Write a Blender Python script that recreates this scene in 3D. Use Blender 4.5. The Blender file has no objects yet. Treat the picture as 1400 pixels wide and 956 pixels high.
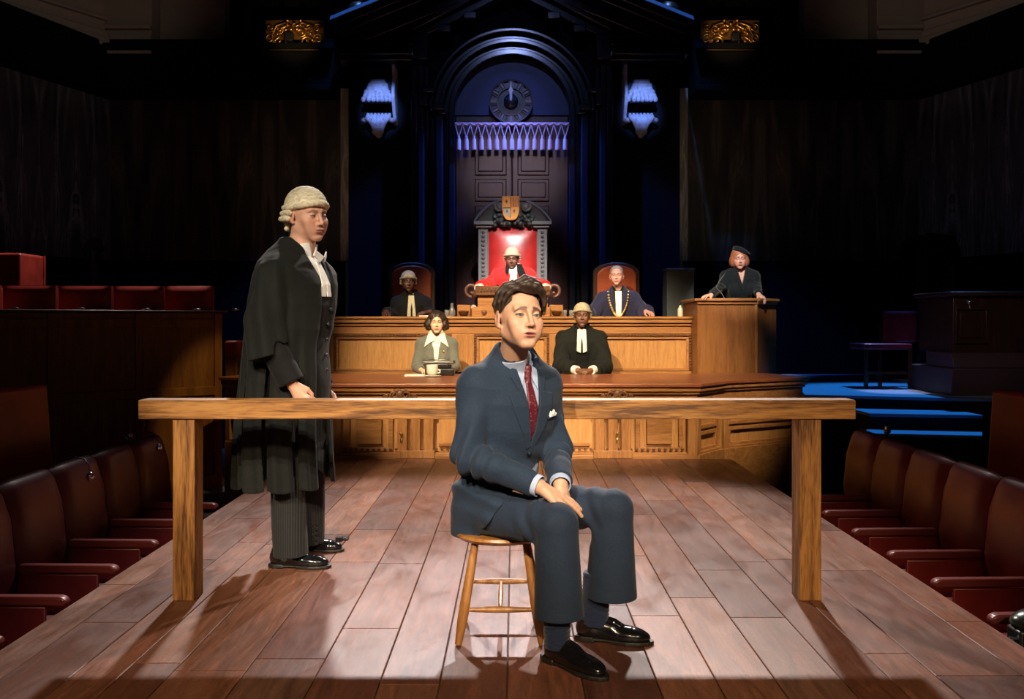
import bpy, bmesh, math, random
import numpy as np
from mathutils import Vector, Matrix, Euler
from concurrent.futures import ThreadPoolExecutor

SC = bpy.context.scene
PI = math.pi
rad = math.radians
random.seed(7)

# ------------------------------------------------------------------ camera
F = 1250.0                 # focal length in pixels of the 1400x956 frame
CX, CY = 703.0, 437.0      # principal point
CAMZ = 1.21
cam_d = bpy.data.cameras.new('camera')
cam = bpy.data.objects.new('camera', cam_d)
SC.collection.objects.link(cam)
cam.location = (0, 0, CAMZ)
cam.rotation_euler = (PI / 2, 0, 0)
cam_d.sensor_width = 36.0
cam_d.lens = F / 1400.0 * 36.0
cam_d.shift_x = (700.0 - CX) / 1400.0
cam_d.shift_y = (CY - 478.0) / 1400.0
cam_d.clip_start = 0.05
cam_d.clip_end = 100
cam_d.dof.use_dof = True
cam_d.dof.focus_distance = 3.5
cam_d.dof.aperture_fstop = 9.0
SC.camera = cam

def P(px, py, Y):
    return Vector(((px - CX) / F * Y, Y, CAMZ - (py - CY) / F * Y))
def PX(px, Y): return (px - CX) / F * Y
def PZ(py, Y): return CAMZ - (py - CY) / F * Y

# ------------------------------------------------------------------ render look, world, lamps
SC.view_settings.view_transform = 'Standard'
SC.view_settings.look = 'None'
SC.view_settings.exposure = 0.0
SC.view_settings.gamma = 1.0
SC.view_settings.use_curve_mapping = False
SC.cycles.use_denoising = True
SC.cycles.max_bounces = 6
SC.cycles.sample_clamp_indirect = 4.0

world = bpy.data.worlds.new('hall_dark')
SC.world = world
world.use_nodes = True
world.node_tree.nodes['Background'].inputs[0].default_value = (0.35, 0.42, 0.6, 1)
world.node_tree.nodes['Background'].inputs[1].default_value = 0.006

def spot(name, loc, target, power, size_deg, blend=0.3, radius=0.08, color=(1, 1, 1)):
    d = bpy.data.lights.new(name, 'SPOT')
    d.energy = power
    d.spot_size = rad(size_deg)
    d.spot_blend = blend
    d.shadow_soft_size = radius
    d.color = color
    o = bpy.data.objects.new(name, d)
    SC.collection.objects.link(o)
    o.location = loc
    o.rotation_euler = (Vector(target) - Vector(loc)).to_track_quat('-Z', 'Y').to_euler()
    return o

WARM = (1.0, 0.80, 0.55)
NEUT = (1.0, 0.90, 0.76)
COOL = (0.80, 0.86, 1.0)
BLUE = (0.06, 0.22, 1.0)
#LIGHTS
# back lights over the bench, raking the stage towards the stalls
spot('back_light', (-2.0, 10.2, 5.92), (-0.25, 4.6, 0.0), 2200, 33, 0.4, 0.13, (1.0, 0.90, 0.84))
spot('back_light', (2.0, 10.2, 5.92), (0.25, 4.6, 0.0), 2200, 33, 0.4, 0.13, (1.0, 0.90, 0.84))
spot('back_light', (0.0, 10.2, 5.92), (-0.12, 3.75, 0.0), 2600, 15, 0.9, 0.08, (0.97, 0.95, 1.0))
# front of house keys
spot('front_key', (-2.6, -6.0, 7.0), (-0.45, 4.0, 1.05), 5300, 12.5, 0.45, 0.06, (1.0, 0.87, 0.70))
spot('front_key', (3.6, -5.0, 7.0), (0.0, 3.7, 1.0), 3300, 12, 0.6, 0.06, (1.0, 0.87, 0.70))
spot('front_wash', (0.0, -7.0, 6.0), (0.0, 3.6, 0.0), 4500, 21, 0.5, 0.3, (1.0, 0.74, 0.45))
# specials on the bench and clerks' table
spot('bench_key', (-3.0, 2.2, 7.0), (0.0, 9.8, 0.75), 6500, 25, 0.5, 0.06, (1.0, 0.78, 0.48))
spot('bench_key', (2.2, 2.2, 7.0), (0.8, 9.5, 0.65), 4300, 25, 0.5, 0.06, (1.0, 0.78, 0.48))
spot('judge_special', (0.3, 4.2, 6.8), (0.0, 11.5, 1.95), 7800, 9.0, 0.75, 0.34, (1.0, 0.93, 0.90))
spot('bench_special', (-0.6, 6.0, 7.0), (-1.25, 11.0, 1.40), 420, 8, 0.7, 0.05, (1.0, 0.86, 0.68))
spot('bench_special', (0.8, 6.0, 7.0), (1.27, 11.0, 1.5), 1500, 9, 0.7, 0.05, (1.0, 0.86, 0.68))
spot('witness_special', (0.6, 4.0, 6.6), (2.45, 10.3, 1.75), 3200, 9, 0.5, 0.05, (1.0, 0.88, 0.76))
# blue washes: corbels, pediment slopes, arch
spot('blue_wash', (-1.3, 7.6, 5.6), (-1.80, 12.3, 4.12), 2400, 7.5, 0.8, 0.05, (0.20, 0.34, 1.0))
spot('blue_wash', (1.3, 7.6, 5.6), (1.72, 12.3, 4.12), 2400, 7.5, 0.8, 0.05, (0.20, 0.34, 1.0))
spot('blue_wash', (-1.7, 11.2, 8.6), (-1.7, 11.85, 5.2), 1100, 34, 0.5, 0.05, (0.08, 0.28, 1.0))
spot('blue_wash', (1.7, 11.2, 8.6), (1.7, 11.85, 5.2), 1100, 34, 0.5, 0.05, (0.08, 0.28, 1.0))
spot('blue_wash', (0.0, 9.6, 7.6), (0.0, 12.4, 4.1), 330, 18, 0.8, 0.1, (0.25, 0.30, 1.0))
spot('blue_wash', (0.0, 5.0, 7.2), (0.0, 12.5, 4.2), 300, 24, 0.9, 0.06, (0.35, 0.45, 1.0))
spot('blue_wash', (-2.9, 11.0, 6.6), (1.35, 12.45, 2.7), 4200, 17, 0.8, 0.08, (0.07, 0.18, 1.0))
spot('blue_wash', (2.9, 11.0, 6.6), (-1.35, 12.45, 2.7), 4200, 17, 0.8, 0.08, (0.07, 0.18, 1.0))
spot('wall_glow', (0.0, 6.0, 4.5), (0.0, 12.5, 3.3), 240, 15, 0.8, 0.2, (1.0, 0.74, 0.80))
spot('blue_steps', (5.2, 10.8, 6.5), (3.95, 9.2, 0.4), 1700, 28, 0.5, 0.06, (0.03, 0.34, 1.0))
spot('chair_special', (4.6, 11.2, 6.4), (3.95, 9.45, 0.7), 900, 8, 0.6, 0.04, (1.0, 0.85, 1.0))
spot('wall_glow', (2.2, 4.0, 3.6), (4.5, 9.1, 1.0), 170, 16, 0.8, 0.1, (1.0, 0.75, 0.7))
# side glow on leather seats, side desks, marble and attic
spot('side_glow', (-3.6, 11.0, 6.5), (-4.6, 9.3, 1.4), 1500, 40, 0.7, 0.1, (1.0, 0.78, 0.70))
spot('side_glow', (0.5, 6.0, 6.0), (-3.1, 9.4, 0.1), 800, 10, 0.5, 0.05, (1.0, 0.7, 0.25))
spot('side_glow', (-2.0, 1.0, 6.0), (3.0, 4.8, 0.0), 80, 34, 0.8, 0.15, WARM)
spot('side_glow', (2.0, 1.0, 6.0), (-3.0, 4.8, 0.0), 30, 34, 0.8, 0.15, (1.0, 0.7, 0.75))
spot('wall_glow', (-2.0, 5.0, 2.5), (-5.9, 12.2, 3.4), 50, 24, 0.9, 0.3, (0.75, 0.75, 1.0))
spot('wall_glow', (2.0, 5.0, 2.5), (5.9, 12.2, 3.4), 50, 24, 0.9, 0.3, (0.65, 0.7, 1.0))
spot('wall_glow', (-1.5, 4.0, 2.5), (-2.9, 13.0, 3.3), 105, 20, 0.9, 0.3, (1.0, 0.85, 0.68))
spot('wall_glow', (1.5, 4.0, 2.5), (2.9, 13.0, 3.3), 105, 20, 0.9, 0.3, (1.0, 0.92, 0.72))
spot('attic_glow', (-2.0, 7.0, 4.2), (-5.9, 12.0, 5.8), 85, 36, 0.9, 0.2, (1.0, 0.82, 0.72))
spot('attic_glow', (2.0, 7.0, 4.2), (5.9, 12.0, 5.8), 85, 36, 0.9, 0.2, (1.0, 0.82, 0.72))
#ENDLIGHTS

# ------------------------------------------------------------------ object helpers
MATS = {}
WM = {}          # world matrix of every parent

def link(o):
    SC.collection.objects.link(o)
    return o

def thing(name, label, cat, loc=(0, 0, 0), rotz=0.0, group=None, kind=None):
    o = link(bpy.data.objects.new(name, None))
    o.location = loc
    o.rotation_euler = (0, 0, rotz)
    o.empty_display_size = 0.1
    o['label'] = label
    o['category'] = cat
    if group: o['group'] = group
    if kind: o['kind'] = kind
    WM[o.name] = Matrix.Translation(Vector(loc)) @ Matrix.Rotation(rotz, 4, 'Z')
    return o

def tag(o, label=None, cat=None, group=None, kind=None):
    if label: o['label'] = label
    if cat: o['category'] = cat
    if group: o['group'] = group
    if kind: o['kind'] = kind
    return o

def copy_tree(o, parent=None):
    c = o.copy()
    link(c)
    c.parent = parent
    if parent is not None:
        c.matrix_parent_inverse = Matrix.Identity(4)
    for ch in KIDS.get(o.name, []):
        copy_tree(ch, c)
    return c
KIDS = {}

def finish(me, name, mats, parent, world, smooth=True, angle=35, bevel=0.0, bseg=2):
    """link a mesh as one object; world=True: vertices are world coordinates"""
    if not isinstance(mats, (list, tuple)): mats = [mats]
    for m in mats: me.materials.append(m)
    if smooth:
        me.shade_smooth()
        if angle < 180: me.set_sharp_from_angle(angle=rad(angle))
    o = link(bpy.data.objects.new(name, me))
    if parent is not None:
        M = WM[parent.name]
        if world: me.transform(M.inverted())
        o.parent = parent
        WM[o.name] = M
        KIDS.setdefault(parent.name, []).append(o)
    else:
        if world:   # put the origin at the base centre
            co = np.empty(len(me.vertices) * 3, dtype=np.float32)
            me.vertices.foreach_get('co', co)
            co = co.reshape(-1, 3)
            c = Vector(((co[:, 0].min() + co[:, 0].max()) / 2, (co[:, 1].min() + co[:, 1].max()) / 2, co[:, 2].min()))
            me.transform(Matrix.Translation(-c))
            o.location = c
            WM[o.name] = Matrix.Translation(c)
        else:
            WM[o.name] = Matrix.Identity(4)
    if bevel > 0:
        b = o.modifiers.new('bevel', 'BEVEL')
        b.width = bevel
        b.segments = bseg
        b.limit_method = 'ANGLE'
        b.angle_limit = rad(40)
        b.harden_normals = False
    return o

class MB:
    """collects shapes that become ONE mesh object"""
    def __init__(s):
        s.v = []; s.f = []; s.col = []; s.cur = None; s.marks = []
    def add(s, vs, fs, M=None):
        n = len(s.v)
        s.marks.append((n, len(s.f)))
        for p in vs:
            p = Vector(p)
            if M is not None: p = M @ p
            s.v.append(p)
        for f in fs:
            s.f.append(tuple(i + n for i in f))
            s.col.append(s.cur)
        return s
    def box(s, lo, hi, M=None):
        (a, b, c), (d, e, f) = lo, hi
        a, d = min(a, d), max(a, d); b, e = min(b, e), max(b, e); c, f = min(c, f), max(c, f)
        vs = [(a, b, c), (d, b, c), (d, e, c), (a, e, c), (a, b, f), (d, b, f), (d, e, f), (a, e, f)]
        return s.add(vs, [(0, 3, 2, 1), (4, 5, 6, 7), (0, 1, 5, 4), (1, 2, 6, 5), (2, 3, 7, 6), (3, 0, 4, 7)], M)
    def cbox(s, c, size, M=None):
        c = Vector(c); h = Vector(size) / 2
        return s.box(c - h, c + h, M)
    def prism(s, poly, lo, hi, axis='Y', M=None):
        """poly: 2D outline; extruded along axis between lo and hi"""
        n = len(poly)
        area = sum(poly[i][0] * poly[(i + 1) % n][1] - poly[(i + 1) % n][0] * poly[i][1] for i in range(n))
        if area < 0: poly = list(reversed(poly))
        def p3(p, t):
            if axis == 'Y': return (p[0], t, p[1])
            if axis == 'X': return (t, p[0], p[1])
            return (p[0], p[1], t)
        vs = [p3(p, lo) for p in poly] + [p3(p, hi) for p in poly]
        fs = [tuple(range(n))[::-1], tuple(range(n, 2 * n))]
        fs += [(i, (i + 1) % n, n + (i + 1) % n, n + i) for i in range(n)]
        if axis == 'Y': fs = [tuple(reversed(f)) for f in fs]
        return s.add(vs, fs, M)
    def lathe(s, prof, c=(0, 0, 0), n=24, M=None, a0=0, a1=2 * PI):
        """prof: list of (r, z)"""
        full = abs(a1 - a0 - 2 * PI) < 1e-6
        m = n if full else n + 1
        vs = []
        for (r, z) in prof:
            for i in range(m):
                a = a0 + (a1 - a0) * i / n
                vs.append((c[0] + r * math.cos(a), c[1] + r * math.sin(a), c[2] + z))
        fs = []
        for j in range(len(prof) - 1):
            for i in range(n):
                i2 = (i + 1) % m
                fs.append((j * m + i, j * m + i2, (j + 1) * m + i2, (j + 1) * m + i))
        if full:
            fs.append(tuple(range(m))[::-1])
            fs.append(tuple((len(prof) - 1) * m + i for i in range(m)))
        return s.add(vs, fs, M)
    def tube(s, path, r, n=10, cap=True):
        """round bar along a path; r number or list"""
        path = [Vector(p) for p in path]
        m = len(path)
        rs = r if isinstance(r, (list, tuple)) else [r] * m
        up = Vector((0, 0, 1))
        vs = []
        prev = None
        for i, p in enumerate(path):
            t = (path[min(i + 1, m - 1)] - path[max(i - 1, 0)])
            if t.length < 1e-9: t = Vector((0, 0, 1))
            t.normalize()
            if prev is None:
                a = up if abs(t.dot(up)) < 0.9 else Vector((1, 0, 0))
                u = t.cross(a).normalized()
            else:
                u = (prev - t * prev.dot(t)).normalized()
            w = t.cross(u)
            prev = u
            for k in range(n):
                an = 2 * PI * k / n
                vs.append(p + (u * math.cos(an) + w * math.sin(an)) * rs[i])
        fs = []
        for i in range(m - 1):
            for k in range(n):
                k2 = (k + 1) % n
                fs.append((i * n + k, i * n + k2, (i + 1) * n + k2, (i + 1) * n + k))
        if cap:
            fs.append(tuple(range(n))[::-1]); fs.append(tuple((m - 1) * n + k for k in range(n)))
        return s.add(vs, fs)
    def ball(s, c, r, n=12, M=None):
        rx, ry, rz = (r, r, r) if not isinstance(r, (list, tuple)) else r
        vs = []; fs = []
        h = max(4, n // 2)
        for j in range(1, h):
            th = PI * j / h
            for i in range(n):
                a = 2 * PI * i / n
                vs.append((c[0] + rx * math.sin(th) * math.cos(a), c[1] + ry * math.sin(th) * math.sin(a), c[2] + rz * math.cos(th)))
        t = len(vs); vs.append((c[0], c[1], c[2] + rz)); vs.append((c[0], c[1], c[2] - rz))
        for j in range(h - 2):
            for i in range(n):
                i2 = (i + 1) % n
                fs.append((j * n + i, (j + 1) * n + i, (j + 1) * n + i2, j * n + i2))
        for i in range(n):
            fs.append((t, i, (i + 1) % n)); fs.append((t + 1, (h - 2) * n + (i + 1) % n, (h - 2) * n + i))
        return s.add(vs, fs, M)
    def build_each(s, name, mats, parent=None, world=True, **kw):
        """every added shape becomes its own object"""
        ms = s.marks + [(len(s.v), len(s.f))]
        out = []
        for (v0, f0), (v1, f1) in zip(ms, ms[1:]):
            b = MB(); b.v = s.v[v0:v1]; b.f = [tuple(i - v0 for i in f) for f in s.f[f0:f1]]; b.col = s.col[f0:f1]
            out.append(b.build(name, mats, parent, world, **kw))
        return out
    def build(s, name, mats, parent=None, world=True, **kw):
        me = bpy.data.meshes.new(name)
        me.from_pydata([tuple(v) for v in s.v], [], s.f)
        if any(c is not None for c in s.col):
            at = me.attributes.new('tint', 'FLOAT_COLOR', 'CORNER')
            k = 0
            data = []
            for poly, c in zip(me.polygons, s.col):
                data += list((c or (0.5, 0.5, 0.5, 1))) * poly.loop_total
            at.data.foreach_set('color', data)
        me.update()
        return finish(me, name, mats, parent, world, **kw)

# ------------------------------------------------------------------ materials
def mat(name, base=(0.5, 0.5, 0.5), rough=0.5, metal=0.0, spec=0.5, **k):
    m = bpy.data.materials.new(name)
    m.use_nodes = True
    b = m.node_tree.nodes['Principled BSDF']
    b.inputs['Base Color'].default_value = (*base, 1)
    b.inputs['Roughness'].default_value = rough
    b.inputs['Metallic'].default_value = metal
    b.inputs['Specular IOR Level'].default_value = spec
    for kk, vv in k.items():
        b.inputs[kk.replace('_', ' ')].default_value = vv
    MATS[name] = m
    return m
def N(m, t, **k):
    n = m.node_tree.nodes.new(t)
    for a, b in k.items(): setattr(n, a, b)
    return n
def L(m, a, b): m.node_tree.links.new(a, b)
def coords(m, scale=(1, 1, 1), rot=(0, 0, 0)):
    tc = N(m, 'ShaderNodeTexCoord'); mp = N(m, 'ShaderNodeMapping')
    mp.inputs['Scale'].default_value = scale
    mp.inputs['Rotation'].default_value = rot
    L(m, tc.outputs['Object'], mp.inputs['Vector'])
    return mp.outputs['Vector']
def noise(m, vec, scale, detail=4, rough=0.5, dist=0.0):
    n = N(m, 'ShaderNodeTexNoise')
    n.inputs['Scale'].default_value = scale; n.inputs['Detail'].default_value = detail
    n.inputs['Roughness'].default_value = rough; n.inputs['Distortion'].default_value = dist
    if vec is not None: L(m, vec, n.inputs['Vector'])
    return n.outputs['Fac']
def ramp(m, fac, stops):
    r = N(m, 'ShaderNodeValToRGB')
    e = r.color_ramp.elements
    while len(e) < len(stops): e.new(0.5)
    for x, (p, c) in zip(e, stops):
        x.position = p; x.color = (*c, 1)
    L(m, fac, r.inputs['Fac'])
    return r.outputs['Color']
def bump(m, h, strength=0.2, dist=0.01):
    b = N(m, 'ShaderNodeBump')
    b.inputs['Strength'].default_value = strength; b.inputs['Distance'].default_value = dist
    L(m, h, b.inputs['Height'])
    L(m, b.outputs['Normal'], m.node_tree.nodes['Principled BSDF'].inputs['Normal'])
def bsdf(m): return m.node_tree.nodes['Principled BSDF']

def wood(name, dark, mid, light, axis='X', rough=0.4, size=1.0, spec=0.5, strength=0.08, ct=(0.32, 0.5, 0.66)):
    m = mat(name, mid, rough, spec=spec)
    st = {'X': (1.2, 14, 14), 'Y': (14, 1.2, 14), 'Z': (14, 14, 1.2)}[axis]
    v = coords(m, tuple(s * size for s in st))
    a = noise(m, v, 1.6, 5, 0.6, 1.2)
    v2 = coords(m, tuple(s * size * 5 for s in st))
    b = noise(m, v2, 2.5, 3, 0.5, 0.3)
    mx = N(m, 'ShaderNodeMix'); mx.data_type = 'FLOAT'
    mx.inputs[0].default_value = 0.32
    L(m, a, mx.inputs[2]); L(m, b, mx.inputs[3])
    c = ramp(m, mx.outputs[0], [(ct[0], dark), (ct[1], mid), (ct[2], light)])
    L(m, c, bsdf(m).inputs['Base Color'])
    bump(m, b, strength, 0.004)
    return m

OAKX = wood('oak_bench_x', (0.20, 0.075, 0.022), (0.36, 0.155, 0.048), (0.48, 0.235, 0.085), 'X', 0.42)
OAKZ = wood('oak_bench_z', (0.20, 0.075, 0.022), (0.36, 0.155, 0.048), (0.48, 0.235, 0.085), 'Z', 0.42)
OAKP = wood('oak_bench_panel', (0.34, 0.145, 0.045), (0.47, 0.225, 0.075), (0.56, 0.29, 0.11), 'Z', 0.45, 1.6)
OAKD = wood('oak_carved_dark', (0.055, 0.02, 0.008), (0.12, 0.045, 0.015), (0.22, 0.09, 0.03), 'X', 0.5, 2.0)
BARW = wood('oak_rail', (0.085, 0.030, 0.005), (0.27, 0.112, 0.022), (0.40, 0.185, 0.045), 'X', 0.55, 0.8, strength=0.2, ct=(0.40, 0.50, 0.59))
BARZ = wood('oak_rail_post', (0.085, 0.030, 0.005), (0.27, 0.112, 0.022), (0.40, 0.185, 0.045), 'Z', 0.55, 0.8, strength=0.2, ct=(0.40, 0.50, 0.59))
STOOLW = wood('stool_wood', (0.13, 0.048, 0.012), (0.30, 0.125, 0.032), (0.44, 0.21, 0.065), 'Z', 0.35, 1.0)
TABT = wood('table_top_wood', (0.15, 0.042, 0.018), (0.26, 0.08, 0.034), (0.34, 0.12, 0.05), 'X', 0.3)
DARKW = wood('dark_mahogany', (0.012, 0.005, 0.003), (0.03, 0.011, 0.006), (0.055, 0.02, 0.01), 'X', 0.4)
DARKWZ = wood('dark_mahogany_z', (0.012, 0.005, 0.003), (0.03, 0.011, 0.006), (0.055, 0.02, 0.01), 'Z', 0.4)
DOORW = wood('door_mahogany', (0.022, 0.006, 0.006), (0.045, 0.012, 0.012), (0.07, 0.02, 0.018), 'Z', 0.35)
SIDEW = wood('side_desk_wood', (0.11, 0.036, 0.008), (0.19, 0.07, 0.014), (0.26, 0.105, 0.022), 'Z', 0.45)
BLACKL = mat('black_marble', (0.009, 0.011, 0.018), 0.17)
v = coords(BLACKL, (1, 1, 0.4)); bump(BLACKL, noise(BLACKL, v, 3, 3), 0.03, 0.02)
BLACKM = mat('black_matte', (0.005, 0.005, 0.006), 0.8, spec=0.08)
BLACKW = mat('black_wall_face', (0.0035, 0.004, 0.006), 0.6, spec=0.06)
BLUEP = mat('blue_black_panel', (0.02, 0.035, 0.13), 0.5)
BRONZE = mat('gilded_bronze', (0.75, 0.42, 0.12), 0.35, 1.0)
IRON = mat('clock_iron', (0.10, 0.09, 0.075), 0.45, 0.7)
CHROME = mat('chrome', (0.65, 0.66, 0.7), 0.18, 1.0)
PLASTER = mat('carved_white_stone', (0.62, 0.62, 0.66), 0.45)
v = coords(PLASTER); bump(PLASTER, noise(PLASTER, v, 38, 4, 0.6, 1.5), 1.0, 0.03)
FRINGE = mat('silver_fringe', (0.60, 0.34, 0.33), 0.7)
GREYST = mat('grey_carved_wood', (0.13, 0.125, 0.13), 0.45)
PAPER = mat('paper', (0.82, 0.80, 0.74), 0.6)
CHINA = mat('white_china', (0.82, 0.79, 0.70), 0.2)
GLASS = mat('clear_glass', (0.9, 0.93, 0.95), 0.06, Transmission_Weight=0.85, IOR=1.45)
BLKP = mat('black_plastic', (0.012, 0.012, 0.013), 0.35)
GOLD = mat('gold_metal', (0.83, 0.56, 0.20), 0.28, 1.0)

def leather(name, c, rough=0.38, sc=30):
    m = mat(name, c, rough)
    v = coords(m)
    a = noise(m, v, 4, 4)
    L(m, ramp(m, a, [(0.3, tuple(x * 0.62 for x in c)), (0.7, tuple(min(1, x * 1.2) for x in c))]), bsdf(m).inputs['Base Color'])
    bump(m, noise(m, v, sc * 4, 3), 0.12, 0.003)
    return m
REDL = leather('oxblood_leather', (0.16, 0.012, 0.010))
REDT = leather('side_red_leather', (0.26, 0.03, 0.022))
MAROON = leather('maroon_leather', (0.11, 0.008, 0.014), 0.42)
THRONE = leather('crimson_leather', (0.42, 0.022, 0.02), 0.30)
ORANGEL = leather('tan_leather', (0.34, 0.06, 0.018), 0.4)
DKLEA = leather('dark_red_leather', (0.26, 0.012, 0.018), 0.4)

# marble slabs, mirrored about their joints
def marble(name, dark, light, scale=1.0):
    m = mat(name, dark, 0.3)
    tc = N(m, 'ShaderNodeTexCoord')
    sep = N(m, 'ShaderNodeSeparateXYZ'); L(m, tc.outputs['Object'], sep.inputs[0])
    pp = N(m, 'ShaderNodeMath', operation='PINGPONG'); pp.inputs[1].default_value = 0.62
    L(m, sep.outputs['X'], pp.inputs[0])
    cb = N(m, 'ShaderNodeCombineXYZ')
    L(m, pp.outputs[0], cb.inputs['X']); L(m, sep.outputs['Y'], cb.inputs['Y'])
    sz = N(m, 'ShaderNodeMath', operation='MULTIPLY'); sz.inputs[1].default_value = 0.12
    L(m, sep.outputs['Z'], sz.inputs[0]); L(m, sz.outputs[0], cb.inputs['Z'])
    a = noise(m, cb.outputs[0], 4.2 * scale, 7, 0.6, 1.6)
    c = ramp(m, a, [(0.30, dark), (0.52, tuple((x + y) / 2 * 0.8 for x, y in zip(dark, light))), (0.62, light), (0.66, dark), (0.85, light)])
    L(m, c, bsdf(m).inputs['Base Color'])
    return m
MARBLE = marble('dark_marble', (0.012, 0.008, 0.006), (0.13, 0.095, 0.065))
MARBLEB = marble('grey_marble', (0.022, 0.020, 0.020), (0.26, 0.24, 0.24), 1.3)
MARBLEL = marble('light_marble', (0.26, 0.20, 0.12), (0.78, 0.64, 0.45), 2.2)
STONE = mat('attic_stone', (0.30, 0.24, 0.19), 0.8)
v = coords(STONE); bump(STONE, noise(STONE, v, 20, 4), 0.2, 0.01)
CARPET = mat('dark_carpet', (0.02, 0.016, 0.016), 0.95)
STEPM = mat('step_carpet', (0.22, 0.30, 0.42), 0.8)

# stage boards: tint per board, fine figure, worn gloss
BOARD = mat('stage_boards', (0.2, 0.08, 0.05), 0.36)
at = N(BOARD, 'ShaderNodeAttribute', attribute_name='tint')
vb = coords(BOARD, (15, 1.5, 15)); g1 = noise(BOARD, vb, 1.8, 5, 0.62, 1.6)
vb2 = coords(BOARD, (60, 22, 30)); g2 = noise(BOARD, vb2, 1.4, 5, 0.7, 2.5)
gm = N(BOARD, 'ShaderNodeMix'); gm.data_type = 'FLOAT'; gm.inputs[0].default_value = 0.45
L(BOARD, g1, gm.inputs[2]); L(BOARD, g2, gm.inputs[3])
gc = ramp(BOARD, gm.outputs[0], [(0.34, (0.42, 0.36, 0.32)), (0.52, (0.92, 0.90, 0.88)), (0.66, (1.5, 1.42, 1.35))])
mxb = N(BOARD, 'ShaderNodeMix'); mxb.data_type = 'RGBA'; mxb.blend_type = 'MULTIPLY'; mxb.inputs[0].default_value = 1.0
L(BOARD, at.outputs['Color'], mxb.inputs[6]); L(BOARD, gc, mxb.inputs[7])
L(BOARD, mxb.outputs[2], bsdf(BOARD).inputs['Base Color'])
vr = coords(BOARD, (3, 1.2, 3)); gr = noise(BOARD, vr, 2.0, 5, 0.65, 0.8)
mr = N(BOARD, 'ShaderNodeMapRange'); mr.inputs['From Min'].default_value = 0.3; mr.inputs['From Max'].default_value = 0.7
mr.inputs['To Min'].default_value = 0.30; mr.inputs['To Max'].default_value = 0.50
L(BOARD, gr, mr.inputs['Value']); L(BOARD, mr.outputs[0], bsdf(BOARD).inputs['Roughness'])
bump(BOARD, g2, 0.16, 0.004)

# ================================================================== THE ROOM
FLZ = -0.62      # floor of the sunken stalls, stage top is z = 0
m = MB(); m.box((-9, -3, FLZ - 0.1), (9, 14.5, FLZ))
tag(m.build('floor', CARPET, angle=30), kind='structure')

# back wall: marble slabs above a black dado, in three bays each side of the portal
YB = 13.0
def wall_slab(name, x0, x1, z0, z1, y, mt, th=0.3):
    m = MB(); m.box((x0, y, z0), (x1, y + th, z1))
    return tag(m.build(name, mt), kind='structure')
ZD, ZM, ZT = PZ(357, YB), PZ(137, YB), 7.0
for s in (-1, 1):
    a, b = sorted((s * 2.45, s * 5.78))
    wall_slab('wall_back_marble', a, b, ZD, ZM, YB, MARBLE)
    wall_slab('wall_back_dado', a, b, FLZ, ZD, YB - 0.02, BLACKM)
    m = MB()
    a, b = sorted((s * 2.27, s * 2.46))
    m.box((a, YB - 0.06, ZD), (b, YB + 0.2, PZ(122, YB)))
    tag(m.build('trim_marble_strip', MARBLEL, bevel=0.006), kind='structure')
    # side wall, splayed
    p0 = Vector((s * 5.75, YB, 0)); p1 = Vector((s * 6.35, 11.2, 0)); d = (p1 - p0).normalized()
    ln = 9.0
    nrm = Vector((s * abs(d.y), s * 0 + abs(d.x), 0))
    def sbox(name, z0, z1, mt, off, th, l0=0.0, l1=ln):
        m = MB()
        q = [p0 + d * l0 - nrm * off, p0 + d * l1 - nrm * off, p0 + d * l1 + nrm * th, p0 + d * l0 + nrm * th]
        m.prism([(v.x, v.y) for v in q], z0, z1, 'Z')
        return tag(m.build(name, mt), kind='structure')
    side = 'left' if s < 0 else 'right'
    # marble on the splay runs in its own frame
    mm = MB(); mm.box((0, 0, 0), (ln, 0.25, ZM - ZD))
    o = mm.build('wall_%s' % side, MARBLEB, world=False)
    ang = math.atan2(d.y, d.x)
    if s > 0:
        o.location = (p0.x, p0.y, ZD); o.rotation_euler = (0, 0, ang); 
    else:
        o.location = (p0.x, p0.y, ZD); o.rotation_euler = (0, 0, ang)
        o.data.transform(Matrix.Translation((0, -0.25, 0)))
    if s > 0:
        pass
    tag(o, kind='structure')
    sbox('wall_%s_dado' % side, FLZ, ZD, BLACKM, 0.02, 0.25)
    sbox('trim_%s_gallery' % side, ZM, PZ(75, YB) + 0.02, BLACKM, 0.35, 0.25)
    # black gallery front over the back bays
    m = MB()
    a, b = sorted((s * 2.47, s * 6.1))
    m.box((a, YB - 0.5, ZM), (b, YB + 0.2, PZ(68, YB)))
    m.box((a, YB - 0.62, PZ(84, YB)), (b, YB - 0.5, PZ(76, YB)))
    m.box((a, YB - 0.56, ZM), (b, YB - 0.5, ZM + 0.08))
    tag(m.build('trim_gallery_front', BLACKM, bevel=0.01), kind='structure')

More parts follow.
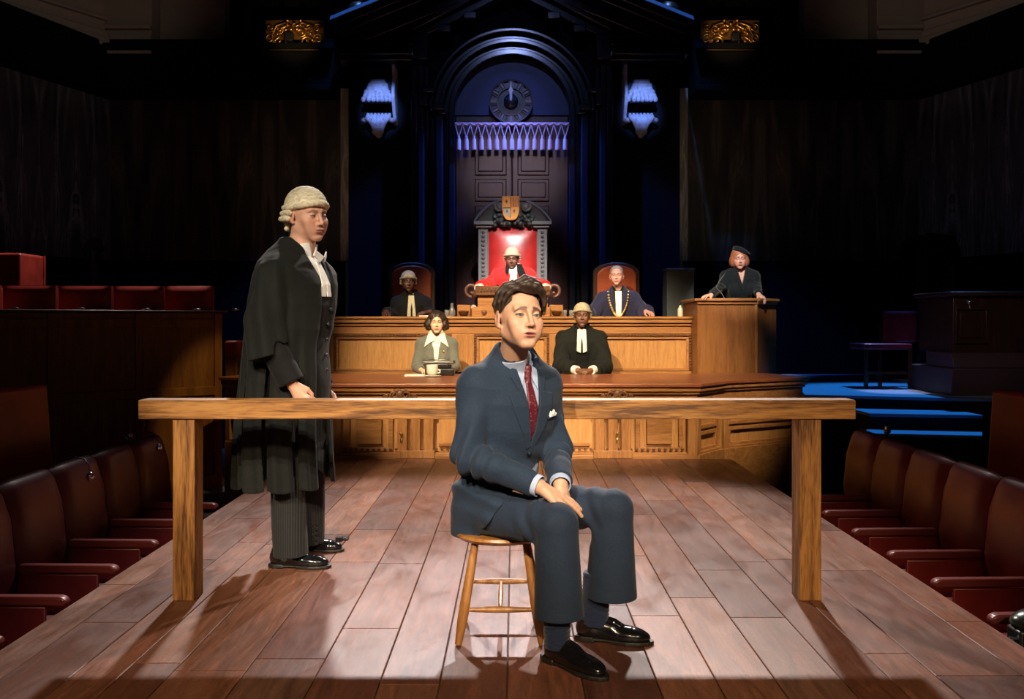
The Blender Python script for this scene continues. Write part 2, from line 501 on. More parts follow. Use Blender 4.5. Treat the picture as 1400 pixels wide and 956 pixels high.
# attic of stone over the gallery, stepping forward towards the sides
for s in (-1, 1):
    side = 'left' if s < 0 else 'right'
    m = MB()
    ys = YB - 0.45
    def bx(px0, px1, z0, z1, y0, y1):
        a, b = sorted((s * px0, s * px1)); m.box((a, y0, z0), (b, y1, z1))
    def pxs(px): return (CX - px) / F * ys
    zb = PZ(75, ys)
    # recessed field, then base moulding, then the pier
    bx(pxs(296), pxs(205), PZ(72, ys), ZT, ys + 0.35, ys + 0.8)
    bx(pxs(205), pxs(112), zb, ZT, ys + 0.05, ys + 0.8)
    bx(pxs(209), pxs(112), zb, PZ(62, ys), ys - 0.08, ys + 0.1)
    bx(pxs(207), pxs(112), PZ(62, ys), PZ(47, ys), ys - 0.03, ys + 0.1)
    bx(pxs(206), pxs(112), PZ(40, ys), PZ(34, ys), ys - 0.05, ys + 0.1)
    m.build
    o = m.build('wall_attic_%s' % side, STONE, bevel=0.012); tag(o, kind='structure')
    # angled return towards the viewer
    m = MB()
    q0 = Vector((s * pxs(145), ys - 0.02, 0)); q1 = Vector((s * 6.9, 10.4, 0)); dd = (q1 - q0).normalized()
    nn = Vector((s * abs(dd.y), abs(dd.x), 0))
    def ret(off, z0, z1):
        q = [q0 - nn * off, q1 - nn * off, q1 + nn * 0.4, q0 + nn * 0.4]
        m.prism([(v.x, v.y) for v in q], z0, z1, 'Z')
    zr = PZ(66, ys)
    ret(0.0, zr, ZT); ret(0.10, zr, PZ(54, ys)); ret(0.05, PZ(54, ys), PZ(44, ys)); ret(0.07, PZ(30, ys), PZ(25, ys))
    tag(m.build('wall_attic_return_%s' % side, STONE, bevel=0.012), kind='structure')
# rest of the back wall above the gallery and ceiling
m = MB(); m.box((-6.6, YB + 0.15, 4.2), (6.6, YB + 0.4, 9.0)); tag(m.build('wall_back_upper', BLACKM), kind='structure')
m = MB(); m.box((-9, -3, 9.0), (9, 14.5, 9.2)); tag(m.build('ceiling', BLACKM), kind='structure')

# ---------------- portal: arch, pilasters, pediment
YP = 12.6
t = thing('portal', 'black marble portal with round arch, stepped mouldings and pediment behind the throne', 'portal', (0, YP, FLZ), kind='structure')
AC = P(700, 155, YP); R = F / YP
def arc(r, n=40, a0=0, a1=PI, cx=None, cz=None):
    cx = AC.x if cx is None else cx; cz = AC.z if cz is None else cz
    return [(cx + r * math.cos(a0 + (a1 - a0) * i / n), cz + r * math.sin(a0 + (a1 - a0) * i / n)) for i in range(n + 1)]
def archband(mb, r0, r1, y0, y1, zbot=None):
    """semicircular band with straight jambs"""
    o = arc(r1); i_ = arc(r0)
    if zbot is not None:
        o = [(AC.x + r1, zbot)] + o + [(AC.x - r1, zbot)]
        i_ = [(AC.x + r0, zbot)] + i_ + [(AC.x - r0, zbot)]
    n = len(o)
    vs = [(x, y0, z) for x, z in i_] + [(x, y0, z) for x, z in o] + [(x, y1, z) for x, z in i_] + [(x, y1, z) for x, z in o]
    fs = []
    for k in range(n - 1):
        fs += [(k, k + 1, n + k + 1, n + k), (2 * n + k, 3 * n + k, 3 * n + k + 1, 2 * n + k + 1),
               (n + k, n + k + 1, 3 * n + k + 1, 3 * n + k), (k, 2 * n + k, 2 * n + k + 1, k + 1)]
    fs += [(0, n, 3 * n, 2 * n), (n - 1, 3 * n - 1, 4 * n - 1, 2 * n - 1)]
    mb.add(vs, fs)
r_ = lambda px: px / R
zb = FLZ
m = MB()
archband(m, r_(78), r_(86), YP - 0.10, YP + 0.25, zb)
archband(m, r_(86), r_(93), YP - 0.02, YP + 0.25, zb)
archband(m, r_(93), r_(99), YP - 0.14, YP + 0.25, AC.z)
archband(m, r_(99), r_(107), YP - 0.05, YP + 0.25, AC.z)
archband(m, r_(107), r_(112), YP - 0.18, YP + 0.25, AC.z)
m.build('arch_moulding', BLACKL, t, bevel=0.012, bseg=3, angle=60)
m = MB()
for s in (-1, 1):
    c = AC.x
    def seg(a, b, y0, z0, z1): m.box((c + s * r_(a), y0, z0), (c + s * r_(b), YP + 0.25, z1))
    seg(93, 103, YP - 0.22, zb, AC.z - 0.06)          # half round shaft strip
    seg(104, 112, YP - 0.10, zb, AC.z + 0.05)
    seg(118, 127, YP - 0.20, zb, PZ(78, YP))            # outer pilaster with blue sheen
    seg(112, 119, YP - 0.14, zb, PZ(78, YP))
    seg(127, 137, YP - 0.16, zb, PZ(92, YP))
    seg(90, 106, YP - 0.30, AC.z - 0.02, AC.z + 0.07)   # impost
    seg(88, 100, YP - 0.26, AC.z - 0.07, AC.z - 0.02)
    seg(103, 122, YP - 0.26, AC.z + 0.22, AC.z + 0.30)  # knees of the outer arch
    seg(112, 122, YP - 0.26, AC.z + 0.05, AC.z + 0.22)
m.build_each('pilaster', BLACKL, t, bevel=0.02, bseg=3)
m = MB()
for s in (-1, 1):
    xa, xb = AC.x + s * r_(135), s * 2.28
    m.box((xa, YP - 0.02, zb), (xb, YP + 0.3, PZ(92, YP)))
# spandrel wall above the arch
ol = [(-2.28, PZ(92, YP)), (-2.28, 6.6), (2.28, 6.6), (2.28, PZ(92, YP)), (AC.x + r_(137), PZ(92, YP)), (AC.x + r_(137), AC.z)]
ol += arc(r_(110)) + [(AC.x - r_(137), AC.z), (AC.x - r_(137), PZ(92, YP))]
vs = [(x, YP + 0.06, z) for x, z in ol]
bmn = MB(); n = len(ol)
m.prism(ol, YP + 0.06, YP + 0.3)
m.build('wall_face', BLACKW, t, angle=30)
# entablature pieces and pediment
m = MB()
for s in (-1, 1):
    c = AC.x
    x0, x1 = c + s * r_(131), c + s * r_(232)
    m.box((x0, YP - 0.55, PZ(90, YP)), (x1, YP + 0.1, PZ(83, YP)))
    m.box((x0, YP - 0.45, PZ(95, YP)), (c + s * r_(228), YP + 0.1, PZ(90, YP)))
    m.box((x0, YP - 0.30, PZ(70, YP)), (c + s * r_(215), YP + 0.1, PZ(56, YP)))
    m.box((c + s * r_(112), YP - 0.34, PZ(90, YP)), (c + s * r_(131), YP + 0.1, PZ(57, YP)))
    # raking cornice
    a = Vector((c + s * r_(233), PZ(52, YP))); b = Vector((c, PZ(-42, YP)))
    dirv = (b - a).normalized(); up = Vector((-dirv.y, dirv.x)) * (1 if s < 0 else -1)
    if up.y < 0: up = -up
    def rake(o0, o1, y0, aa=a, bb=b, y1=YP + 0.1):
        m.prism([tuple(aa + up * o0), tuple(bb + up * o0), tuple(bb + up * o1), tuple(aa + up * o1)], y0, y1)
    rake(-0.10, 0.0, YP - 0.75); rake(-0.17, -0.10, YP - 0.66); rake(-0.30, -0.17, YP - 0.42)
    a2 = Vector((c + s * r_(131), PZ(54, YP))); b2 = Vector((c, PZ(-12, YP)))
    rake(0.0, 0.06, YP - 0.42, a2, b2); rake(-0.10, 0.0, YP - 0.30, a2, b2)
    for k in (0.27, 0.53):
        q = a2 + (b2 - a2) * k - up * 0.16
        m.cbox((q.x, YP - 0.26, q.y), (0.17, 0.3, 0.09))
m.build('pediment', BLACKL, t, bevel=0.01)
TRIMG = mat('lit_edge_marble', (0.10, 0.11, 0.14), 0.3)  # same black marble, lightened in colour so the top fillet looks lit
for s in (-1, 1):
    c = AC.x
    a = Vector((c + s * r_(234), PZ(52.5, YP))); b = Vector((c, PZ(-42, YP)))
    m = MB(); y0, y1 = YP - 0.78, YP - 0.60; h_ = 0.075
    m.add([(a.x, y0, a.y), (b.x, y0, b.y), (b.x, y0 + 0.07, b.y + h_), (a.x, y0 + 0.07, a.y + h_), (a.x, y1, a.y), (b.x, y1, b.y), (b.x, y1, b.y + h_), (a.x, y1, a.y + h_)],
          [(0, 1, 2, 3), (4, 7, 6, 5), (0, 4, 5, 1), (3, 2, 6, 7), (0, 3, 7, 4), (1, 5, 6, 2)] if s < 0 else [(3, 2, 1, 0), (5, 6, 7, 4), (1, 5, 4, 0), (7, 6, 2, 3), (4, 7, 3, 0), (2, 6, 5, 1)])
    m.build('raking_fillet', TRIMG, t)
# tympanum, door
m = MB()
m.prism(arc(r_(79)) , YP + 0.10, YP + 0.2)
m.build('tympanum', BLUEP, t)
d = thing('door_1', 'panelled mahogany double door under the arch', 'door', (AC.x, YP + 0.1, FLZ), kind='structure')
m = MB()
W = r_(78); zt = AC.z
m.box((AC.x - W, YP + 0.14, FLZ), (AC.x + W, YP + 0.2, zt))
rows = [(zt - 0.12, PZ(238, YP)), (PZ(243, YP), PZ(274, YP)), (PZ(280, YP), PZ(372, YP)), (PZ(378, YP), FLZ + 0.2)]
for (zh, zl) in rows:
    for (x0, x1) in ((-0.67, -0.10), (0.10, 0.67)):
        m.box((AC.x + x0 * W * 0.98, YP + 0.105, zl), (AC.x + x1 * W * 0.98, YP + 0.15, zh))
        m.box((AC.x + (x0 + 0.06) * W * 0.98, YP + 0.085, zl + 0.05), (AC.x + (x1 - 0.06) * W * 0.98, YP + 0.12, zh - 0.05))
m.box((AC.x - 0.012, YP + 0.09, FLZ), (AC.x + 0.012, YP + 0.15, zt))
m.build('panels', DOORW, d, bevel=0.012)

# clock in the tympanum
CK = P(698.5, 139, YP - 0.02); rk = 30 / R
t = thing('wall_clock', 'round openwork iron clock with numeral ring set in the blue arch above the fringe', 'clock', (CK.x, CK.y, CK.z - rk))
RX = Matrix.Translation(CK) @ Matrix.Rotation(PI / 2, 4, 'X')
m = MB()
m.lathe([(rk * 0.93, -0.02), (rk * 0.93, 0.025), (rk, 0.03), (rk, -0.02), (rk * 0.93, -0.02)], n=48, M=RX)
m.lathe([(rk * 0.60, -0.02), (rk * 0.60, 0.02), (rk * 0.65, 0.02), (rk * 0.65, -0.02), (rk * 0.60, -0.02)], n=48, M=RX)
m.build('numeral_rings', IRON, t, angle=60)
m = MB()
for k in range(12):
    A = RX @ Matrix.Rotation(k * PI / 6, 4, 'Z')
    w = 0.028 if k % 3 else 0.04
    m.cbox((0, rk * 0.79, 0.012), (w, rk * 0.26, 0.02), A)
    for q in (-1, 1):
        m.cbox((q * 0.035, rk * 0.79, 0.010), (0.008, rk * 0.28, 0.014), A)
m.build('numerals', mat('pale_numerals', (0.24, 0.21, 0.17), 0.5), t)
m = MB(); m.lathe([(rk * 0.93, -0.03), (rk * 0.93, -0.015)], n=40, M=RX); m.build('dial', mat('dial_black', (0.006, 0.006, 0.008), 0.3), t)
m = MB()
m.ball((0, 0, 0.02), (0.10, 0.10, 0.05), 20, RX)
m.build('boss', BLKP, t, angle=80)
m = MB()
m.prism([(-0.012, 0), (0.012, 0), (0.02, rk * 0.4), (0.035, rk * 0.45), (0, rk * 0.66), (-0.035, rk * 0.45), (-0.02, rk * 0.4)], 0.06, 0.075, 'Z', RX)
m.build('hour_hand', mat('hand_silver', (0.55, 0.55, 0.6), 0.4, 0.3), t)
m = MB()
m.prism([(-0.008, 0), (0.008, 0), (0.010, rk * 0.5), (0, rk * 0.9), (-0.010, rk * 0.5)], 0.08, 0.09, 'Z', RX)
m.build('minute_hand', MATS['hand_silver'], t)

# fringed pelmet across the door
YF = YP - 0.16
t = thing('pelmet_fringe', 'silvery tasselled rope fringe hanging across the top of the arched door', 'fringe', (0, YF, PZ(206, YF)))
m = MB()
x0, x1 = PX(622, YF), PX(778, YF)
nn = 15
zr = PZ(170, YF)
pts = []
for i in range(nn * 8 + 1):
    u = i / (nn * 8)
    pts.append((x0 + (x1 - x0) * u, YF, zr + 0.012 * math.cos(u * nn * 2 * PI) ))
m.tube(pts, 0.014, 8)
m.box((x0, YF + 0.02, zr - 0.012), (x1, YF + 0.05, zr + 0.03))
m.build('rope', FRINGE, t)
m = MB()
dx = (x1 - x0) / nn
for i in range(nn + 1):
    xx = x0 + dx * i
    for s in (-1, 1):
        if x0 - 0.01 <= xx + s * dx / 2 <= x1 + 0.01:
            m.tube([(xx, YF, zr), (xx + s * dx / 2, YF, PZ(188, YF))], 0.006, 6)
m.build('netting', FRINGE, t)
tp = None
for i in range(nn):
    xx = x0 + dx * (i + 0.5)
    m = MB()
    zt_ = PZ(186, YF); zb_ = PZ(205, YF)
    m.lathe([(0.008, zt_), (0.022, zt_ - 0.012), (0.015, zt_ - 0.03), (0.028, zt_ - 0.05), (0.033, zb_), (0.0, zb_ + 0.002)][::-1], (xx, YF, 0), 10)
    m.build('tassel', FRINGE, t, angle=60)

# carved corbels either side of the portal
for s in (-1, 1):
    yc = YP - 0.02
    xc = AC.x + s * r_(180 if s < 0 else 174)
    t = thing('carved_corbel', 'white carved scroll corbel washed blue on the black wall, %s of the arch' % ('left' if s < 0 else 'right'),
              'corbel', (xc, yc, PZ(192, yc)), group='carved corbels beside the arch')
    hw = 20 / R
    # scroll side bracket
    m = MB()
    prof = []
    for i in range(25):
        u = i / 24
        z = PZ(96, yc) + (PZ(166, yc) - PZ(96, yc)) * u
        y = yc - 0.34 + 0.07 * math.sin(u * 2.2 * PI + 0.5) + 0.12 * u
        prof.append((y, z))
    poly = [(yc, PZ(96, yc))] + prof + [(yc, PZ(172, yc))]
    m.prism(poly, xc + s * -hw * 0.98, xc + s * -hw * 1.20, 'X')
    m.build('scroll_side', PLASTER, t, bevel=0.01)
    m = MB()
    m.box((xc - hw, yc - 0.22, PZ(146, yc)), (xc + hw, yc, PZ(96, yc)))
    m.build('block', BLACKL, t, bevel=0.01)
    # upper acanthus block
    m = MB()
    random.seed(11)
    zc0, zc1 = PZ(116, yc), PZ(145, yc)
    for j in range(6):
        for i in range(7):
            w = 1.0 - 0.55 * (1 - j / 5.0)
            xx = xc + hw * 0.9 * (i / 3.0 - 1) * w
            zz = zc0 + (zc1 - zc0) * (j + 0.4) / 6
            m.ball((xx + random.uniform(-.01, .01), yc - 0.22 - 0.05 * j / 5, zz), (0.035, 0.035, 0.04), 8)
    m.build('acanthus_leaf', PLASTER, t, angle=80)
    # lower fluted pendant
    m = MB()
    for i in range(7):
        u = i / 3.0 - 1
        hgt = 1 - 0.45 * u * u
        xx = xc + hw * 0.72 * u
        z0 = PZ(161, yc)
        z1 = z0 - 0.30 * hgt
        m.tube([(xx, yc - 0.12, z0 + 0.02), (xx, yc - 0.22, z0 - 0.06), (xc + (xx - xc) * 0.7, yc - 0.24, (z0 + z1) / 2), (xc + (xx - xc) * 0.4, yc - 0.12, z1)],
               [0.022, 0.034, 0.04, 0.02], 8)
    m.ball((xc, yc - 0.2, PZ(184, yc)), (0.085, 0.08, 0.06), 12)
    for q in (-1, 1):
        m.ball((xc + q * hw * 0.9, yc - 0.16, PZ(168, yc)), (0.06, 0.06, 0.035), 10)
    m.build('fluted_pendant', PLASTER, t, angle=80)

# gilded grilles high on the back wall
def spiral(c, r0, r1, turns, a0, y, n=26):
    return [(c[0] + (r0 + (r1 - r0) * i / n) * math.cos(a0 + turns * 2 * PI * i / n), y,
             c[1] + (r0 + (r1 - r0) * i / n) * math.sin(a0 + turns * 2 * PI * i / n)) for i in range(n + 1)]
for s in (-1, 1):
    yg = YB - 0.55
    c = P(402 if s < 0 else 999, 48, yg)
    k = yg / F
    t = thing('gilded_grille', 'gilded scrollwork grille glowing high on the back wall, %s of the pediment' % ('left' if s < 0 else 'right'),
              'grille', (c.x, yg, PZ(69, yg)), group='gilded grilles beside the pediment')
    m = MB()
    zlo = PZ(67, yg)
    def g(px, py): return (c.x + px * k, PZ(py, yg))
    for q in (-1, 1):
        m.tube(spiral(g(q * 17, 58), 10 * k, 2 * k, q * 1.5, -PI / 2, yg), 0.016, 7)
        m.tube(spiral(g(q * 10, 44), 8 * k, 2 * k, -q * 1.4, PI / 2, yg), 0.014, 7)
        m.tube(spiral(g(q * 21, 40), 7 * k, 1 * k, q * 1.6, 0, yg), 0.012, 7)
        m.tube(spiral(g(q * 33, 53), 8 * k, 2 * k, -q * 1.5, -PI / 2, yg), 0.010, 7)
        m.tube(spiral(g(q * 32, 38), 6 * k, 1 * k, q * 1.5, 0, yg), 0.009, 7)
        m.tube([(c.x + q * 3 * k, yg, PZ(36, yg)), (c.x + q * 12 * k, yg, PZ(31, yg)), (c.x + q * 24 * k, yg, PZ(35, yg)), (c.x + q * 30 * k, yg, PZ(48, yg)), (c.x + q * 28 * k, yg, PZ(64, yg))], 0.014, 7)
        m.ball((c.x + q * 9 * k, yg, PZ(28, yg)), 0.03, 8)
        m.ball((c.x + q * 4 * k, yg, PZ(40, yg)), 0.035, 8)
    for i in range(9):
        a = PI * (i + 0.5) / 9
        m.ball((c.x + 26 * k * math.cos(a), yg - 0.01, PZ(60, yg) + 27 * k * math.sin(a)), 0.026, 8)
    m.box((c.x - 34 * k, yg - 0.02, zlo - 0.02), (c.x + 34 * k, yg + 0.02, zlo + 0.012))
    m.build('scrollwork', BRONZE, t, angle=80)
    m = MB(); m.box((c.x - 40 * k, yg + 0.05, zlo - 0.02), (c.x + 40 * k, yg + 0.08, PZ(26, yg)))
    m.build('backing_plate', mat('old_gold', (0.28, 0.13, 0.03), 0.4, 0.6), t)
    m = MB(); cc = g(-4 if s < 0 else 4, 54); m.cbox((cc[0], yg - 0.08, cc[1]), (10 * k, 0.12, 11 * k)); m.build('lamp_box', BLKP, t, bevel=0.005)
    spot('grille_lamp', (c.x - s * 0.3, yg - 1.1, PZ(48, yg) - 0.5), (c.x, yg, PZ(52, yg)), 34, 40, 1.0, 0.03, (1.0, 0.74, 0.42))

# bronze urns on the gallery beside the pediment
for s, px in ((-1, 490), (1, 914)):
    yu = YB - 0.7
    c = P(px, 40, yu)
    t = thing('bronze_urn', 'dim bronze urn standing on the gallery beside the %s slope of the pediment' % ('left' if s < 0 else 'right'), 'urn', c, group='bronze urns beside the pediment')
    m = MB()
    m.lathe([(0.06, -0.1), (0.03, 0.0), (0.05, 0.05), (0.13, 0.14), (0.16, 0.24), (0.11, 0.33), (0.07, 0.36), (0.10, 0.40), (0.0, 0.42)], tuple(c), 20)
    m.build('vase', mat('dark_bronze', (0.12, 0.06, 0.035), 0.4, 0.8), t, angle=60)
    m = MB(); m.box((c.x - 0.09, yu - 0.09, PZ(68, YB) - 0.06), (c.x + 0.09, yu + 0.09, c.z - 0.08)); m.build('plinth', BLACKM, t)

# ================================================================== STAGE
SX = 1.883; SY0, SY1 = 2.35, 7.93
stage = thing('stage_platform', 'raised stage platform of reddish brown boards, occupied by the seated man', 'stage', (0, (SY0 + SY1) / 2, FLZ))
m = MB()
random.seed(5)
def tone():
    b = random.choice([(0.20, 0.078, 0.044), (0.145, 0.052, 0.029), (0.235, 0.098, 0.055), (0.165, 0.060, 0.034), (0.115, 0.043, 0.027), (0.20, 0.092, 0.060)])
    k = random.uniform(0.85, 1.12)
    return (b[0] * k, b[1] * k, b[2] * k, 1)
def board(x0, x1, y0, y1):
    g = 0.0016
    m.cur = tone()
    x0 += g; x1 -= g; y0 += g; y1 -= g
    b = 0.0025
    vs = [(x0, y0, -b), (x1, y0, -b), (x1, y1, -b), (x0, y1, -b), (x0 + b, y0 + b, 0), (x1 - b, y0 + b, 0), (x1 - b, y1 - b, 0), (x0 + b, y1 - b, 0),
          (x0, y0, -0.02), (x1, y0, -0.02), (x1, y1, -0.02), (x0, y1, -0.02)]
    m.add(vs, [(4, 5, 6, 7), (0, 1, 5, 4), (1, 2, 6, 5), (2, 3, 7, 6), (3, 0, 4, 7), (8, 9, 1, 0), (9, 10, 2, 1), (10, 11, 3, 2), (11, 8, 0, 3)])
BW = 0.155
for s in (-1, 1):
    y = SY0
    while y < SY1 - 0.01:
        l = random.uniform(1.2, 2.2); y2 = min(SY1, y + l)
        a, b = sorted((s * SX, s * (SX - BW))); board(a, b, y, y2); y = y2
x = -(SX - BW); xe = SX - BW
ws = []
while x < xe - 0.01:
    w = random.choice([0.135, 0.165, 0.20, 0.225, 0.25])
    if xe - (x + w) < 0.12: w = xe - x
    y = SY0 + random.uniform(-1.2, 0.0)
    while y < SY1 - 0.01:
        l = random.choice([0.7, 0.95, 1.3, 1.7, 2.2]); y2 = min(SY1, y + l)
        if SY1 - y2 < 0.2: y2 = SY1
        if y2 > SY0: board(x, x + w, max(y, SY0), y2)
        y = y2
    x += w
m.build('deck_boards', BOARD, stage, angle=20)
m = MB()
m.box((-SX, SY0, FLZ), (SX, SY1, -0.012)); m.cur = None
m.build('frame', mat('stage_underside', (0.05, 0.03, 0.02), 0.7), stage)
def boardmat(): return BOARD

# small black tape mark / clip on the boards beside the barrister
c = P(468, 739, 5.0)
m = MB()
m.box((c.x - 0.035, 5.0 - 0.02, 0.0), (c.x + 0.0, 5.02, 0.022)); m.cbox((c.x + 0.012, 5.03, 0.008), (0.035, 0.05, 0.014))
tag(m.build('stage_clip', BLKP, bevel=0.004), 'small black clip lying on the boards to the right of the barrister\'s shoes', 'clip')

# ---------------- the oak rail in front of the actors
YR = 3.93
k = YR / F
xl, xr = PX(190, YR), PX(1169, YR)
zt, zb2 = PZ(547, YR), PZ(573, YR)
t = thing('oak_rail', 'plain square oak rail on two posts standing across the stage', 'rail', (0, YR, 0))
m = MB(); m.box((xl, YR - 0.01, zb2), (xr, YR + 0.105, zt)); m.build('top_beam', BARW, t, bevel=0.003)
for (a, b) in ((236, 266), (1093, 1123)):
    m = MB(); m.box((PX(a, YR), YR, 0), (PX(b, YR), YR + 0.11, zb2)); m.build('post', BARZ, t, bevel=0.003)

# ---------------- stool
sc_ = Vector((-0.052, 3.545, 0))
t = thing('wooden_stool', 'low round wooden stool with turned legs under the man in the blue suit', 'stool', tuple(sc_))
m = MB()
m.lathe([(0.0, 0.366), (0.13, 0.366), (0.165, 0.372), (0.176, 0.385), (0.172, 0.395), (0.15, 0.398), (0.0, 0.394)], tuple(sc_), 40)
m.build('seat', STOOLW, t, angle=60)
tops, bots = {}, {}
for (i, j) in ((-1, -1), (1, -1), (-1, 1), (1, 1)):
    tops[i, j] = sc_ + Vector((i * 0.095, j * 0.095, 0.372)); bots[i, j] = sc_ + Vector((i * 0.155, j * 0.155, 0.004))
    a, b = bots[i, j], tops[i, j]
    n = 12; prof = [0.013, 0.0155, 0.018, 0.0195, 0.020, 0.0195, 0.019, 0.018, 0.017, 0.016, 0.015, 0.014, 0.013]
    m = MB(); m.tube([a.lerp(b, q / n) for q in range(n + 1)], prof, 14); m.build('leg', STOOLW, t, angle=60)
def at_h(i, j, h):
    a, b = bots[i, j], tops[i, j]; return a.lerp(b, h / 0.372)
def stretcher(p, q, r=0.0095):
    m = MB(); m.tube([p.lerp(q, u / 8) for u in range(9)], [r * (0.75 + 0.5 * math.sin(PI * u / 8)) for u in range(9)], 10)
    m.build('stretcher', STOOLW, t, angle=60)
stretcher(at_h(-1, -1, 0.125), at_h(1, -1, 0.125)); stretcher(at_h(-1, 1, 0.155), at_h(1, 1, 0.155))
stretcher(at_h(-1, -1, 0.125).lerp(at_h(1, -1, 0.125), 0.5), at_h(-1, 1, 0.155).lerp(at_h(1, 1, 0.155), 0.5), 0.008)

# ================================================================== CLERKS' TABLE
# plan: straight front, two canted wings
TZ = 0.655
FY = 7.97
front = [(-2.81, 8.9), (-1.92, 8.38), (-1.60, FY), (1.60, FY), (1.92, 8.38), (2.81, 8.9)]
back = [(2.55, 9.45), (1.35, 9.30), (-1.35, 9.30), (-2.55, 9.45)]
t = thing('clerks_table', 'long oak table with canted wings and carved front below the judges bench', 'table', (0, 8.6, FLZ))
def grow(poly, d):
    c = Vector((0, 8.75)); out = []
    n = len(poly)
    for i in range(n):
        a, b, c2 = Vector(poly[i - 1]), Vector(poly[i]), Vector(poly[(i + 1) % n])
        e1 = (b - a).normalized(); e2 = (c2 - b).normalized()
        n1 = Vector((e1.y, -e1.x)); n2 = Vector((e2.y, -e2.x))
        w = (n1 + n2).normalized(); out.append(tuple(b + w * (d / max(0.4, w.dot(n1)))))
    return out
plan = front + back
m = MB(); m.prism(grow(plan, 0.05), TZ - 0.035, TZ, 'Z'); m.build('tabletop', TABT, t, bevel=0.008)
m = MB()
m.prism(grow(plan, 0.035), TZ - 0.075, TZ - 0.035, 'Z'); m.prism(grow(plan, 0.02), TZ - 0.10, TZ - 0.075, 'Z')
m.build('top_moulding', OAKX, t, bevel=0.008)
m = MB(); m.prism(plan, TZ - 0.20, TZ - 0.10, 'Z'); m.prism(grow(plan, 0.012), TZ - 0.215, TZ - 0.195, 'Z'); m.build('frieze', OAKX, t, bevel=0.004)
m = MB()
for i in range(5):
    a_, b_ = Vector((*front[i], 0)), Vector((*front[i + 1], 0)); d_ = b_ - a_
    M = Matrix.Translation(a_) @ Matrix.Rotation(math.atan2(d_.y, d_.x), 4, 'Z'); m.box((0, 0.055, FLZ), (d_.length, 0.10, TZ - 0.2), M)
m.build('carcass', OAKP, t)
# per face: pilasters, panels, plinth
def faceframe(a, b):
    a, b = Vector((a[0], a[1], 0)), Vector((b[0], b[1], 0))
    d = b - a
    return Matrix.Translation(a) @ Matrix.Rotation(math.atan2(d.y, d.x), 4, 'Z'), d.length
def panel(mb, M, x0, x1, z0, z1, y=0.0, fr=0.035, dp=0.02):
    """raised frame round a field, on the face whose outward normal is local -y"""
    mb.box((x0, y - dp, z0), (x1, y, z0 + fr), M); mb.box((x0, y - dp, z1 - fr), (x1, y, z1), M)
    mb.box((x0, y - dp, z0 + fr), (x0 + fr, y, z1 - fr), M); mb.box((x1 - fr, y - dp, z0 + fr), (x1, y, z1 - fr), M)
mp = MB(); mq = MB(); ml = MB()
for i in range(5):
    M, ln = faceframe(front[i], front[i + 1])
    z0, z1 = 0.0, TZ - 0.215
    mq.box((-0.0, 0.0, FLZ), (ln, 0.06, z0 + 0.05), M)
    mq.box((-0.0, -0.015, FLZ), (ln, 0.06, z0 + 0.03), M)
    if ln > 2:
        cuts = []
        for xc_ in (-0.86, 0.86):
            xx = xc_ + ln / 2
            cuts.append(xx)
            for q in (-0.115, 0.0, 0.115):
                ml.box((xx + q - 0.042, -0.01, z0), (xx + q + 0.042, 0.06, z1), M)
            ml.box((xx - 0.17, -0.025, z0), (xx + 0.17, 0.06, z0 + 0.07), M)
            ml.box((xx - 0.17, -0.025, z1 - 0.05), (xx + 0.17, 0.06, z1), M)
        for xx in (0.045, ln - 0.045):
            ml.box((xx - 0.045, -0.01, z0), (xx + 0.045, 0.06, z1), M)
        for (x0, x1) in ((0.12, cuts[0] - 0.2), (cuts[1] + 0.2, ln - 0.12)):
            panel(mp, M, x0, x1, z0 + 0.05, z1 - 0.01, 0.055, 0.04, 0.03)
            mp.box((x0 + 0.1, 0.02, z0 + 0.12), (x1 - 0.1, 0.06, z1 - 0.09), M)
        # kneehole between the pilasters
        mp.box((cuts[0] + 0.2, 0.03, z0 + 0.10), (cuts[1] - 0.2, 0.06, z0 + 0.13), M)
        mp.box((cuts[0] + 0.2, 0.03, z1 - 0.06), (cuts[1] - 0.2, 0.06, z1), M)
    else:
        for xx in (0.03, ln - 0.03):
            ml.box((xx - 0.03, -0.005, z0), (xx + 0.03, 0.06, z1), M)
        panel(mp, M, 0.08, ln - 0.08, z0 + 0.24, z1 - 0.02, 0.055, 0.035, 0.03)
        panel(mp, M, 0.08, ln - 0.08, z0 + 0.04, z0 + 0.22, 0.055, 0.035, 0.03)
ml.build_each('pilaster', OAKZ, t, bevel=0.005); mp.build('panels', OAKX, t, bevel=0.004); mq.build('plinth', OAKX, t, bevel=0.006)
# dentil course along the foot of the panels
m = MB(); M, ln = faceframe(front[2], front[3])
for i in range(60):
    x = 0.12 + i * 0.05
    if x < ln - 0.12: m.cbox((x, 0.015, 0.075), (0.022, 0.03, 0.018), M)
m.build('dentils', OAKD, t)
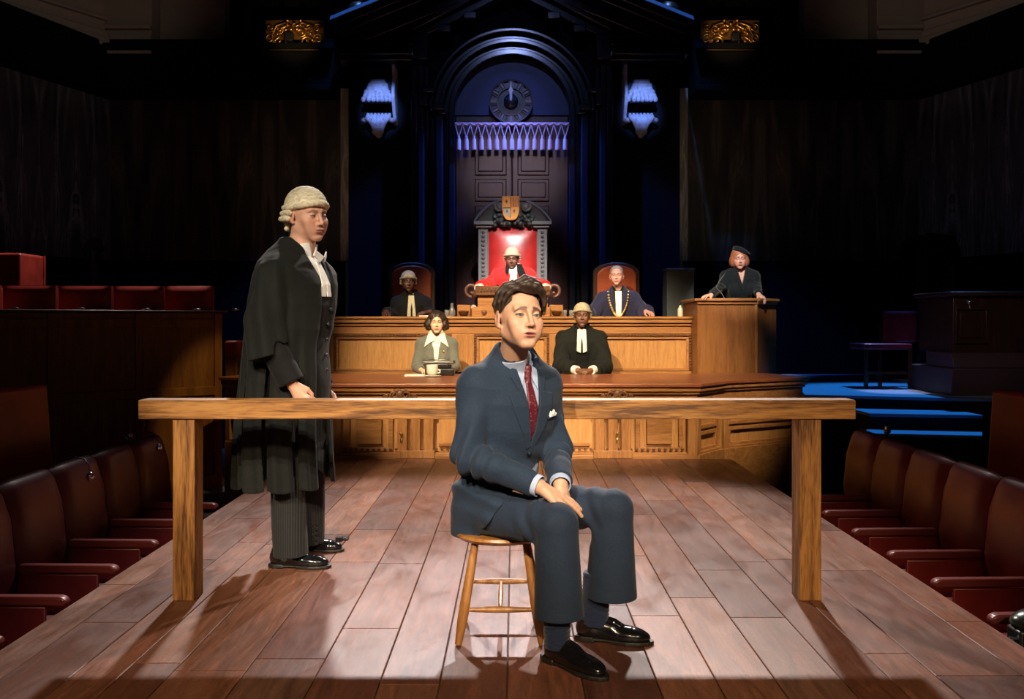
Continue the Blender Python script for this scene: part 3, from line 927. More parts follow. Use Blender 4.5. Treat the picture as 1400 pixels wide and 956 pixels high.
# carved cartouches on the frieze
for px in (548, 843):
    c = Vector((PX(px, FY) , FY - 0.052, TZ - 0.098))
    m = MB()
    for q in (-1, 1):
        m.tube(spiral((c.x + q * 0.05, c.z - 0.005), 0.04, 0.012, q * 1.3, -PI / 2, c.y, 18), 0.011, 7)
        m.tube(spiral((c.x + q * 0.12, c.z - 0.018), 0.025, 0.008, q * 1.2, -PI / 2, c.y, 14), 0.008, 7)
        m.tube([(c.x + q * 0.13, c.y, c.z - 0.03), (c.x + q * 0.2, c.y, c.z - 0.036), (c.x + q * 0.25, c.y, c.z - 0.03)], [0.012, 0.009, 0.004], 7)
        m.ball((c.x + q * 0.03, c.y, c.z + 0.035), (0.03, 0.014, 0.018), 10)
    m.ball((c.x, c.y, c.z), (0.035, 0.02, 0.042), 14)
    m.build('carved_cartouche', OAKD, t, angle=80)
    # drawer pull low on the pilaster
    m = MB(); m.ball((c.x + 0.005, FY - 0.03, 0.22), 0.016, 12); m.tube([(c.x + 0.005, FY, 0.22), (c.x + 0.005, FY - 0.03, 0.22)], 0.007, 8)
    m.ball((c.x + 0.005, FY - 0.02, 0.16), (0.012, 0.008, 0.025), 10)
    m.build('knob', GOLD, t, angle=80)

# ================================================================== JUDGES' BENCH
BY = 10.4
BZ = 1.245
bx0, bx1 = -2.115, 2.115
t = thing('judges_bench', 'long raised oak judges bench with panelled front under the throne', 'bench', (0, BY + 0.3, FLZ))
m = MB()
m.box((bx0 - 0.05, BY - 0.07, BZ - 0.03), (bx1 + 0.05, BY + 0.40, BZ))
m.build('bench_top', OAKX, t, bevel=0.01)
m = MB()
m.box((bx0 - 0.03, BY - 0.05, BZ - 0.075), (bx1 + 0.03, BY + 0.1, BZ - 0.03))
m.box((bx0 - 0.01, BY - 0.025, BZ - 0.11), (bx1 + 0.01, BY + 0.1, BZ - 0.075))
m.box((bx0, BY - 0.005, BZ - 0.20), (bx1, BY + 0.1, BZ - 0.11))
m.build('cornice', OAKX, t, bevel=0.008)
m = MB(); m.box((bx0, BY + 0.02, FLZ), (bx1, BY + 0.08, BZ - 0.05)); m.build('carcass', OAKP, t)
ml = MB(); mp = MB(); md = MB(); mz = MB()
z1 = BZ - 0.20; z0 = 0.62 - 0.0
ml.box((bx0, BY - 0.02, FLZ), (bx1, BY + 0.03, z0))
divs = [bx0, PX(640, BY) - 0.02, PX(703, BY) + 0.52, bx1]
stiles = [(bx0, bx0 + 0.06), (PX(618, BY), PX(648, BY)), (PX(751, BY), PX(781, BY)), (bx1 - 0.1, bx1)]
for (a, b) in stiles: mz.box((a, BY - 0.02, FLZ), (b, BY + 0.03, z1))
for i in range(3):
    a, b = stiles[i][1], stiles[i + 1][0]
    panel(md, Matrix.Translation((0, BY, 0)), a, b, z0 - 0.02, z1, 0.02, 0.028, 0.035)
    panel(ml, Matrix.Translation((0, BY, 0)), a + 0.028, b - 0.028, z0 + 0.008, z1 - 0.028, 0.02, 0.03, 0.025)
    # carved bead run
    n = int((b - a) / 0.035)
    for k_ in range(n):
        md.ball((a + 0.02 + k_ * 0.035, BY - 0.018, z1 - 0.014), (0.013, 0.01, 0.01), 6)
    for s_ in (a + 0.014, b - 0.014):
        for k_ in range(12): md.ball((s_, BY - 0.018, z0 + 0.02 + k_ * 0.033), (0.01, 0.01, 0.013), 6)
ml.build('rails', OAKX, t, bevel=0.004); mz.build_each('stile', OAKZ, t, bevel=0.004); md.build('carved_beading', OAKD, t, angle=60)
# small consoles under the cornice
m = MB()
for (a, b) in (stiles[2],):
    m.box((a - 0.0, BY - 0.035, 0.66), (b - 0.03, BY, 0.70))
m.build('console_moulding', OAKX, t, bevel=0.004)

# judge's reading desk and the blocks on the bench top
jy = BY + 0.12
t = thing('reading_desk', 'stepped oak reading desk with carved top edge in front of the judge in red', 'desk', (0, jy, BZ))
m = MB(); m.box((PX(650, jy), jy - 0.05, PZ(404, jy)), (PX(752, jy), jy + 0.28, PZ(391, jy)))
m.build('desk_top', OAKD, t, bevel=0.006)
m = MB(); m.box((PX(653, jy), jy - 0.0, PZ(420, jy)), (PX(749, jy), jy + 0.26, PZ(404, jy))); m.build('upper_box', OAKX, t, bevel=0.004)
m = MB(); m.box((PX(645, jy), jy - 0.04, BZ), (PX(752, jy), jy + 0.28, PZ(420, jy))); m.build('lower_box', OAKX, t, bevel=0.006)
m = MB()
for px in (662, 743):
    c = P(px, 427, jy - 0.045); m.lathe([(0.0, 0.0), (0.028, 0.0), (0.03, 0.01), (0.018, 0.018), (0.0, 0.02)], n=16, M=Matrix.Translation(c) @ Matrix.Rotation(PI / 2, 4, 'X'))
m.build('rosette', OAKD, t, angle=60)
m = MB()
for i in range(22):
    m.ball((PX(653, jy) + i * 0.0395, jy - 0.052, PZ(397, jy)), (0.015, 0.01, 0.03), 8)
m.build('carved_edge', OAKD, t, angle=60)
for i, px in enumerate((634, 761)):
    c = P(px, 434, jy)
    t = thing('bench_lamp_box', 'small oak lamp box with dark bowl on the bench top, %s of the reading desk' % ('left' if i == 0 else 'right'), 'lamp box', (c.x, jy, BZ), group='oak lamp boxes on the bench')
    m = MB()
    w = 0.075
    m.box((c.x - w, jy, BZ), (c.x + w, jy + 0.12, PZ(417, jy))); m.build('case', OAKX, t, bevel=0.006)
    m = MB(); m.lathe([(0.0, -0.05), (0.035, -0.045), (0.058, -0.01), (0.062, 0.012), (0.05, 0.016), (0.0, 0.018)], (c.x, jy - 0.02, PZ(427, jy)), 20)
    m.build('bowl', mat('bowl_bronze', (0.10, 0.045, 0.015), 0.35, 0.5), t, angle=60)

# carafes, tumblers and papers on the bench
def lathe_thing(name, label, cat, c, prof, mt, group=None, n=20, extra=None):
    m = MB(); m.lathe(prof, tuple(c), n)
    o = m.build(name, mt, angle=60)
    return tag(o, label, cat, group)
c = P(618, 433, jy + 0.1); c.z = BZ
lathe_thing('water_carafe', 'clear glass water carafe on the bench left of the reading desk', 'carafe', c,
            [(0.0, 0.0), (0.035, 0.0), (0.042, 0.02), (0.04, 0.06), (0.02, 0.10), (0.015, 0.14), (0.022, 0.155), (0.018, 0.152), (0.012, 0.14), (0.0, 0.13)], GLASS)
for (px, lab) in ((611, 'small glass tumbler standing left of the water carafe'), (772, 'glass tumbler on the bench right of the right lamp box'), (781, 'rightmost glass tumbler on the bench beside the lamp box')):
    c = P(px, 433, jy + 0.05); c.z = BZ
    lathe_thing('glass_tumbler', lab, 'tumbler', c, [(0.0, 0.0), (0.024, 0.0), (0.028, 0.075), (0.026, 0.075), (0.022, 0.006), (0.0, 0.006)], GLASS, 'glass tumblers on the bench')
c = P(930, 433, jy); c.z = BZ
t = thing('water_bottle', 'pale glass bottle standing on the bench beside the witness box', 'bottle', tuple(c))
m = MB(); m.lathe([(0.0, 0.0), (0.028, 0.0), (0.03, 0.01), (0.03, 0.085), (0.012, 0.115), (0.011, 0.135), (0.0, 0.135)], tuple(c), 16); m.build('glass_body', mat('milky_glass', (0.62, 0.60, 0.50), 0.2), t, angle=60)
m = MB(); m.lathe([(0.0, 0.133), (0.014, 0.133), (0.014, 0.155), (0.0, 0.157)], tuple(c), 12); m.build('cap', CHROME, t, angle=60)
def sheet(name, label, cx_, cy_, w, d, z, rot=0.0, th=0.006, group=None, mt=None):
    M = Matrix.Translation((cx_, cy_, z)) @ Matrix.Rotation(rot, 4, 'Z')
    m = MB(); m.box((-w / 2, -d / 2, 0), (w / 2, d / 2, th), M)
    return tag(m.build(name, mt or PAPER), label, 'papers', group)
sheet('paper_stack', 'white papers lying on the bench right of the wigged man at the back left', PX(580, jy), jy + 0.04, 0.13, 0.2, BZ, 0.1, 0.012)
sheet('paper_stack', 'white papers lying on the table left of the white cup', PX(568, 9.1), 9.03, 0.19, 0.2, TZ, 0.08, 0.012)

# clerk's typewriter-like instrument with white cup, in front of the woman in grey
cy_ = 9.0
c = P(600, 515, cy_); c.z = TZ
t = thing('recording_machine', 'small black and chrome machine on the table before the woman in grey', 'machine', tuple(c))
m = MB(); m.box((c.x - 0.14, cy_ + 0.02, TZ), (c.x + 0.15, cy_ + 0.16, TZ + 0.07)); m.box((c.x - 0.10, cy_ + 0.05, TZ + 0.07), (c.x + 0.12, cy_ + 0.14, TZ + 0.12))
m.build('case', BLKP, t, bevel=0.012)
m = MB(); m.tube([(c.x - 0.15, cy_ + 0.06, TZ + 0.13), (c.x + 0.14, cy_ + 0.06, TZ + 0.13)], 0.012, 10)
m.ball((c.x - 0.15, cy_ + 0.06, TZ + 0.13), 0.02, 10); m.ball((c.x + 0.14, cy_ + 0.06, TZ + 0.13), 0.02, 10)
m.tube([(c.x - 0.10, cy_ + 0.04, TZ + 0.10), (c.x - 0.10, cy_ + 0.04, TZ + 0.155), (c.x + 0.09, cy_ + 0.04, TZ + 0.155), (c.x + 0.09, cy_ + 0.04, TZ + 0.10)], 0.006, 8)
m.build('carriage', CHROME, t, angle=60)
c = P(591, 512, 8.86); c.z = TZ
t = thing('china_cup', 'white china cup on a saucer in front of the black machine', 'cup', tuple(c))
m = MB(); m.lathe([(0.0, 0.0), (0.05, 0.002), (0.085, 0.012), (0.083, 0.015), (0.05, 0.008), (0.0, 0.008)], tuple(c), 24); m.build('saucer', CHINA, t, angle=60)
m = MB(); m.lathe([(0.0, 0.01), (0.034, 0.01), (0.055, 0.04), (0.058, 0.115), (0.054, 0.115), (0.050, 0.045), (0.0, 0.03)], tuple(c), 24)
m.tube([(c.x + 0.05, c.y, TZ + 0.07), (c.x + 0.075, c.y, TZ + 0.065), (c.x + 0.075, c.y, TZ + 0.04), (c.x + 0.045, c.y, TZ + 0.035)], 0.006, 8)
m.build('bowl', CHINA, t, angle=60)

# ================================================================== WITNESS BOX
wy = 10.0
wz = PZ(408, wy)
t = thing('witness_box', 'tall plain oak witness box under the woman in the black beret', 'witness box', (PX(1005, wy), wy + 0.4, FLZ))
pl = [(PX(955, wy), wy + 0.05), (PX(1034, wy), wy), (PX(1061, wy + 0.35), wy + 0.35), (PX(1061, wy + 0.35), wy + 0.9), (PX(955, wy), wy + 0.9)]
# walls
def wallseg(mb, a, b, z0, z1, th, out=0.0):
    M, ln = faceframe(a, b); mb.box((-0.002, -out, z0), (ln + 0.002, th, z1), M)
m = MB()
for i in range(3): wallseg(m, pl[i], pl[i + 1], FLZ, wz - 0.04, 0.035)
wallseg(m, pl[4], pl[0], FLZ, wz - 0.04, 0.035)
m.build('panelling', wood('oak_witness', (0.15, 0.055, 0.014), (0.24, 0.092, 0.024), (0.30, 0.125, 0.036), 'Z', 0.42, 0.7), t)
m = MB()
for i in range(3): wallseg(m, pl[i], pl[i + 1], wz - 0.03, wz, 0.13, 0.045)
wallseg(m, pl[4], pl[0], wz - 0.03, wz, 0.13, 0.03)
for i in range(3): wallseg(m, pl[i], pl[i + 1], wz - 0.065, wz - 0.03, 0.05, 0.02)
m.build('top_rail', OAKX, t, bevel=0.006)
m = MB()
M, ln = faceframe(pl[0], pl[1]); m.box((ln - 0.02, -0.012, FLZ), (ln + 0.012, 0.03, wz - 0.065), M)
m.build('corner_post', OAKZ, t, bevel=0.004)

# grey plinth behind the bench end
yy = 11.3
m = MB(); m.box((PX(912, yy), yy, FLZ), (PX(949, yy), yy + 0.35, PZ(370, yy))); m.box((PX(911, yy), yy - 0.02, PZ(370, yy)), (PX(950, yy), yy + 0.37, PZ(367, yy)))
tag(m.build('grey_pedestal', mat('slate_grey', (0.07, 0.085, 0.09), 0.6), bevel=0.006), 'grey square pedestal behind the bench end, left of the witness box', 'pedestal')

# dark floor dais behind the bench that carries chairs and throne
m = MB(); m.box((-2.9, 11.02, FLZ), (3.4, 12.3, 0.35)); m.box((2.2, 10.1, FLZ), (3.0, 10.9, 0.52))
tag(m.build('dais', CARPET), 'dark carpeted dais behind the judges bench', 'dais', kind='structure')

# ================================================================== THRONE
ty = 11.75; k = ty / F
t = thing('judge_throne', 'tall carved throne with crimson leather back and gold shield crest', 'throne', (0, ty, 0.35))
tc_ = PX(701, ty)
m = MB()
for s in (-1, 1):
    xo, xi = tc_ + s * 47 * k, tc_ + s * 34 * k
    m.box((xo, ty - 0.02, 0.35), (xi, ty + 0.12, PZ(311, ty)))
    m.box((tc_ + s * 43.5 * k, ty - 0.035, 0.9), (tc_ + s * 37.5 * k, ty, PZ(316, ty)))
    m.box((tc_ + s * 53 * k, ty - 0.08, PZ(308, ty)), (tc_ + s * 26 * k, ty + 0.14, PZ(303, ty)))
    m.box((tc_ + s * 50 * k, ty - 0.05, PZ(312, ty)), (tc_ + s * 28 * k, ty + 0.13, PZ(308, ty)))
m.build('columns', GREYST, t, bevel=0.006)
m = MB()
for s in (-1, 1):
    for j in range(16):
        m.ball((tc_ + s * 40.5 * k, ty - 0.04, 1.5 + j * 0.055), (0.022, 0.012, 0.02), 8)
m.build('carved_foliage', mat('carved_dark', (0.05, 0.05, 0.055), 0.5), t, angle=80)
m = MB()
for s in (-1, 1):   # broken scroll pediment
    path = []
    for i in range(17):
        u = i / 16
        x = 52 - 33 * u; y = 303 - 27 * (u ** 0.8) - 3 * math.sin(u * PI)
        path.append((tc_ + s * x * k, ty - 0.02, PZ(y, ty)))
    m.tube(path, [0.016 + 0.012 * u / 16 for u in range(17)], 8)
    sp = spiral((tc_ + s * 18 * k, PZ(283, ty)), 7 * k, 2 * k, -s * 1.3, PI / 2, ty - 0.03)
    m.tube(sp, 0.020, 8)
    m.ball((tc_ + s * 18 * k, ty - 0.03, PZ(284, ty)), 0.04, 10)
m.build('scroll_pediment', GREYST, t, angle=80)
m = MB()
for s in (-1, 1):
    poly = [(tc_ + s * 50 * k, PZ(303, ty)), (tc_ + s * 34 * k, PZ(290, ty)), (tc_ + s * 20 * k, PZ(279, ty)), (tc_, PZ(279, ty)), (tc_, PZ(303, ty))]
    m.prism(poly, ty + 0.02, ty + 0.08)
m.build('pediment_back', mat('pediment_black', (0.02, 0.018, 0.016), 0.5), t)
m = MB()
random.seed(4)
for i in range(46):  # oak-leaf carving under the shield
    a = random.uniform(-1, 1); x = a * 27; y = 299 + random.uniform(-7, 8) + 3 * abs(a)
    m.ball((tc_ + x * k, ty - 0.05 - random.uniform(0, 0.03), PZ(y, ty)), (0.035, 0.03, 0.028), 8)
m.build('leaf_carving', mat('leaf_black', (0.035, 0.04, 0.038), 0.4), t, angle=80)
# shield with quartered arms
yc = ty - 0.12
def shield(px0, px1, y0, y1, yy_, th, mb):
    cx_ = (px0 + px1) / 2; w = (px1 - px0) / 2
    pts = [(PX(cx_ - w, yy_), PZ(y0, yy_)), (PX(cx_ + w, yy_), PZ(y0, yy_))]
    for i in range(1, 12):
        u = i / 12
        pts.append((PX(cx_ + w * math.cos(u * PI / 2) ** 0.6, yy_), PZ(y0 + (y1 - y0) * (0.45 + 0.55 * math.sin(u * PI / 2)), yy_)))
    pts.append((PX(cx_, yy_), PZ(y1, yy_)))
    for i in range(11, 0, -1):
        u = i / 12
        pts.append((PX(cx_ - w * math.cos(u * PI / 2) ** 0.6, yy_), PZ(y0 + (y1 - y0) * (0.45 + 0.55 * math.sin(u * PI / 2)), yy_)))
    mb.prism(pts, yy_, yy_ + th)
m = MB(); shield(686.5, 710, 268, 301, yc, 0.05, m); sh = m.build('shield', mat('shield_orange', (0.85, 0.36, 0.06), 0.45), t, bevel=0.006)
m = MB(); m.box((PX(698, yc), yc - 0.006, PZ(283, yc)), (PX(709, yc), yc, PZ(269.5, yc))); m.build('red_quarter', mat('shield_red', (0.72, 0.22, 0.04), 0.45), sh)
m = MB(); m.prism([(PX(688, yc), PZ(284.5, yc)), (PX(698, yc), PZ(284.5, yc)), (PX(698, yc), PZ(299, yc)), (PX(690.5, yc), PZ(292, yc))], yc - 0.006, yc); m.build('silver_quarter', mat('shield_silver', (0.52, 0.50, 0.40), 0.4), sh)
m = MB()
m.box((PX(688, yc), yc - 0.012, PZ(285, yc)), (PX(697.5, yc), yc, PZ(283.4, yc)))
m.box((PX(697.6, yc), yc - 0.012, PZ(298, yc)), (PX(698.4, yc), yc, PZ(269, yc)))
for (a, b, w, h) in ((692.5, 275.5, 3.2, 5), (703, 288.5, 3, 5), (693.3, 289, 3, 5)):
    q = P(a, b, yc); m.cbox((q.x, yc - 0.008, q.z), (w * k * 0.35, 0.01, h * k)); m.cbox((q.x, yc - 0.008, q.z), (w * k, 0.01, h * k * 0.3))
for a in (701.5, 705, 708): m.box((PX(a, yc), yc - 0.012, PZ(283, yc)), (PX(a + 0.9, yc), yc, PZ(270, yc)))
m.build('heraldic_marks', mat('shield_dark', (0.10, 0.05, 0.02), 0.5), sh)
m = MB(); m.box((tc_ - 34 * k, ty + 0.03, 0.5), (tc_ + 34 * k, ty + 0.1, PZ(305, ty))); m.build('back_frame', GREYST, t)
# padded leather back, domed
def pad(name, x0, x1, z0, z1, y, bulge, mt, parent, nx=14, nz=20, edge=0.05, world=True, pw=5):
    m = MB(); vs = []; fs = []
    def pr(u): return (1 - abs(2 * u - 1) ** pw) ** 0.6 if 0 < u < 1 else 0.0
    for j in range(nz + 1):
        for i in range(nx + 1):
            u, v_ = i / nx, j / nz
            b = pr(u) * pr(v_)
            vs.append((x0 + (x1 - x0) * u, y - bulge * b, z0 + (z1 - z0) * v_))
    for j in range(nz):
        for i in range(nx):
            a = j * (nx + 1) + i; fs.append((a, a + 1, a + nx + 2, a + nx + 1))
    m.add(vs, fs)
    m.box((x0, y - 0.002, z0), (x1, y + 0.04, z1))
    return m.build(name, mt, parent, world=world, angle=80)
pad('leather_back', tc_ - 33 * k, tc_ + 33 * k, 0.85, PZ(311, ty), ty + 0.03, 0.11, THRONE, t, pw=2.2)
m = MB(); m.box((tc_ - 0.36, ty - 0.60, 1.04), (tc_ + 0.36, ty, 1.13)); m.build('seat', THRONE, t, bevel=0.03)
for s in (-1, 1):   # scrolled arms with curling ends
    m = MB()
    xa = tc_ + s * 49 * k
    yq = ty - 0.55
    m.tube([(xa, ty, 1.28), (xa, ty - 0.3, 1.30), (xa + s * 0.02, yq, 1.36)], [0.03, 0.032, 0.035], 10)
    c = (tc_ + s * 53 * k, PZ(397, yq) )
    m.tube(spiral(c, 0.085, 0.03, s * 1.1, -PI / 2, yq - 0.05), 0.02, 8)
    m.tube([(xa, yq, 0.8), (xa + s * 0.03, yq - 0.03, 1.1), (xa - s * 0.02, yq, 1.3)], [0.03, 0.045, 0.03], 10)
    m.build('arm', mat('arm_wood', (0.16, 0.07, 0.045), 0.35), t, angle=80)

# red leather chairs of the two men either side
for s, px, cc in ((-1, 563, ORANGEL), (1, 843, ORANGEL)):
    yy = 11.55; k = yy / F; xc = PX(px, yy)
    side = 'left' if s < 0 else 'right'
    t = thing('judges_chair', 'arched tan leather chair behind the bench at the far %s' % side, 'chair', (xc, yy, 0.35), group='arched chairs beside the throne')
    def top(w, h, b): return [(xc - w, b), (xc + w, b)] + [(xc + w * math.cos(a), h - 0.13 + 0.13 * math.sin(a)) for a in [PI * i / 16 for i in range(17)]]
    zt = PZ(362, yy)
    m = MB(); m.prism(top(32 * k, zt + 0.03, 0.6), yy, yy + 0.06); m.build('back_frame', DARKWZ, t, bevel=0.012)
    m = MB(); m.prism(top(27 * k, zt - 0.01, 0.9), yy - 0.035, yy); m.build('leather_back', cc, t, bevel=0.02, bseg=3)
    m = MB(); m.box((xc - 0.27, yy - 0.5, 0.72), (xc + 0.27, yy, 0.80)); m.build('seat', cc, t, bevel=0.02)
    for (a, b) in ((-0.25, -0.46), (0.25, -0.46), (-0.25, 0.02), (0.25, 0.02)):
        m = MB(); m.cbox((xc + a, yy + b, 0.53), (0.05, 0.05, 0.38)); m.build('leg', DARKWZ, t)
    for q in (-1, 1):
        m = MB(); m.tube([(xc + q * 0.28, yy, 1.0), (xc + q * 0.29, yy - 0.25, 1.02), (xc + q * 0.28, yy - 0.45, 0.98), (xc + q * 0.28, yy - 0.45, 0.8)], 0.025, 8); m.build('armrest', DARKW, t, angle=80)

# ================================================================== STALLS BESIDE THE STAGE
def make_stall(name, label, group, mt):
    """theatre style leather seat; local: sitter looks along -X, arm at the near end (-Y side)"""
    t = thing(name, label, 'chair', (0, 0, 0), 0, group)
    pt = 0.505
    m = MB()
    # back: padded slab, slightly reclined, profile in XZ extruded along Y
    prof = [(0.02, 0.40), (-0.015, 0.62), (0.01, 0.85), (0.05, 0.985), (0.075, 1.02), (0.115, 1.03), (0.145, 1.01), (0.15, 0.95), (0.13, 0.40)]
    ny = 10; vs = []; fs = []; n = len(prof)
    for j in range(ny + 1):
        u = j / ny; e = (1 - abs(2 * u - 1) ** 6)
        for (x, z) in prof:
            xx = x if x > 0.09 else x + (1 - e) * 0.03
            vs.append((xx, (u - 0.5) * (pt - 0.006), z - (1 - e) * (0.018 if z > 0.9 else 0)))
    for j in range(ny):
        for i in range(n):
            i2 = (i + 1) % n
            fs.append((j * n + i, (j + 1) * n + i, (j + 1) * n + i2, j * n + i2))
    fs.append(tuple(range(n))); fs.append(tuple(ny * n + i for i in range(n))[::-1])
    m.add(vs, fs)
    m.build('backrest', mt, t, world=False, angle=50)
    m = MB(); m.box((-0.42, -0.215, 0.34), (0.03, 0.215, 0.44)); m.build('seat_cushion', mt, t, world=False, bevel=0.03, bseg=3)
    m = MB(); m.box((-0.38, -0.24, 0.0), (0.12, -0.225, 0.58)); m.box((-0.38, -0.2, 0.0), (0.1, 0.22, 0.06)); m.build('side_panel', mt, t, world=False, bevel=0.008)
    m = MB(); pr = [(-0.47, 0.585), (-0.475, 0.60), (-0.465, 0.617), (-0.44, 0.625), (0.02, 0.628), (0.02, 0.59), (-0.44, 0.585)]
    m.prism(pr, -0.255, -0.205, 'Y'); m.build('armrest', mat('arm_leather', (0.13, 0.022, 0.02), 0.3) if 'arm_leather' not in MATS else MATS['arm_leather'], t, world=False, bevel=0.008, bseg=3)
    return t
desc_r = ['nearest whole seat', 'second seat back from the viewer', 'middle seat of the row', 'seat third from the far end', 'second seat from the far end', 'farthest seat, just behind the right rail post']
desc_l = ['nearest seat at the left frame edge', 'second seat back from the viewer', 'middle seat of the row', 'seat in front of the left rail post', 'second seat from the far end', 'farthest seat, behind the left rail post']
ys_r = [3.75, 4.26, 4.765, 5.27, 5.775, 6.28]
ys_l = [3.48, 3.99, 4.495, 5.0, 5.505, 6.01]
protoR = None
for side, ys, ds in ((1, ys_r, desc_r), (-1, ys_l, desc_l)):
    proto = make_stall('stall_chair', '', 'leather seats along the %s edge of the stage' % ('right' if side > 0 else 'left'), REDL if side > 0 else MAROON)
    for i, (y, dsc) in enumerate(zip(ys, ds)):
        o = proto if i == 0 else copy_tree(proto)
        o['label'] = '%s leather seat on the %s stage edge, %s' % ('oxblood' if side > 0 else 'maroon', 'right' if side > 0 else 'left', dsc)
        # arm plane (local y -0.23) should sit at y for both sides
        if side > 0:
            o.location = (2.42, y + 0.23, FLZ)
        else:
            o.location = (-2.42, y - 0.23 + 0.46, FLZ)
            o.scale = (-1, 1, 1)
        WM[o.name] = Matrix.Translation(o.location)
# end scroll of the near right row
t = thing('bench_end_arm', 'black rounded padded arm end with chrome foot at the lower right corner', 'arm rest', (2.0, 3.55, FLZ))
c = P(1385, 858, 3.55)
m = MB(); m.ball((c.x + 0.14, 3.55, c.z + 0.02), (0.15, 0.09, 0.055), 24); m.build('pad', mat('black_leather', (0.012, 0.016, 0.014), 0.25), t, angle=80)
m = MB(); m.tube([(c.x - 0.03, 3.52, c.z - 0.12), (c.x - 0.02, 3.52, c.z - 0.03)], [0.035, 0.018], 12); m.build('foot', CHROME, t, angle=60)
m = MB(); m.box((c.x + 0.0, 3.5, FLZ), (c.x + 0.2, 3.6, c.z)); m.build('support', BLKP, t, bevel=0.01)

# microphones clipped to the back of the left row
for i, (px, py, yy) in enumerate(((123, 652, 5.0), (217, 612, 6.0))):
    c = P(px, py, yy)
    t = thing('seat_microphone', 'small chrome microphone on the left row of seats, %s' % ('nearer the viewer' if i == 0 else 'beside the rail post'), 'microphone', (c.x, c.y, c.z), group='microphones on the left seats')
    m = MB(); m.ball(c, (0.022, 0.022, 0.026), 14); m.build('head', CHROME, t, angle=80)
    m = MB(); m.tube([c + Vector((0, 0, 0.0)), c + Vector((-0.015, 0.02, 0.06)), c + Vector((-0.05, 0.04, 0.09)), c + Vector((-0.10, 0.04, 0.10))], 0.004, 8); m.build('stem', BLKP, t)

# ---------------- left: rear rows with a long desk front
t = thing('side_desk', 'long dark panelled desk front below the row of red seats on the left', 'desk', (-4.0, 8.4, FLZ))
a2, b2 = Vector((PX(-60, 7.9), 7.9)), Vector((PX(303, 9.4), 9.4))
M, ln = faceframe(a2, b2)
zt = PZ(425, 9.4)
m = MB(); m.box((0, -0.05, zt - 0.03), (ln + 0.05, 0.25, zt), M); m.build('desk_top', DARKW, t, bevel=0.006)
m = MB(); m.box((0, 0.0, FLZ + 0.0), (ln, 0.2, zt - 0.03), M); m.build('carcass', SIDEW, t)
m = MB()
st = [ln - 0.04 - i * 0.78 for i in range(8) if ln - 0.04 - i * 0.78 > 0]
for x in st: m.box((x - 0.04, -0.02, FLZ), (x + 0.04, 0.0, zt - 0.03), M)
for z in (zt - 0.12, PZ(535, 9.2)): m.box((0, -0.018, z - 0.05), (ln, 0.0, z + 0.04), M)
m.box((0, -0.03, FLZ), (ln, 0.0, FLZ + 0.25), M)
m.build('stiles', SIDEW, t, bevel=0.005)
m = MB(); m.box((-0.2, -0.35, FLZ), (ln, -0.0, FLZ + 0.12), M); m.build('step', mat('step_edge', (0.10, 0.09, 0.10), 0.5), t)
m = MB()
for x in (0.45, 1.0, 1.6, 2.1, 2.5):
    m.ball((M @ Vector((x, -0.0, zt + 0.012))), (0.045, 0.02, 0.012), 10)
m.build('desk_hinge', CHROME, t, angle=80)
# red backs over the desk
edges = [-72, 0, 77, 153, 224, 292]
txt = ['cut off by the left frame edge', 'first whole one from the frame edge', 'second whole one', 'third whole one', 'last at the desk end']
for i in range(5):
    # seats stand 0.36 m behind the canted desk
    pc = (edges[i] + edges[i + 1]) / 2
    y0 = 8.0
    for _ in range(20): y0 = 7.9 + (PX(pc, y0) - PX(-60, 7.9)) * (9.4 - 7.9) / (PX(303, 9.4) - PX(-60, 7.9)) + 0.50
    a, b = PX(edges[i] + 1, y0), PX(edges[i + 1] - 1, y0)
    t = thing('side_chair', 'red leather seat back above the long left desk, %s' % txt[i], 'chair', ((a + b) / 2, y0, FLZ), group='red seats above the left desk')
    pad('backrest', a, b, PZ(440, y0) - 0.2, PZ(390 + i * 0.4, y0), y0, 0.05, REDT, t)
    m = MB(); m.box((a + 0.01, y0, FLZ), (b - 0.01, y0 + 0.1, PZ(391, y0))); m.build('back_shell', REDT, t, bevel=0.03, bseg=3)
t = thing('side_chair', 'single higher red leather seat back at the left frame edge above the row', 'seat', (PX(20, 10.2), 10.2, FLZ), group=None)
pad('backrest', PX(-40, 10.2), PX(60, 10.2), PZ(400, 10.2), PZ(350, 10.2), 10.2, 0.06, REDT, t)
m = MB(); m.box((PX(-40, 10.2), 10.2, FLZ), (PX(60, 10.2), 9.72, PZ(350, 10.2))); m.build('back_shell', REDT, t, bevel=0.03, bseg=3)
# tan seat and low newel beside the barrister
t = thing('tan_seat', 'small tan leather seat end right of the long left desk', 'seat', (PX(315, 9.7), 9.7, FLZ))
m = MB(); m.box((PX(306, 9.7), 9.7, PZ(488, 9.7)), (PX(325, 9.7), 9.95, PZ(466, 9.7))); m.build('cushion', ORANGEL, t, bevel=0.03, bseg=3)
m = MB(); m.box((PX(307, 9.7), 9.72, FLZ), (PX(323, 9.7), 9.9, PZ(487, 9.7))); m.build('support', SIDEW, t, bevel=0.01)
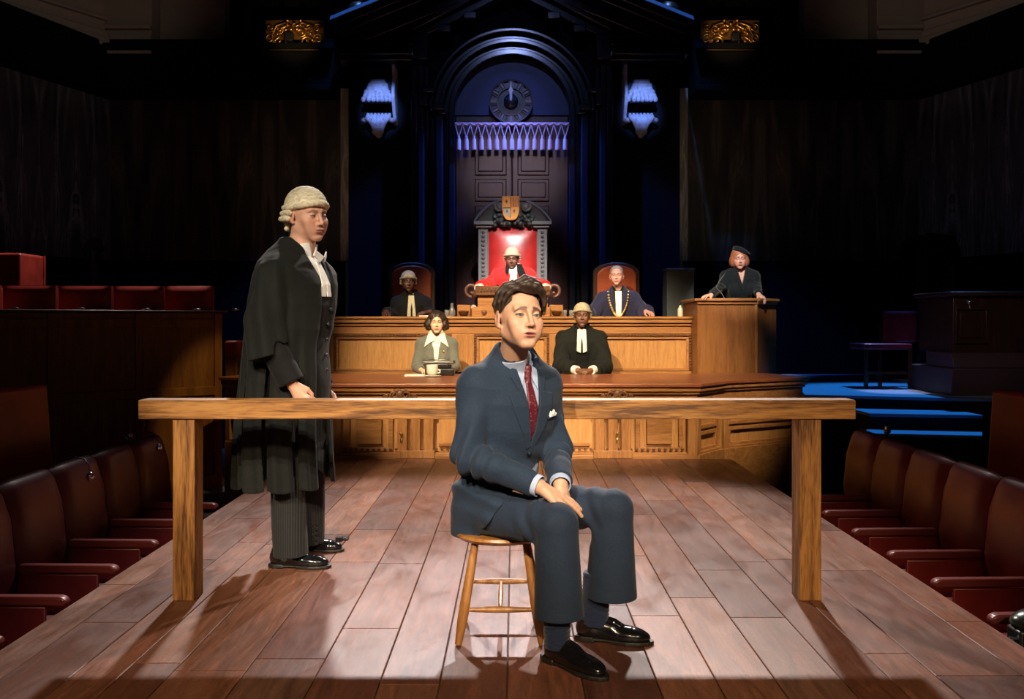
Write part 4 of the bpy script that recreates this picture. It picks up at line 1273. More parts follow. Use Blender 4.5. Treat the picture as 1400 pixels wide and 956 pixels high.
# near-left chair back and dim lamp
def club_chair(label, cx_, cy2, mt, rz, top):
    t = thing('lobby_chair', label, 'chair', (cx_, cy2, FLZ), rz)
    h = top - FLZ
    m = MB(); m.prism([(-0.06, 0.4), (0.0, 0.4), (0.10, h - 0.06), (0.07, h), (0.0, h - 0.01), (-0.06, 0.6)], -0.26, 0.26, 'Y'); m.build('backrest', mt, t, world=False, bevel=0.025, bseg=3)
    m = MB(); m.box((-0.5, -0.26, 0.32), (0.0, 0.26, 0.46)); m.build('seat', mt, t, world=False, bevel=0.03, bseg=3)
    for q in (-1, 1):
        m = MB(); m.tube([(0, q * 0.3, 0.62), (-0.25, q * 0.3, 0.66), (-0.46, q * 0.3, 0.62), (-0.48, q * 0.3, 0.45)], 0.028, 10); m.build('armrest', BLKP, t, world=False, angle=80)
    for (a, b) in ((-0.45, -0.22), (-0.45, 0.22), (0.0, -0.22), (0.0, 0.22)):
        m = MB(); m.tube([(a, b, 0.0), (a, b, 0.34)], 0.02, 8); m.build('leg', BLKP, t, world=False)
    return t
club_chair('dark red leather chair at the left frame edge under the long desk', PX(8, 5.6) , 5.75, DKLEA, PI * 0.93, PZ(530, 5.6))
club_chair('dark red leather chair at the right frame edge beyond the stall row', PX(1395, 5.9), 5.9, DKLEA, PI * 0.07, PZ(535, 5.9))
t = thing('brass_desk_lamp', 'dim brass lamp on a post against the dark left wall', 'lamp', (PX(128, 12.0), 12.0, FLZ))
c = P(128, 340, 12.0)
m = MB(); m.tube([(c.x, c.y, FLZ), (c.x, c.y, c.z - 0.02)], 0.05, 10); m.build('post', DARKWZ, t)
m = MB(); m.lathe([(0.0, 0.16), (0.03, 0.15), (0.09, 0.10), (0.12, 0.03), (0.13, 0.0), (0.16, -0.02), (0.0, -0.03)][::-1], tuple(c), 18); m.build('shade', mat('dim_brass', (0.25, 0.2, 0.15), 0.35, 0.9), t, angle=60)
# microphone heads and coil near the left row
for i, (px, py, yy) in enumerate(((176, 596, 7.0),)):
    c = P(px, py, yy)
    t = thing('desk_microphone', 'small silver microphone on a stem behind the left row of seats', 'microphone', (c.x, c.y, c.z), )
    m = MB(); m.ball(c, 0.03, 12); m.build('head', CHROME, t, angle=80)
    m = MB(); m.tube([c, c + Vector((0.02, 0, -0.15)), Vector((c.x + 0.03, c.y, FLZ))], 0.008, 8); m.build('stem', BLKP, t)
for i, (px0, px1, py, yy) in enumerate(((268, 300, 655, 6.55), (1062, 1090, 655, 6.9))):
    pass

# ---------------- right: blue-lit steps, chair, cabinet
t = thing('carpeted_steps', 'three carpeted steps and landing lit blue on the right', 'steps', (PX(1225, 8.5), 9.7, FLZ))
lz = PZ(545, 8.55)
def stp(px0, px1, z, y0, y1, nm):
    m = MB(); m.box((PX(px0, y0), y0, FLZ), (PX(px1, y0), y1, z)); return m.build(nm, STEPM, t, bevel=0.006)
z_land = CAMZ - (545 - CY) / F * 8.5
yb = (CAMZ - z_land) * F / (520 - CY)
z2 = CAMZ - (568 - CY) / F * 8.12; z3 = CAMZ - (595 - CY) / F * 7.85
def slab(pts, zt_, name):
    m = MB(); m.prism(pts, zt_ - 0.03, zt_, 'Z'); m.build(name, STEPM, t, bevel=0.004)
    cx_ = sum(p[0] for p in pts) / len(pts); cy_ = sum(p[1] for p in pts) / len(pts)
    m = MB(); m.prism([(cx_ + (p[0] - cx_) * 0.985, cy_ + (p[1] - cy_) * 0.97) for p in pts], FLZ, zt_ - 0.03, 'Z'); m.build('riser', CARPET, t)  # risers in dark carpet: their shade is put into the colour
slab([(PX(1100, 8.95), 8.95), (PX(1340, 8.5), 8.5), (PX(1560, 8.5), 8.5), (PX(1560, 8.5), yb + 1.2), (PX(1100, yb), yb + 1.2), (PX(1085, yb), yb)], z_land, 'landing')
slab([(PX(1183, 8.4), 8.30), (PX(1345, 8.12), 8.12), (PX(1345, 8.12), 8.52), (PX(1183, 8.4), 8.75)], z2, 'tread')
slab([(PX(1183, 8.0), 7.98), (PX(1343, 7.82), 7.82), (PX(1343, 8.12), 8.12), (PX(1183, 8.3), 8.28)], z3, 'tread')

# small chair on the landing
yy = 9.75; zl = z_land
t = thing('small_side_chair', 'small maroon leather side chair standing on the blue landing', 'chair', (PX(1222, yy), yy, zl))
k = yy / F
PURP = leather('plum_leather', (0.16, 0.02, 0.05), 0.3)
pad('backrest', PX(1207, yy + 0.35), PX(1256, yy + 0.35), PZ(468, yy + 0.35), PZ(425, yy + 0.35), yy + 0.35, 0.02, PURP, t)
m = MB(); m.box((PX(1181, yy - 0.05), yy - 0.05, PZ(478, yy)), (PX(1248, yy - 0.05), yy + 0.38, PZ(470, yy))); m.build('seat', PURP, t, bevel=0.015, bseg=3)
for (px, y1_, top_) in ((1184, yy - 0.03, 476), (1244, yy - 0.03, 476), (1203, yy + 0.36, 440), (1257, yy + 0.36, 428)):
    m = MB(); m.cbox((PX(px, y1_), y1_, (zl + PZ(top_, y1_)) / 2), (0.035, 0.035, PZ(top_, y1_) - zl)); m.build('leg', DARKWZ, t)
m = MB(); m.box((PX(1184, yy), yy + 0.0, zl + 0.15), (PX(1246, yy), yy + 0.02, zl + 0.18)); m.build('stretcher', DARKW, t)

# carved cabinet / lectern on the far right
yy = 8.9; zl = z_land
t = thing('carved_lectern_cabinet', 'dark carved wooden cabinet with stepped plinth at the right frame edge', 'cabinet', (PX(1350, yy), yy + 0.4, zl))
def cbx(a, b, y0, y1, d0, d1): m.box((PX(a, yy), yy + d0, PZ(y1, yy)), (PX(b, yy), yy + d1, PZ(y0, yy)))
m = MB(); cbx(1297, 1440, 399, 405, -0.06, 0.8); m.build('cabinet_top', DARKW, t, bevel=0.008)
m = MB(); cbx(1303, 1430, 405, 482, 0.0, 0.75); m.build('body', DARKWZ, t, bevel=0.006)
m = MB(); cbx(1305, 1350, 419, 424, -0.025, 0.0); cbx(1305, 1350, 466, 470, -0.025, 0.0); cbx(1305, 1309, 424, 466, -0.025, 0); cbx(1346, 1350, 424, 466, -0.025, 0); cbx(1312, 1343, 428, 462, -0.015, 0); m.build('door', DARKWZ, t, bevel=0.005)
m = MB()
m.prism([(yy - 0.02, PZ(482, yy)), (yy - 0.07, PZ(490, yy)), (yy - 0.09, PZ(503, yy)), (yy + 0.5, PZ(503, yy)), (yy + 0.5, PZ(482, yy))], PX(1297, yy), PX(1440, yy), 'X')
m.box((PX(1294, yy), yy - 0.1, zl), (PX(1440, yy), yy + 0.8, PZ(503, yy)))
m.build('plinth', mat('plinth_purple', (0.05, 0.028, 0.035), 0.5), t, bevel=0.01)
q = P(1325, 413, yy - 0.02); m = MB(); m.ball(q, (0.026, 0.03, 0.03), 14); m.tube([q, q + Vector((0.01, 0, -0.06))], 0.012, 8); m.build('knob', CHROME, t, angle=80)
# tall dark clock-like stand behind
yy = 11.0
t = thing('hooded_stand', 'tall black hooded wooden stand in the dark between small chair and cabinet', 'stand', (PX(1283, yy), yy, z_land - 0.02))
m = MB()
m.prism([(PX(1253, yy), PZ(345, yy)), (PX(1258, yy), PZ(325, yy)), (PX(1275, yy), PZ(318, yy)), (PX(1305, yy), PZ(322, yy)), (PX(1314, yy), PZ(340, yy)), (PX(1314, yy), PZ(352, yy)), (PX(1253, yy), PZ(352, yy))], yy, yy + 0.5)
m.build('hood', BLACKM, t, bevel=0.02)
m = MB(); m.box((PX(1262, yy), yy + 0.1, z_land), (PX(1275, yy), yy + 0.2, PZ(350, yy))); m.box((PX(1300, yy), yy + 0.1, z_land), (PX(1310, yy), yy + 0.2, PZ(350, yy))); m.build('posts', DARKWZ, t)
m = MB(); m.box((PX(1255, yy), yy - 0.05, PZ(481, yy)), (PX(1273, yy), yy + 0.3, PZ(478, yy))); m.build('shelf', GREYST, t)
# silver microphone near the steps
c = P(1213, 590, 7.2)
t = thing('step_microphone', 'small silver microphone standing before the blue steps', 'microphone', (c.x, c.y, FLZ))
m = MB(); m.ball(c, (0.028, 0.028, 0.022), 14); m.tube([c, c + Vector((0, 0, 0.04))], 0.02, 10); m.build('head', CHROME, t, angle=80)
m = MB(); m.tube([(c.x, c.y, FLZ), tuple(c)], 0.01, 8); m.build('stem', BLKP, t)

# ================================================================== SOLID MODELLER FOR THE FIGURES
# every body part / garment is a distance function, meshed with surface nets
f32 = np.float32
def A3(*p): return np.array(p[0] if len(p) == 1 else p, dtype=f32)
def smin(a, b, k):
    h = np.maximum(k - np.abs(a - b), 0) / k
    return np.minimum(a, b) - h * h * k * 0.25
def smax(a, b, k): return -smin(-a, -b, k)
def cone(Pt, a, b, r1, r2):
    a = A3(a); ba = A3(b) - a
    pa = Pt - a
    h = np.clip((pa @ ba) / max(1e-9, float(ba @ ba)), 0, 1)
    d = pa - h[:, None] * ba
    return np.sqrt(np.einsum('ij,ij->i', d, d)) - (r1 + (r2 - r1) * h)
def elli(Pt, c, r, R=None):
    q = Pt - A3(c)
    if R is not None: q = q @ R          # R columns = local axes
    r = A3(r)
    k0 = q / r; k0 = np.sqrt(np.einsum('ij,ij->i', k0, k0))
    k1 = q / (r * r); k1 = np.sqrt(np.einsum('ij,ij->i', k1, k1))
    return k0 * (k0 - 1) / np.maximum(k1, 1e-6)
def boxd(Pt, c, h, r=0.0, R=None):
    q = Pt - A3(c)
    if R is not None: q = q @ R
    q = np.abs(q) - (A3(h) - r)
    return np.sqrt((np.maximum(q, 0) ** 2).sum(1)) + np.minimum(q.max(1), 0) - r
def poly2(u, v, pts):
    """signed distance to a closed 2D polygon"""
    pts = np.array(pts, dtype=f32)
    n = len(pts)
    d = np.full(u.shape, 1e9, f32); s = np.ones(u.shape, f32)
    for i in range(n):
        a = pts[i]; b = pts[i - 1]
        ex, ey = b - a
        wx = u - a[0]; wy = v - a[1]
        t = np.clip((wx * ex + wy * ey) / (ex * ex + ey * ey + 1e-12), 0, 1)
        bx = wx - ex * t; by = wy - ey * t
        d = np.minimum(d, bx * bx + by * by)
        c1 = v >= a[1]; c2 = v < b[1]; c3 = ex * wy > ey * wx
        flip = (c1 & c2 & c3) | (~c1 & ~c2 & ~c3)
        s = np.where(flip, -s, s)
    return s * np.sqrt(d)
def chain(Pt, pts, rs, k=0.0):
    d = None
    for i in range(len(pts) - 1):
        c = cone(Pt, pts[i], pts[i + 1], rs[i], rs[i + 1])
        d = c if d is None else (np.minimum(d, c) if k <= 0 else smin(d, c, k))
    return d
def loft(Pt, zs, cx, cy, a, b, p=2.4):
    z = Pt[:, 2]
    X = (Pt[:, 0] - np.interp(z, zs, cx)); Y = (Pt[:, 1] - np.interp(z, zs, cy))
    aa = np.interp(z, zs, a); bb = np.interp(z, zs, b)
    k = (np.abs(X / aa) ** p + np.abs(Y / bb) ** p) ** (1.0 / p)
    d = (k - 1) * np.minimum(aa, bb)
    dz = np.maximum(z - zs[-1], zs[0] - z)
    return smax(d, dz, 0.03).astype(f32)
def wav(Pt, seed, f=(9, 9, 9)):
    """cheap smooth noise, about -1..1"""
    rs = np.random.RandomState(seed)
    o = np.zeros(len(Pt), f32)
    for i in range(5):
        w = rs.normal(size=3) * np.array(f) * (0.6 + 0.5 * i)
        ph = rs.uniform(0, 6.28)
        o += np.sin(Pt @ w.astype(f32) + f32(ph) + (0.8 * o if i else 0)) / (1 + 0.35 * i)
    return o * 0.32
POOL = ThreadPoolExecutor(4)

def mesh_sdf(f, lo, hi, h):
    lo = np.array(lo, dtype=np.float64); hi = np.array(hi, dtype=np.float64)
    B = 8
    nb = np.maximum(1, np.ceil((hi - lo) / (h * B)).astype(int))
    # two level culling
    def centres(idx, size): return (lo + (idx + 0.5) * size).astype(f32)
    G = 4
    ng = (nb + G - 1) // G
    gi = np.stack(np.meshgrid(*[np.arange(n) for n in ng], indexing='ij'), -1).reshape(-1, 3)
    dg = f(centres(gi, h * B * G))
    gi = gi[np.abs(dg) < h * B * G * 0.87 * 1.35 + 0.012]
    sub = np.stack(np.meshgrid(*[np.arange(G)] * 3, indexing='ij'), -1).reshape(-1, 3)
    bi = (gi[:, None, :] * G + sub[None]).reshape(-1, 3)
    bi = bi[(bi < nb).all(1)]
    if len(bi) == 0: return np.zeros((0, 3)), np.zeros((0, 4), int)
    db = np.concatenate([f(centres(bi[i:i + 60000], h * B)) for i in range(0, len(bi), 60000)])
    bi = bi[np.abs(db) < h * B * 0.87 * 1.35 + 0.008]
    if len(bi) == 0: return np.zeros((0, 3)), np.zeros((0, 4), int)
    N1 = nb * B + 2
    s3 = np.stack(np.meshgrid(*[np.arange(B + 1)] * 3, indexing='ij'), -1)      # (9,9,9,3)
    CO = np.array([(i, j, k) for i in (0, 1) for j in (0, 1) for k in (0, 1)])
    ED = [(a, b) for a in range(8) for b in range(a + 1, 8) if np.abs(CO[a] - CO[b]).sum() == 1]
    def gid(g): return (g[..., 0] * N1[1] + g[..., 1]) * N1[2] + g[..., 2]
    def work(blk):
        g = blk[:, None, None, None, :] * B + s3[None]
        pts = (lo + g.reshape(-1, 3) * h).astype(f32)
        D = f(pts).reshape(g.shape[:-1]).astype(f32)
        D[D == 0] = 1e-7
        neg = D < 0
        c = np.zeros((len(blk), B, B, B), np.int8)
        for (i, j, k) in CO: c += neg[:, i:i + B, j:j + B, k:k + B]
        act = (c > 0) & (c < 8)
        ix = np.argwhere(act)
        if len(ix) == 0: return None
        cell = blk[ix[:, 0]] * B + ix[:, 1:]
        vals = np.stack([D[ix[:, 0], ix[:, 1] + i, ix[:, 2] + j, ix[:, 3] + k] for (i, j, k) in CO], 1)
        acc = np.zeros((len(ix), 3)); cnt = np.zeros(len(ix))
        for a, b in ED:
            va, vb = vals[:, a], vals[:, b]
            m_ = (va < 0) != (vb < 0)
            t_ = np.where(m_, va / np.where(m_, va - vb, 1), 0)
            p_ = CO[a] + t_[:, None] * (CO[b] - CO[a])
            acc += p_ * m_[:, None]; cnt += m_
        V = lo + (cell + acc / cnt[:, None]) * h
        E = []
        for ax in range(3):
            o = [0, 0, 0]; o[ax] = 1
            n0 = neg[:, :B, :B, :B]; n1 = neg[:, o[0]:B + o[0], o[1]:B + o[1], o[2]:B + o[2]]
            e = np.argwhere(n0 != n1)
            if len(e):
                E.append((ax, blk[e[:, 0]] * B + e[:, 1:], n0[e[:, 0], e[:, 1], e[:, 2], e[:, 3]]))
        return gid(cell), V, E
    CH = 250
    res = [r for r in POOL.map(work, [bi[i:i + CH] for i in range(0, len(bi), CH)]) if r is not None]
    if not res: return np.zeros((0, 3)), np.zeros((0, 4), int)
    ids = np.concatenate([r[0] for r in res]); V = np.concatenate([r[1] for r in res])
    o = np.argsort(ids); ids = ids[o]; V = V[o]
    Q = []
    for ax in range(3):
        b1, b2 = [(1, 2), (2, 0), (0, 1)][ax]
        for r in res:
            for (a_, g, n0) in r[2]:
                if a_ != ax: continue
                d1 = np.zeros(3, int); d1[b1] = 1
                d2 = np.zeros(3, int); d2[b2] = 1
                q = np.stack([gid(g - d1 - d2), gid(g - d2), gid(g), gid(g - d1)], 1)
                ok = ((g - d1 - d2) >= 0).all(1)
                k_ = np.minimum(np.searchsorted(ids, q), len(ids) - 1)
                ok &= (ids[k_] == q).all(1)
                k_ = np.where(n0[:, None], k_, k_[:, ::-1])
                Q.append(k_[ok])
    return V, np.concatenate(Q)

def xf(M, Pt):
    """world points into the local frame of 4x4 matrix M"""
    Mi = np.array(M.inverted(), dtype=f32)
    return Pt @ Mi[:3, :3].T + Mi[:3, 3]
def frame(loc, rx=0, ry=0, rz=0):
    """rz turns about vertical, rx tilts forward(+)/back, ry leans sideways"""
    return Matrix.Translation(Vector(loc)) @ Matrix.Rotation(rad(rz), 4, 'Z') @ Matrix.Rotation(rad(rx), 4, 'X') @ Matrix.Rotation(rad(ry), 4, 'Y')

def sdf_obj(name, pieces, mats, parent, h=None, paint=None, smooth_iter=0):
    """pieces: list of (f, lo, hi, h, matindex); one object"""
    VV = []; QQ = []; MI = []; n = 0
    for (f, lo, hi, hh, mi) in pieces:
        V, Q = mesh_sdf(f, lo, hi, hh)
        if len(V) == 0: continue
        if smooth_iter:
            for _ in range(smooth_iter):
                acc = np.zeros_like(V); cnt = np.zeros(len(V))
                for a, b in ((0, 1), (1, 2), (2, 3), (3, 0)):
                    np.add.at(acc, Q[:, a], V[Q[:, b]]); np.add.at(cnt, Q[:, a], 1)
                    np.add.at(acc, Q[:, b], V[Q[:, a]]); np.add.at(cnt, Q[:, b], 1)
                V = V * 0.5 + 0.5 * acc / np.maximum(cnt, 1)[:, None]
        VV.append(V); QQ.append(Q + n); n += len(V)
        MI.append(np.full(len(Q), mi))
    if n == 0: raise ValueError('empty figure part ' + name)
    V = np.concatenate(VV); Q = np.concatenate(QQ); MI = np.concatenate(MI)
    me = bpy.data.meshes.new(name)
    me.vertices.add(len(V)); me.vertices.foreach_set('co', V.astype(f32).ravel())
    me.loops.add(len(Q) * 4); me.loops.foreach_set('vertex_index', Q.astype(np.int32).ravel())
    me.polygons.add(len(Q))
    me.polygons.foreach_set('loop_start', np.arange(0, len(Q) * 4, 4, dtype=np.int32))
    me.polygons.foreach_set('material_index', MI.astype(np.int32))
    if paint is not None:
        col = np.ones((len(V), 4), f32); col[:, :3] = paint(V.astype(f32))
        at = me.attributes.new('tint', 'FLOAT_COLOR', 'POINT'); at.data.foreach_set('color', col.ravel())
    me.update(calc_edges=True)
    me.validate()
    return finish(me, name, mats, parent, True, angle=180)

# ------------------------------------------------------------------ cloth, skin, hair
def cloth(name, c, rough=0.85, sheen=0.2, weave=260, stripes=None, c2=None):
    m = mat(name, c, rough, spec=0.22)
    bsdf(m).inputs['Sheen Weight'].default_value = sheen
    v = coords(m)
    w = noise(m, v, weave, 2)
    lo_ = tuple(x * 0.8 for x in c); hi_ = tuple(x * 1.2 for x in c)
    if stripes:
        wv = N(m, 'ShaderNodeTexWave'); wv.bands_direction = 'X'
        wv.inputs['Scale'].default_value = stripes
        wv.inputs['Distortion'].default_value = 0.4
        L(m, v, wv.inputs['Vector'])
        L(m, ramp(m, wv.outputs['Fac'], [(0.0, c), (0.86, c), (0.95, c2)]), bsdf(m).inputs['Base Color'])
    else:
        L(m, ramp(m, w, [(0.3, lo_), (0.7, hi_)]), bsdf(m).inputs['Base Color'])
    big = noise(m, v, 13, 3, 0.5, 0.6)
    ad = N(m, 'ShaderNodeMath', operation='MULTIPLY_ADD'); ad.inputs[1].default_value = 0.02
    L(m, w, ad.inputs[0]); L(m, big, ad.inputs[2])
    bump(m, ad.outputs[0], 0.4, 0.014)
    return m
def skinmat(name, rough=0.48):
    m = mat(name, (0.6, 0.4, 0.3), rough)
    at = N(m, 'ShaderNodeAttribute', attribute_name='tint')
    L(m, at.outputs['Color'], bsdf(m).inputs['Base Color'])
    bsdf(m).inputs['Subsurface Weight'].default_value = 0.12
    bsdf(m).inputs['Subsurface Radius'].default_value = (0.9, 0.35, 0.2)
    bsdf(m).inputs['Subsurface Scale'].default_value = 0.01
    return m
SKIN = skinmat('skin')
def hairmat(name, c, rough=0.4, sc=60):
    m = mat(name, c, rough)
    v = coords(m, (0.35, 2.2, 1.0))
    a = noise(m, v, sc, 4, 0.6, 0.6)
    L(m, ramp(m, a, [(0.35, tuple(x * 0.65 for x in c)), (0.65, tuple(x * 1.3 for x in c))]), bsdf(m).inputs['Base Color'])
    bump(m, a, 0.25, 0.003)
    return m
SUIT = cloth('navy_suit_wool', (0.016, 0.029, 0.054), 0.8, 0.06)
SUITT = cloth('slate_trouser_wool', (0.016, 0.027, 0.050), 0.8, 0.06)
BLACKG = cloth('black_gown', (0.0065, 0.0078, 0.0070), 0.82, 0.03)
BLACKG2 = cloth('black_wool', (0.006, 0.006, 0.0065), 0.85, 0.04)
GREYS = cloth('grey_tweed', (0.13, 0.135, 0.115), 0.9, 0.2)
PIN = cloth('pinstripe_wool', (0.014, 0.015, 0.016), 0.85, 0.06, stripes=28, c2=(0.034, 0.034, 0.034))
REDR = cloth('scarlet_robe', (0.78, 0.018, 0.022), 0.75, 0.2)
NAVYR = cloth('navy_robe', (0.012, 0.012, 0.035), 0.8, 0.2)
WHITE = cloth('white_linen', (0.78, 0.77, 0.74), 0.8, 0.05, 900)
CREAM = cloth('cream_blouse', (0.86, 0.82, 0.66), 0.7, 0.1)
PALEB = cloth('pale_blue_shirt', (0.38, 0.46, 0.64), 0.75, 0.05, 900)
TIE = mat('burgundy_tie', (0.12, 0.012, 0.02), 0.45)
v = coords(TIE, (1, 1, 1), (0, 0.75, 0)); tv = N(TIE, 'ShaderNodeTexVoronoi'); tv.inputs['Scale'].default_value = 85; L(TIE, v, tv.inputs['Vector'])
L(TIE, ramp(TIE, tv.outputs['Distance'], [(0.12, (0.30, 0.10, 0.12)), (0.3, (0.10, 0.010, 0.018))]), bsdf(TIE).inputs['Base Color'])
SOCK = cloth('navy_sock', (0.012, 0.02, 0.05), 0.9, 0.2, 300)
SHOE = mat('polished_black_leather', (0.006, 0.006, 0.007), 0.16, Coat_Weight=0.4)
SOLE = mat('shoe_sole', (0.012, 0.010, 0.009), 0.5)
BUTTON = mat('dark_button', (0.012, 0.014, 0.02), 0.3)
HBROWN = hairmat('brown_hair', (0.026, 0.013, 0.007), 0.58, 120)
HGREY = hairmat('grey_hair', (0.22, 0.20, 0.18), 0.5)
HDARK = hairmat('dark_curly_hair', (0.028, 0.015, 0.010), 0.5, 80)
HRED = hairmat('auburn_hair', (0.46, 0.17, 0.09), 0.5)
WIG = hairmat('horsehair_wig', (0.78, 0.69, 0.48), 0.7, 70)
WIG2 = hairmat('dimmed_horsehair_wig', (0.40, 0.35, 0.25), 0.75, 70)  # same horsehair, colour dimmed against the strong light on the far figures
FELT = cloth('black_felt', (0.008, 0.013, 0.018), 0.9, 0.15, 300)

# ------------------------------------------------------------------ head
def head_sdf(q, o):
    """q in head frame: face looks to -Y, z up, eyes at z=0. o: options"""
    w = o.get('w', 1.0); jaw = o.get('jaw', 1.0)
    x = np.abs(q[:, 0]); qs = np.stack([x, q[:, 1], q[:, 2]], 1)
    d = elli(qs, (0, 0.014, 0.034), (0.075 * w, 0.094, o.get('cr', 0.083)))
    d = smin(d, elli(qs, (0, -0.020, -0.022), (0.0625 * w, 0.068, 0.080)), 0.03)
    # jaw line and chin
    d = smin(d, cone(qs, (0.049 * w, 0.006, -0.058), (0.014, -0.066, -0.101), 0.017, 0.0135), 0.028)
    d = smin(d, elli(qs, (0, -0.077, -0.102), (0.020 * jaw, 0.0155, 0.0135)), 0.02)
    # cheekbones, cheeks
    d = smin(d, elli(qs, (0.044 * w, -0.062, -0.027), (0.020, 0.018, 0.017)), 0.025)
    d = smin(d, elli(qs, (0.030, -0.068, -0.060), (0.022, 0.018, 0.026)), 0.03)
    # muzzle
    d = smin(d, elli(qs, (0, -0.079, -0.063), (0.026, 0.016, 0.021)), 0.022)
    # brow
    d = smin(d, cone(qs, (0.010, -0.084, 0.017), (0.044, -0.071, 0.021), 0.0085, 0.007), 0.016)
    # sockets
    d = smax(d, -elli(qs, (0.0315, -0.097, -0.001), (0.021, 0.0185, 0.0125)), 0.014)
    d = smax(d, -elli(qs, (0.014, -0.093, -0.001), (0.007, 0.009, 0.012)), 0.010)
    # eyeball under lids
    ball = elli(qs, (0.0315, -0.0735, -0.001), (0.0135, 0.0125, 0.0118))
    d = smin(d, ball, 0.002)
    lids = smax(elli(qs, (0.0315, -0.0735, -0.001), (0.0152, 0.0140, 0.0135)), -(np.abs(q[:, 2] + 0.0015 - 0.0) - (o.get('eye', 0.0052) * np.clip(1 - ((x - 0.0315) / 0.0155) ** 2, 0, 1) )), 0.0015)
    d = smin(d, lids, 0.003)
    # nose
    n = cone(qs, (0, -0.088, 0.010), (0, -0.1085, -0.033), 0.0062, 0.0088)
    n = smin(n, elli(qs, (0.0, -0.1075, -0.036), (0.0095, 0.0095, 0.0082)), 0.006)
    n = smin(n, elli(qs, (0.0115, -0.0965, -0.0385), (0.0068, 0.0095, 0.0065)), 0.007)
    n = smax(n, -elli(qs, (0.0065, -0.103, -0.0455), (0.0036, 0.006, 0.0035)), 0.003)
    d = smin(d, n, 0.011)
    # lips
    u = elli(qs, (0.0065, -0.0925, -0.0625), (0.017, 0.0085, 0.0052))
    lo_ = elli(qs, (0, -0.0915, -0.0735), (0.0175, 0.0095, 0.0062))
    lp = smin(u, lo_, 0.003)
    mo = o.get('mouth', 0.0012)
    lp = smax(lp, -elli(qs, (0, -0.101, -0.0675), (0.0185, 0.013, mo + 0.0006)), 0.002)
    d = smin(d, lp, 0.006)
    d = smax(d, -elli(qs, (0, -0.102, -0.0675), (0.018, 0.012, mo)), 0.003)
    d = smax(d, -elli(qs, (0, -0.098, -0.086), (0.018, 0.008, 0.0045)), 0.012)
    # ears
    e = elli(qs, (0.0785 * w, 0.012, -0.012), (0.0065, 0.019, 0.031))
    e = smax(e, -elli(qs, (0.0865 * w, 0.008, -0.008), (0.0065, 0.010, 0.018)), 0.004)
    e = smin(e, elli(qs, (0.0745 * w, 0.002, -0.038), (0.006, 0.008, 0.009)), 0.005)
    d = smin(d, e, 0.008)
    return d
def neck_sdf(q, base, r=0.054):
    """from under the skull to base (a point in head frame)"""
    d = cone(q, (0, 0.022, -0.055), base, r, r * 1.08)
    return d
def face_paint(skin, lip=(0.42, 0.13, 0.10), brow=(0.05, 0.03, 0.02), iris=(0.10, 0.13, 0.12), blush=0.12, o={}):
    skin = np.array(skin, f32)
    def fn(q):
        x = np.abs(q[:, 0]); y = q[:, 1]; z = q[:, 2]
        c = np.tile(skin, (len(q), 1))
        fr = (y < -0.03)
        # ruddier cheeks, nose, ears
        b = np.exp(-(((x - 0.044) / 0.02) ** 2 + ((z + 0.035) / 0.022) ** 2)) + np.exp(-((x / 0.012) ** 2 + ((z + 0.036) / 0.012) ** 2)) * 0.8
        b = b * fr * blush + (x > 0.076) * blush * 0.6
        c *= 1 - b[:, None] * np.array([0.05, 0.55, 0.55], f32)
        # brows
        zb = 0.0205 + 0.10 * (x - 0.018) - 1.9 * np.maximum(x - 0.034, 0) ** 1.2 + o.get('brow_lift', 0) * (0.03 - x)
        wd = 0.0052 * np.clip(1.3 - (x - 0.012) / 0.045, 0.3, 1)
        k = np.clip(1.6 - np.abs(z - zb) / wd, 0, 1) * ((x > 0.011) & (x < 0.050)) * fr * (y < -0.055)
        c = c * (1 - k[:, None] * 0.85) + np.array(brow, f32) * k[:, None] * 0.85
        # eye opening
        ex = x - 0.0315; op = o.get('eye', 0.0052) * np.clip(1 - (ex / 0.0155) ** 2, 0, 1)
        ez = z + 0.0015
        ins = (np.abs(ez) < op + 0.0004) & fr & (y < -0.070)
        c[ins] = (0.22, 0.18, 0.16)  # eye whites darkened, standing in for the shade under the brow
        g = o.get('gaze', 0.0); gz = o.get('gazez', 0.0)
        gx = q[:, 0] - np.sign(q[:, 0]) * 0.0315 - g
        rr = np.sqrt(gx ** 2 + (ez - gz) ** 2)
        c[ins & (rr < 0.0060)] = iris
        c[ins & (rr < 0.0030)] = (0.01, 0.01, 0.01)
        lash = (np.abs(ez - op) < 0.0014) & (np.abs(ex) < 0.016) & fr & (y < -0.068)
        c[lash] = np.array(brow, f32) * 0.7
        low = (np.abs(ez + op) < 0.0008) & (np.abs(ex) < 0.014) & fr & (y < -0.068)
        c[low] *= 0.6
        # lips
        lz = z + 0.068
        lw = 0.0245
        up = 0.0105 * np.clip(1 - (x / lw) ** 2, 0, 1) - 0.0015 * np.exp(-(x / 0.004) ** 2)
        dn = 0.0125 * np.clip(1 - (x / (lw - 0.002)) ** 2, 0, 1)
        li = (lz < up) & (lz > -dn) & (x < lw) & (y < -0.078)
        c[li] = lip
        mo = o.get('mouth', 0.0012) + 0.0006
        ins2 = (np.abs(z + 0.0675) < mo * np.sqrt(np.clip(1 - (x / 0.021) ** 2, 0, 1))) & (x < 0.021) & (y < -0.076)
        c[ins2] = np.array(lip) * 0.22
        # nostrils
        ns = (np.abs(x - 0.0065) < 0.0036) & (z < -0.0425) & (z > -0.049) & (y < -0.094)
        c[ns] *= 0.3
        if 'stubble' in o:
            s_ = np.clip((-0.045 - z) / 0.03, 0, 1) * fr * (~li)
            c *= 1 - s_[:, None] * o['stubble'] * np.array([0.8, 0.6, 0.5], f32)
        return c
    return fn

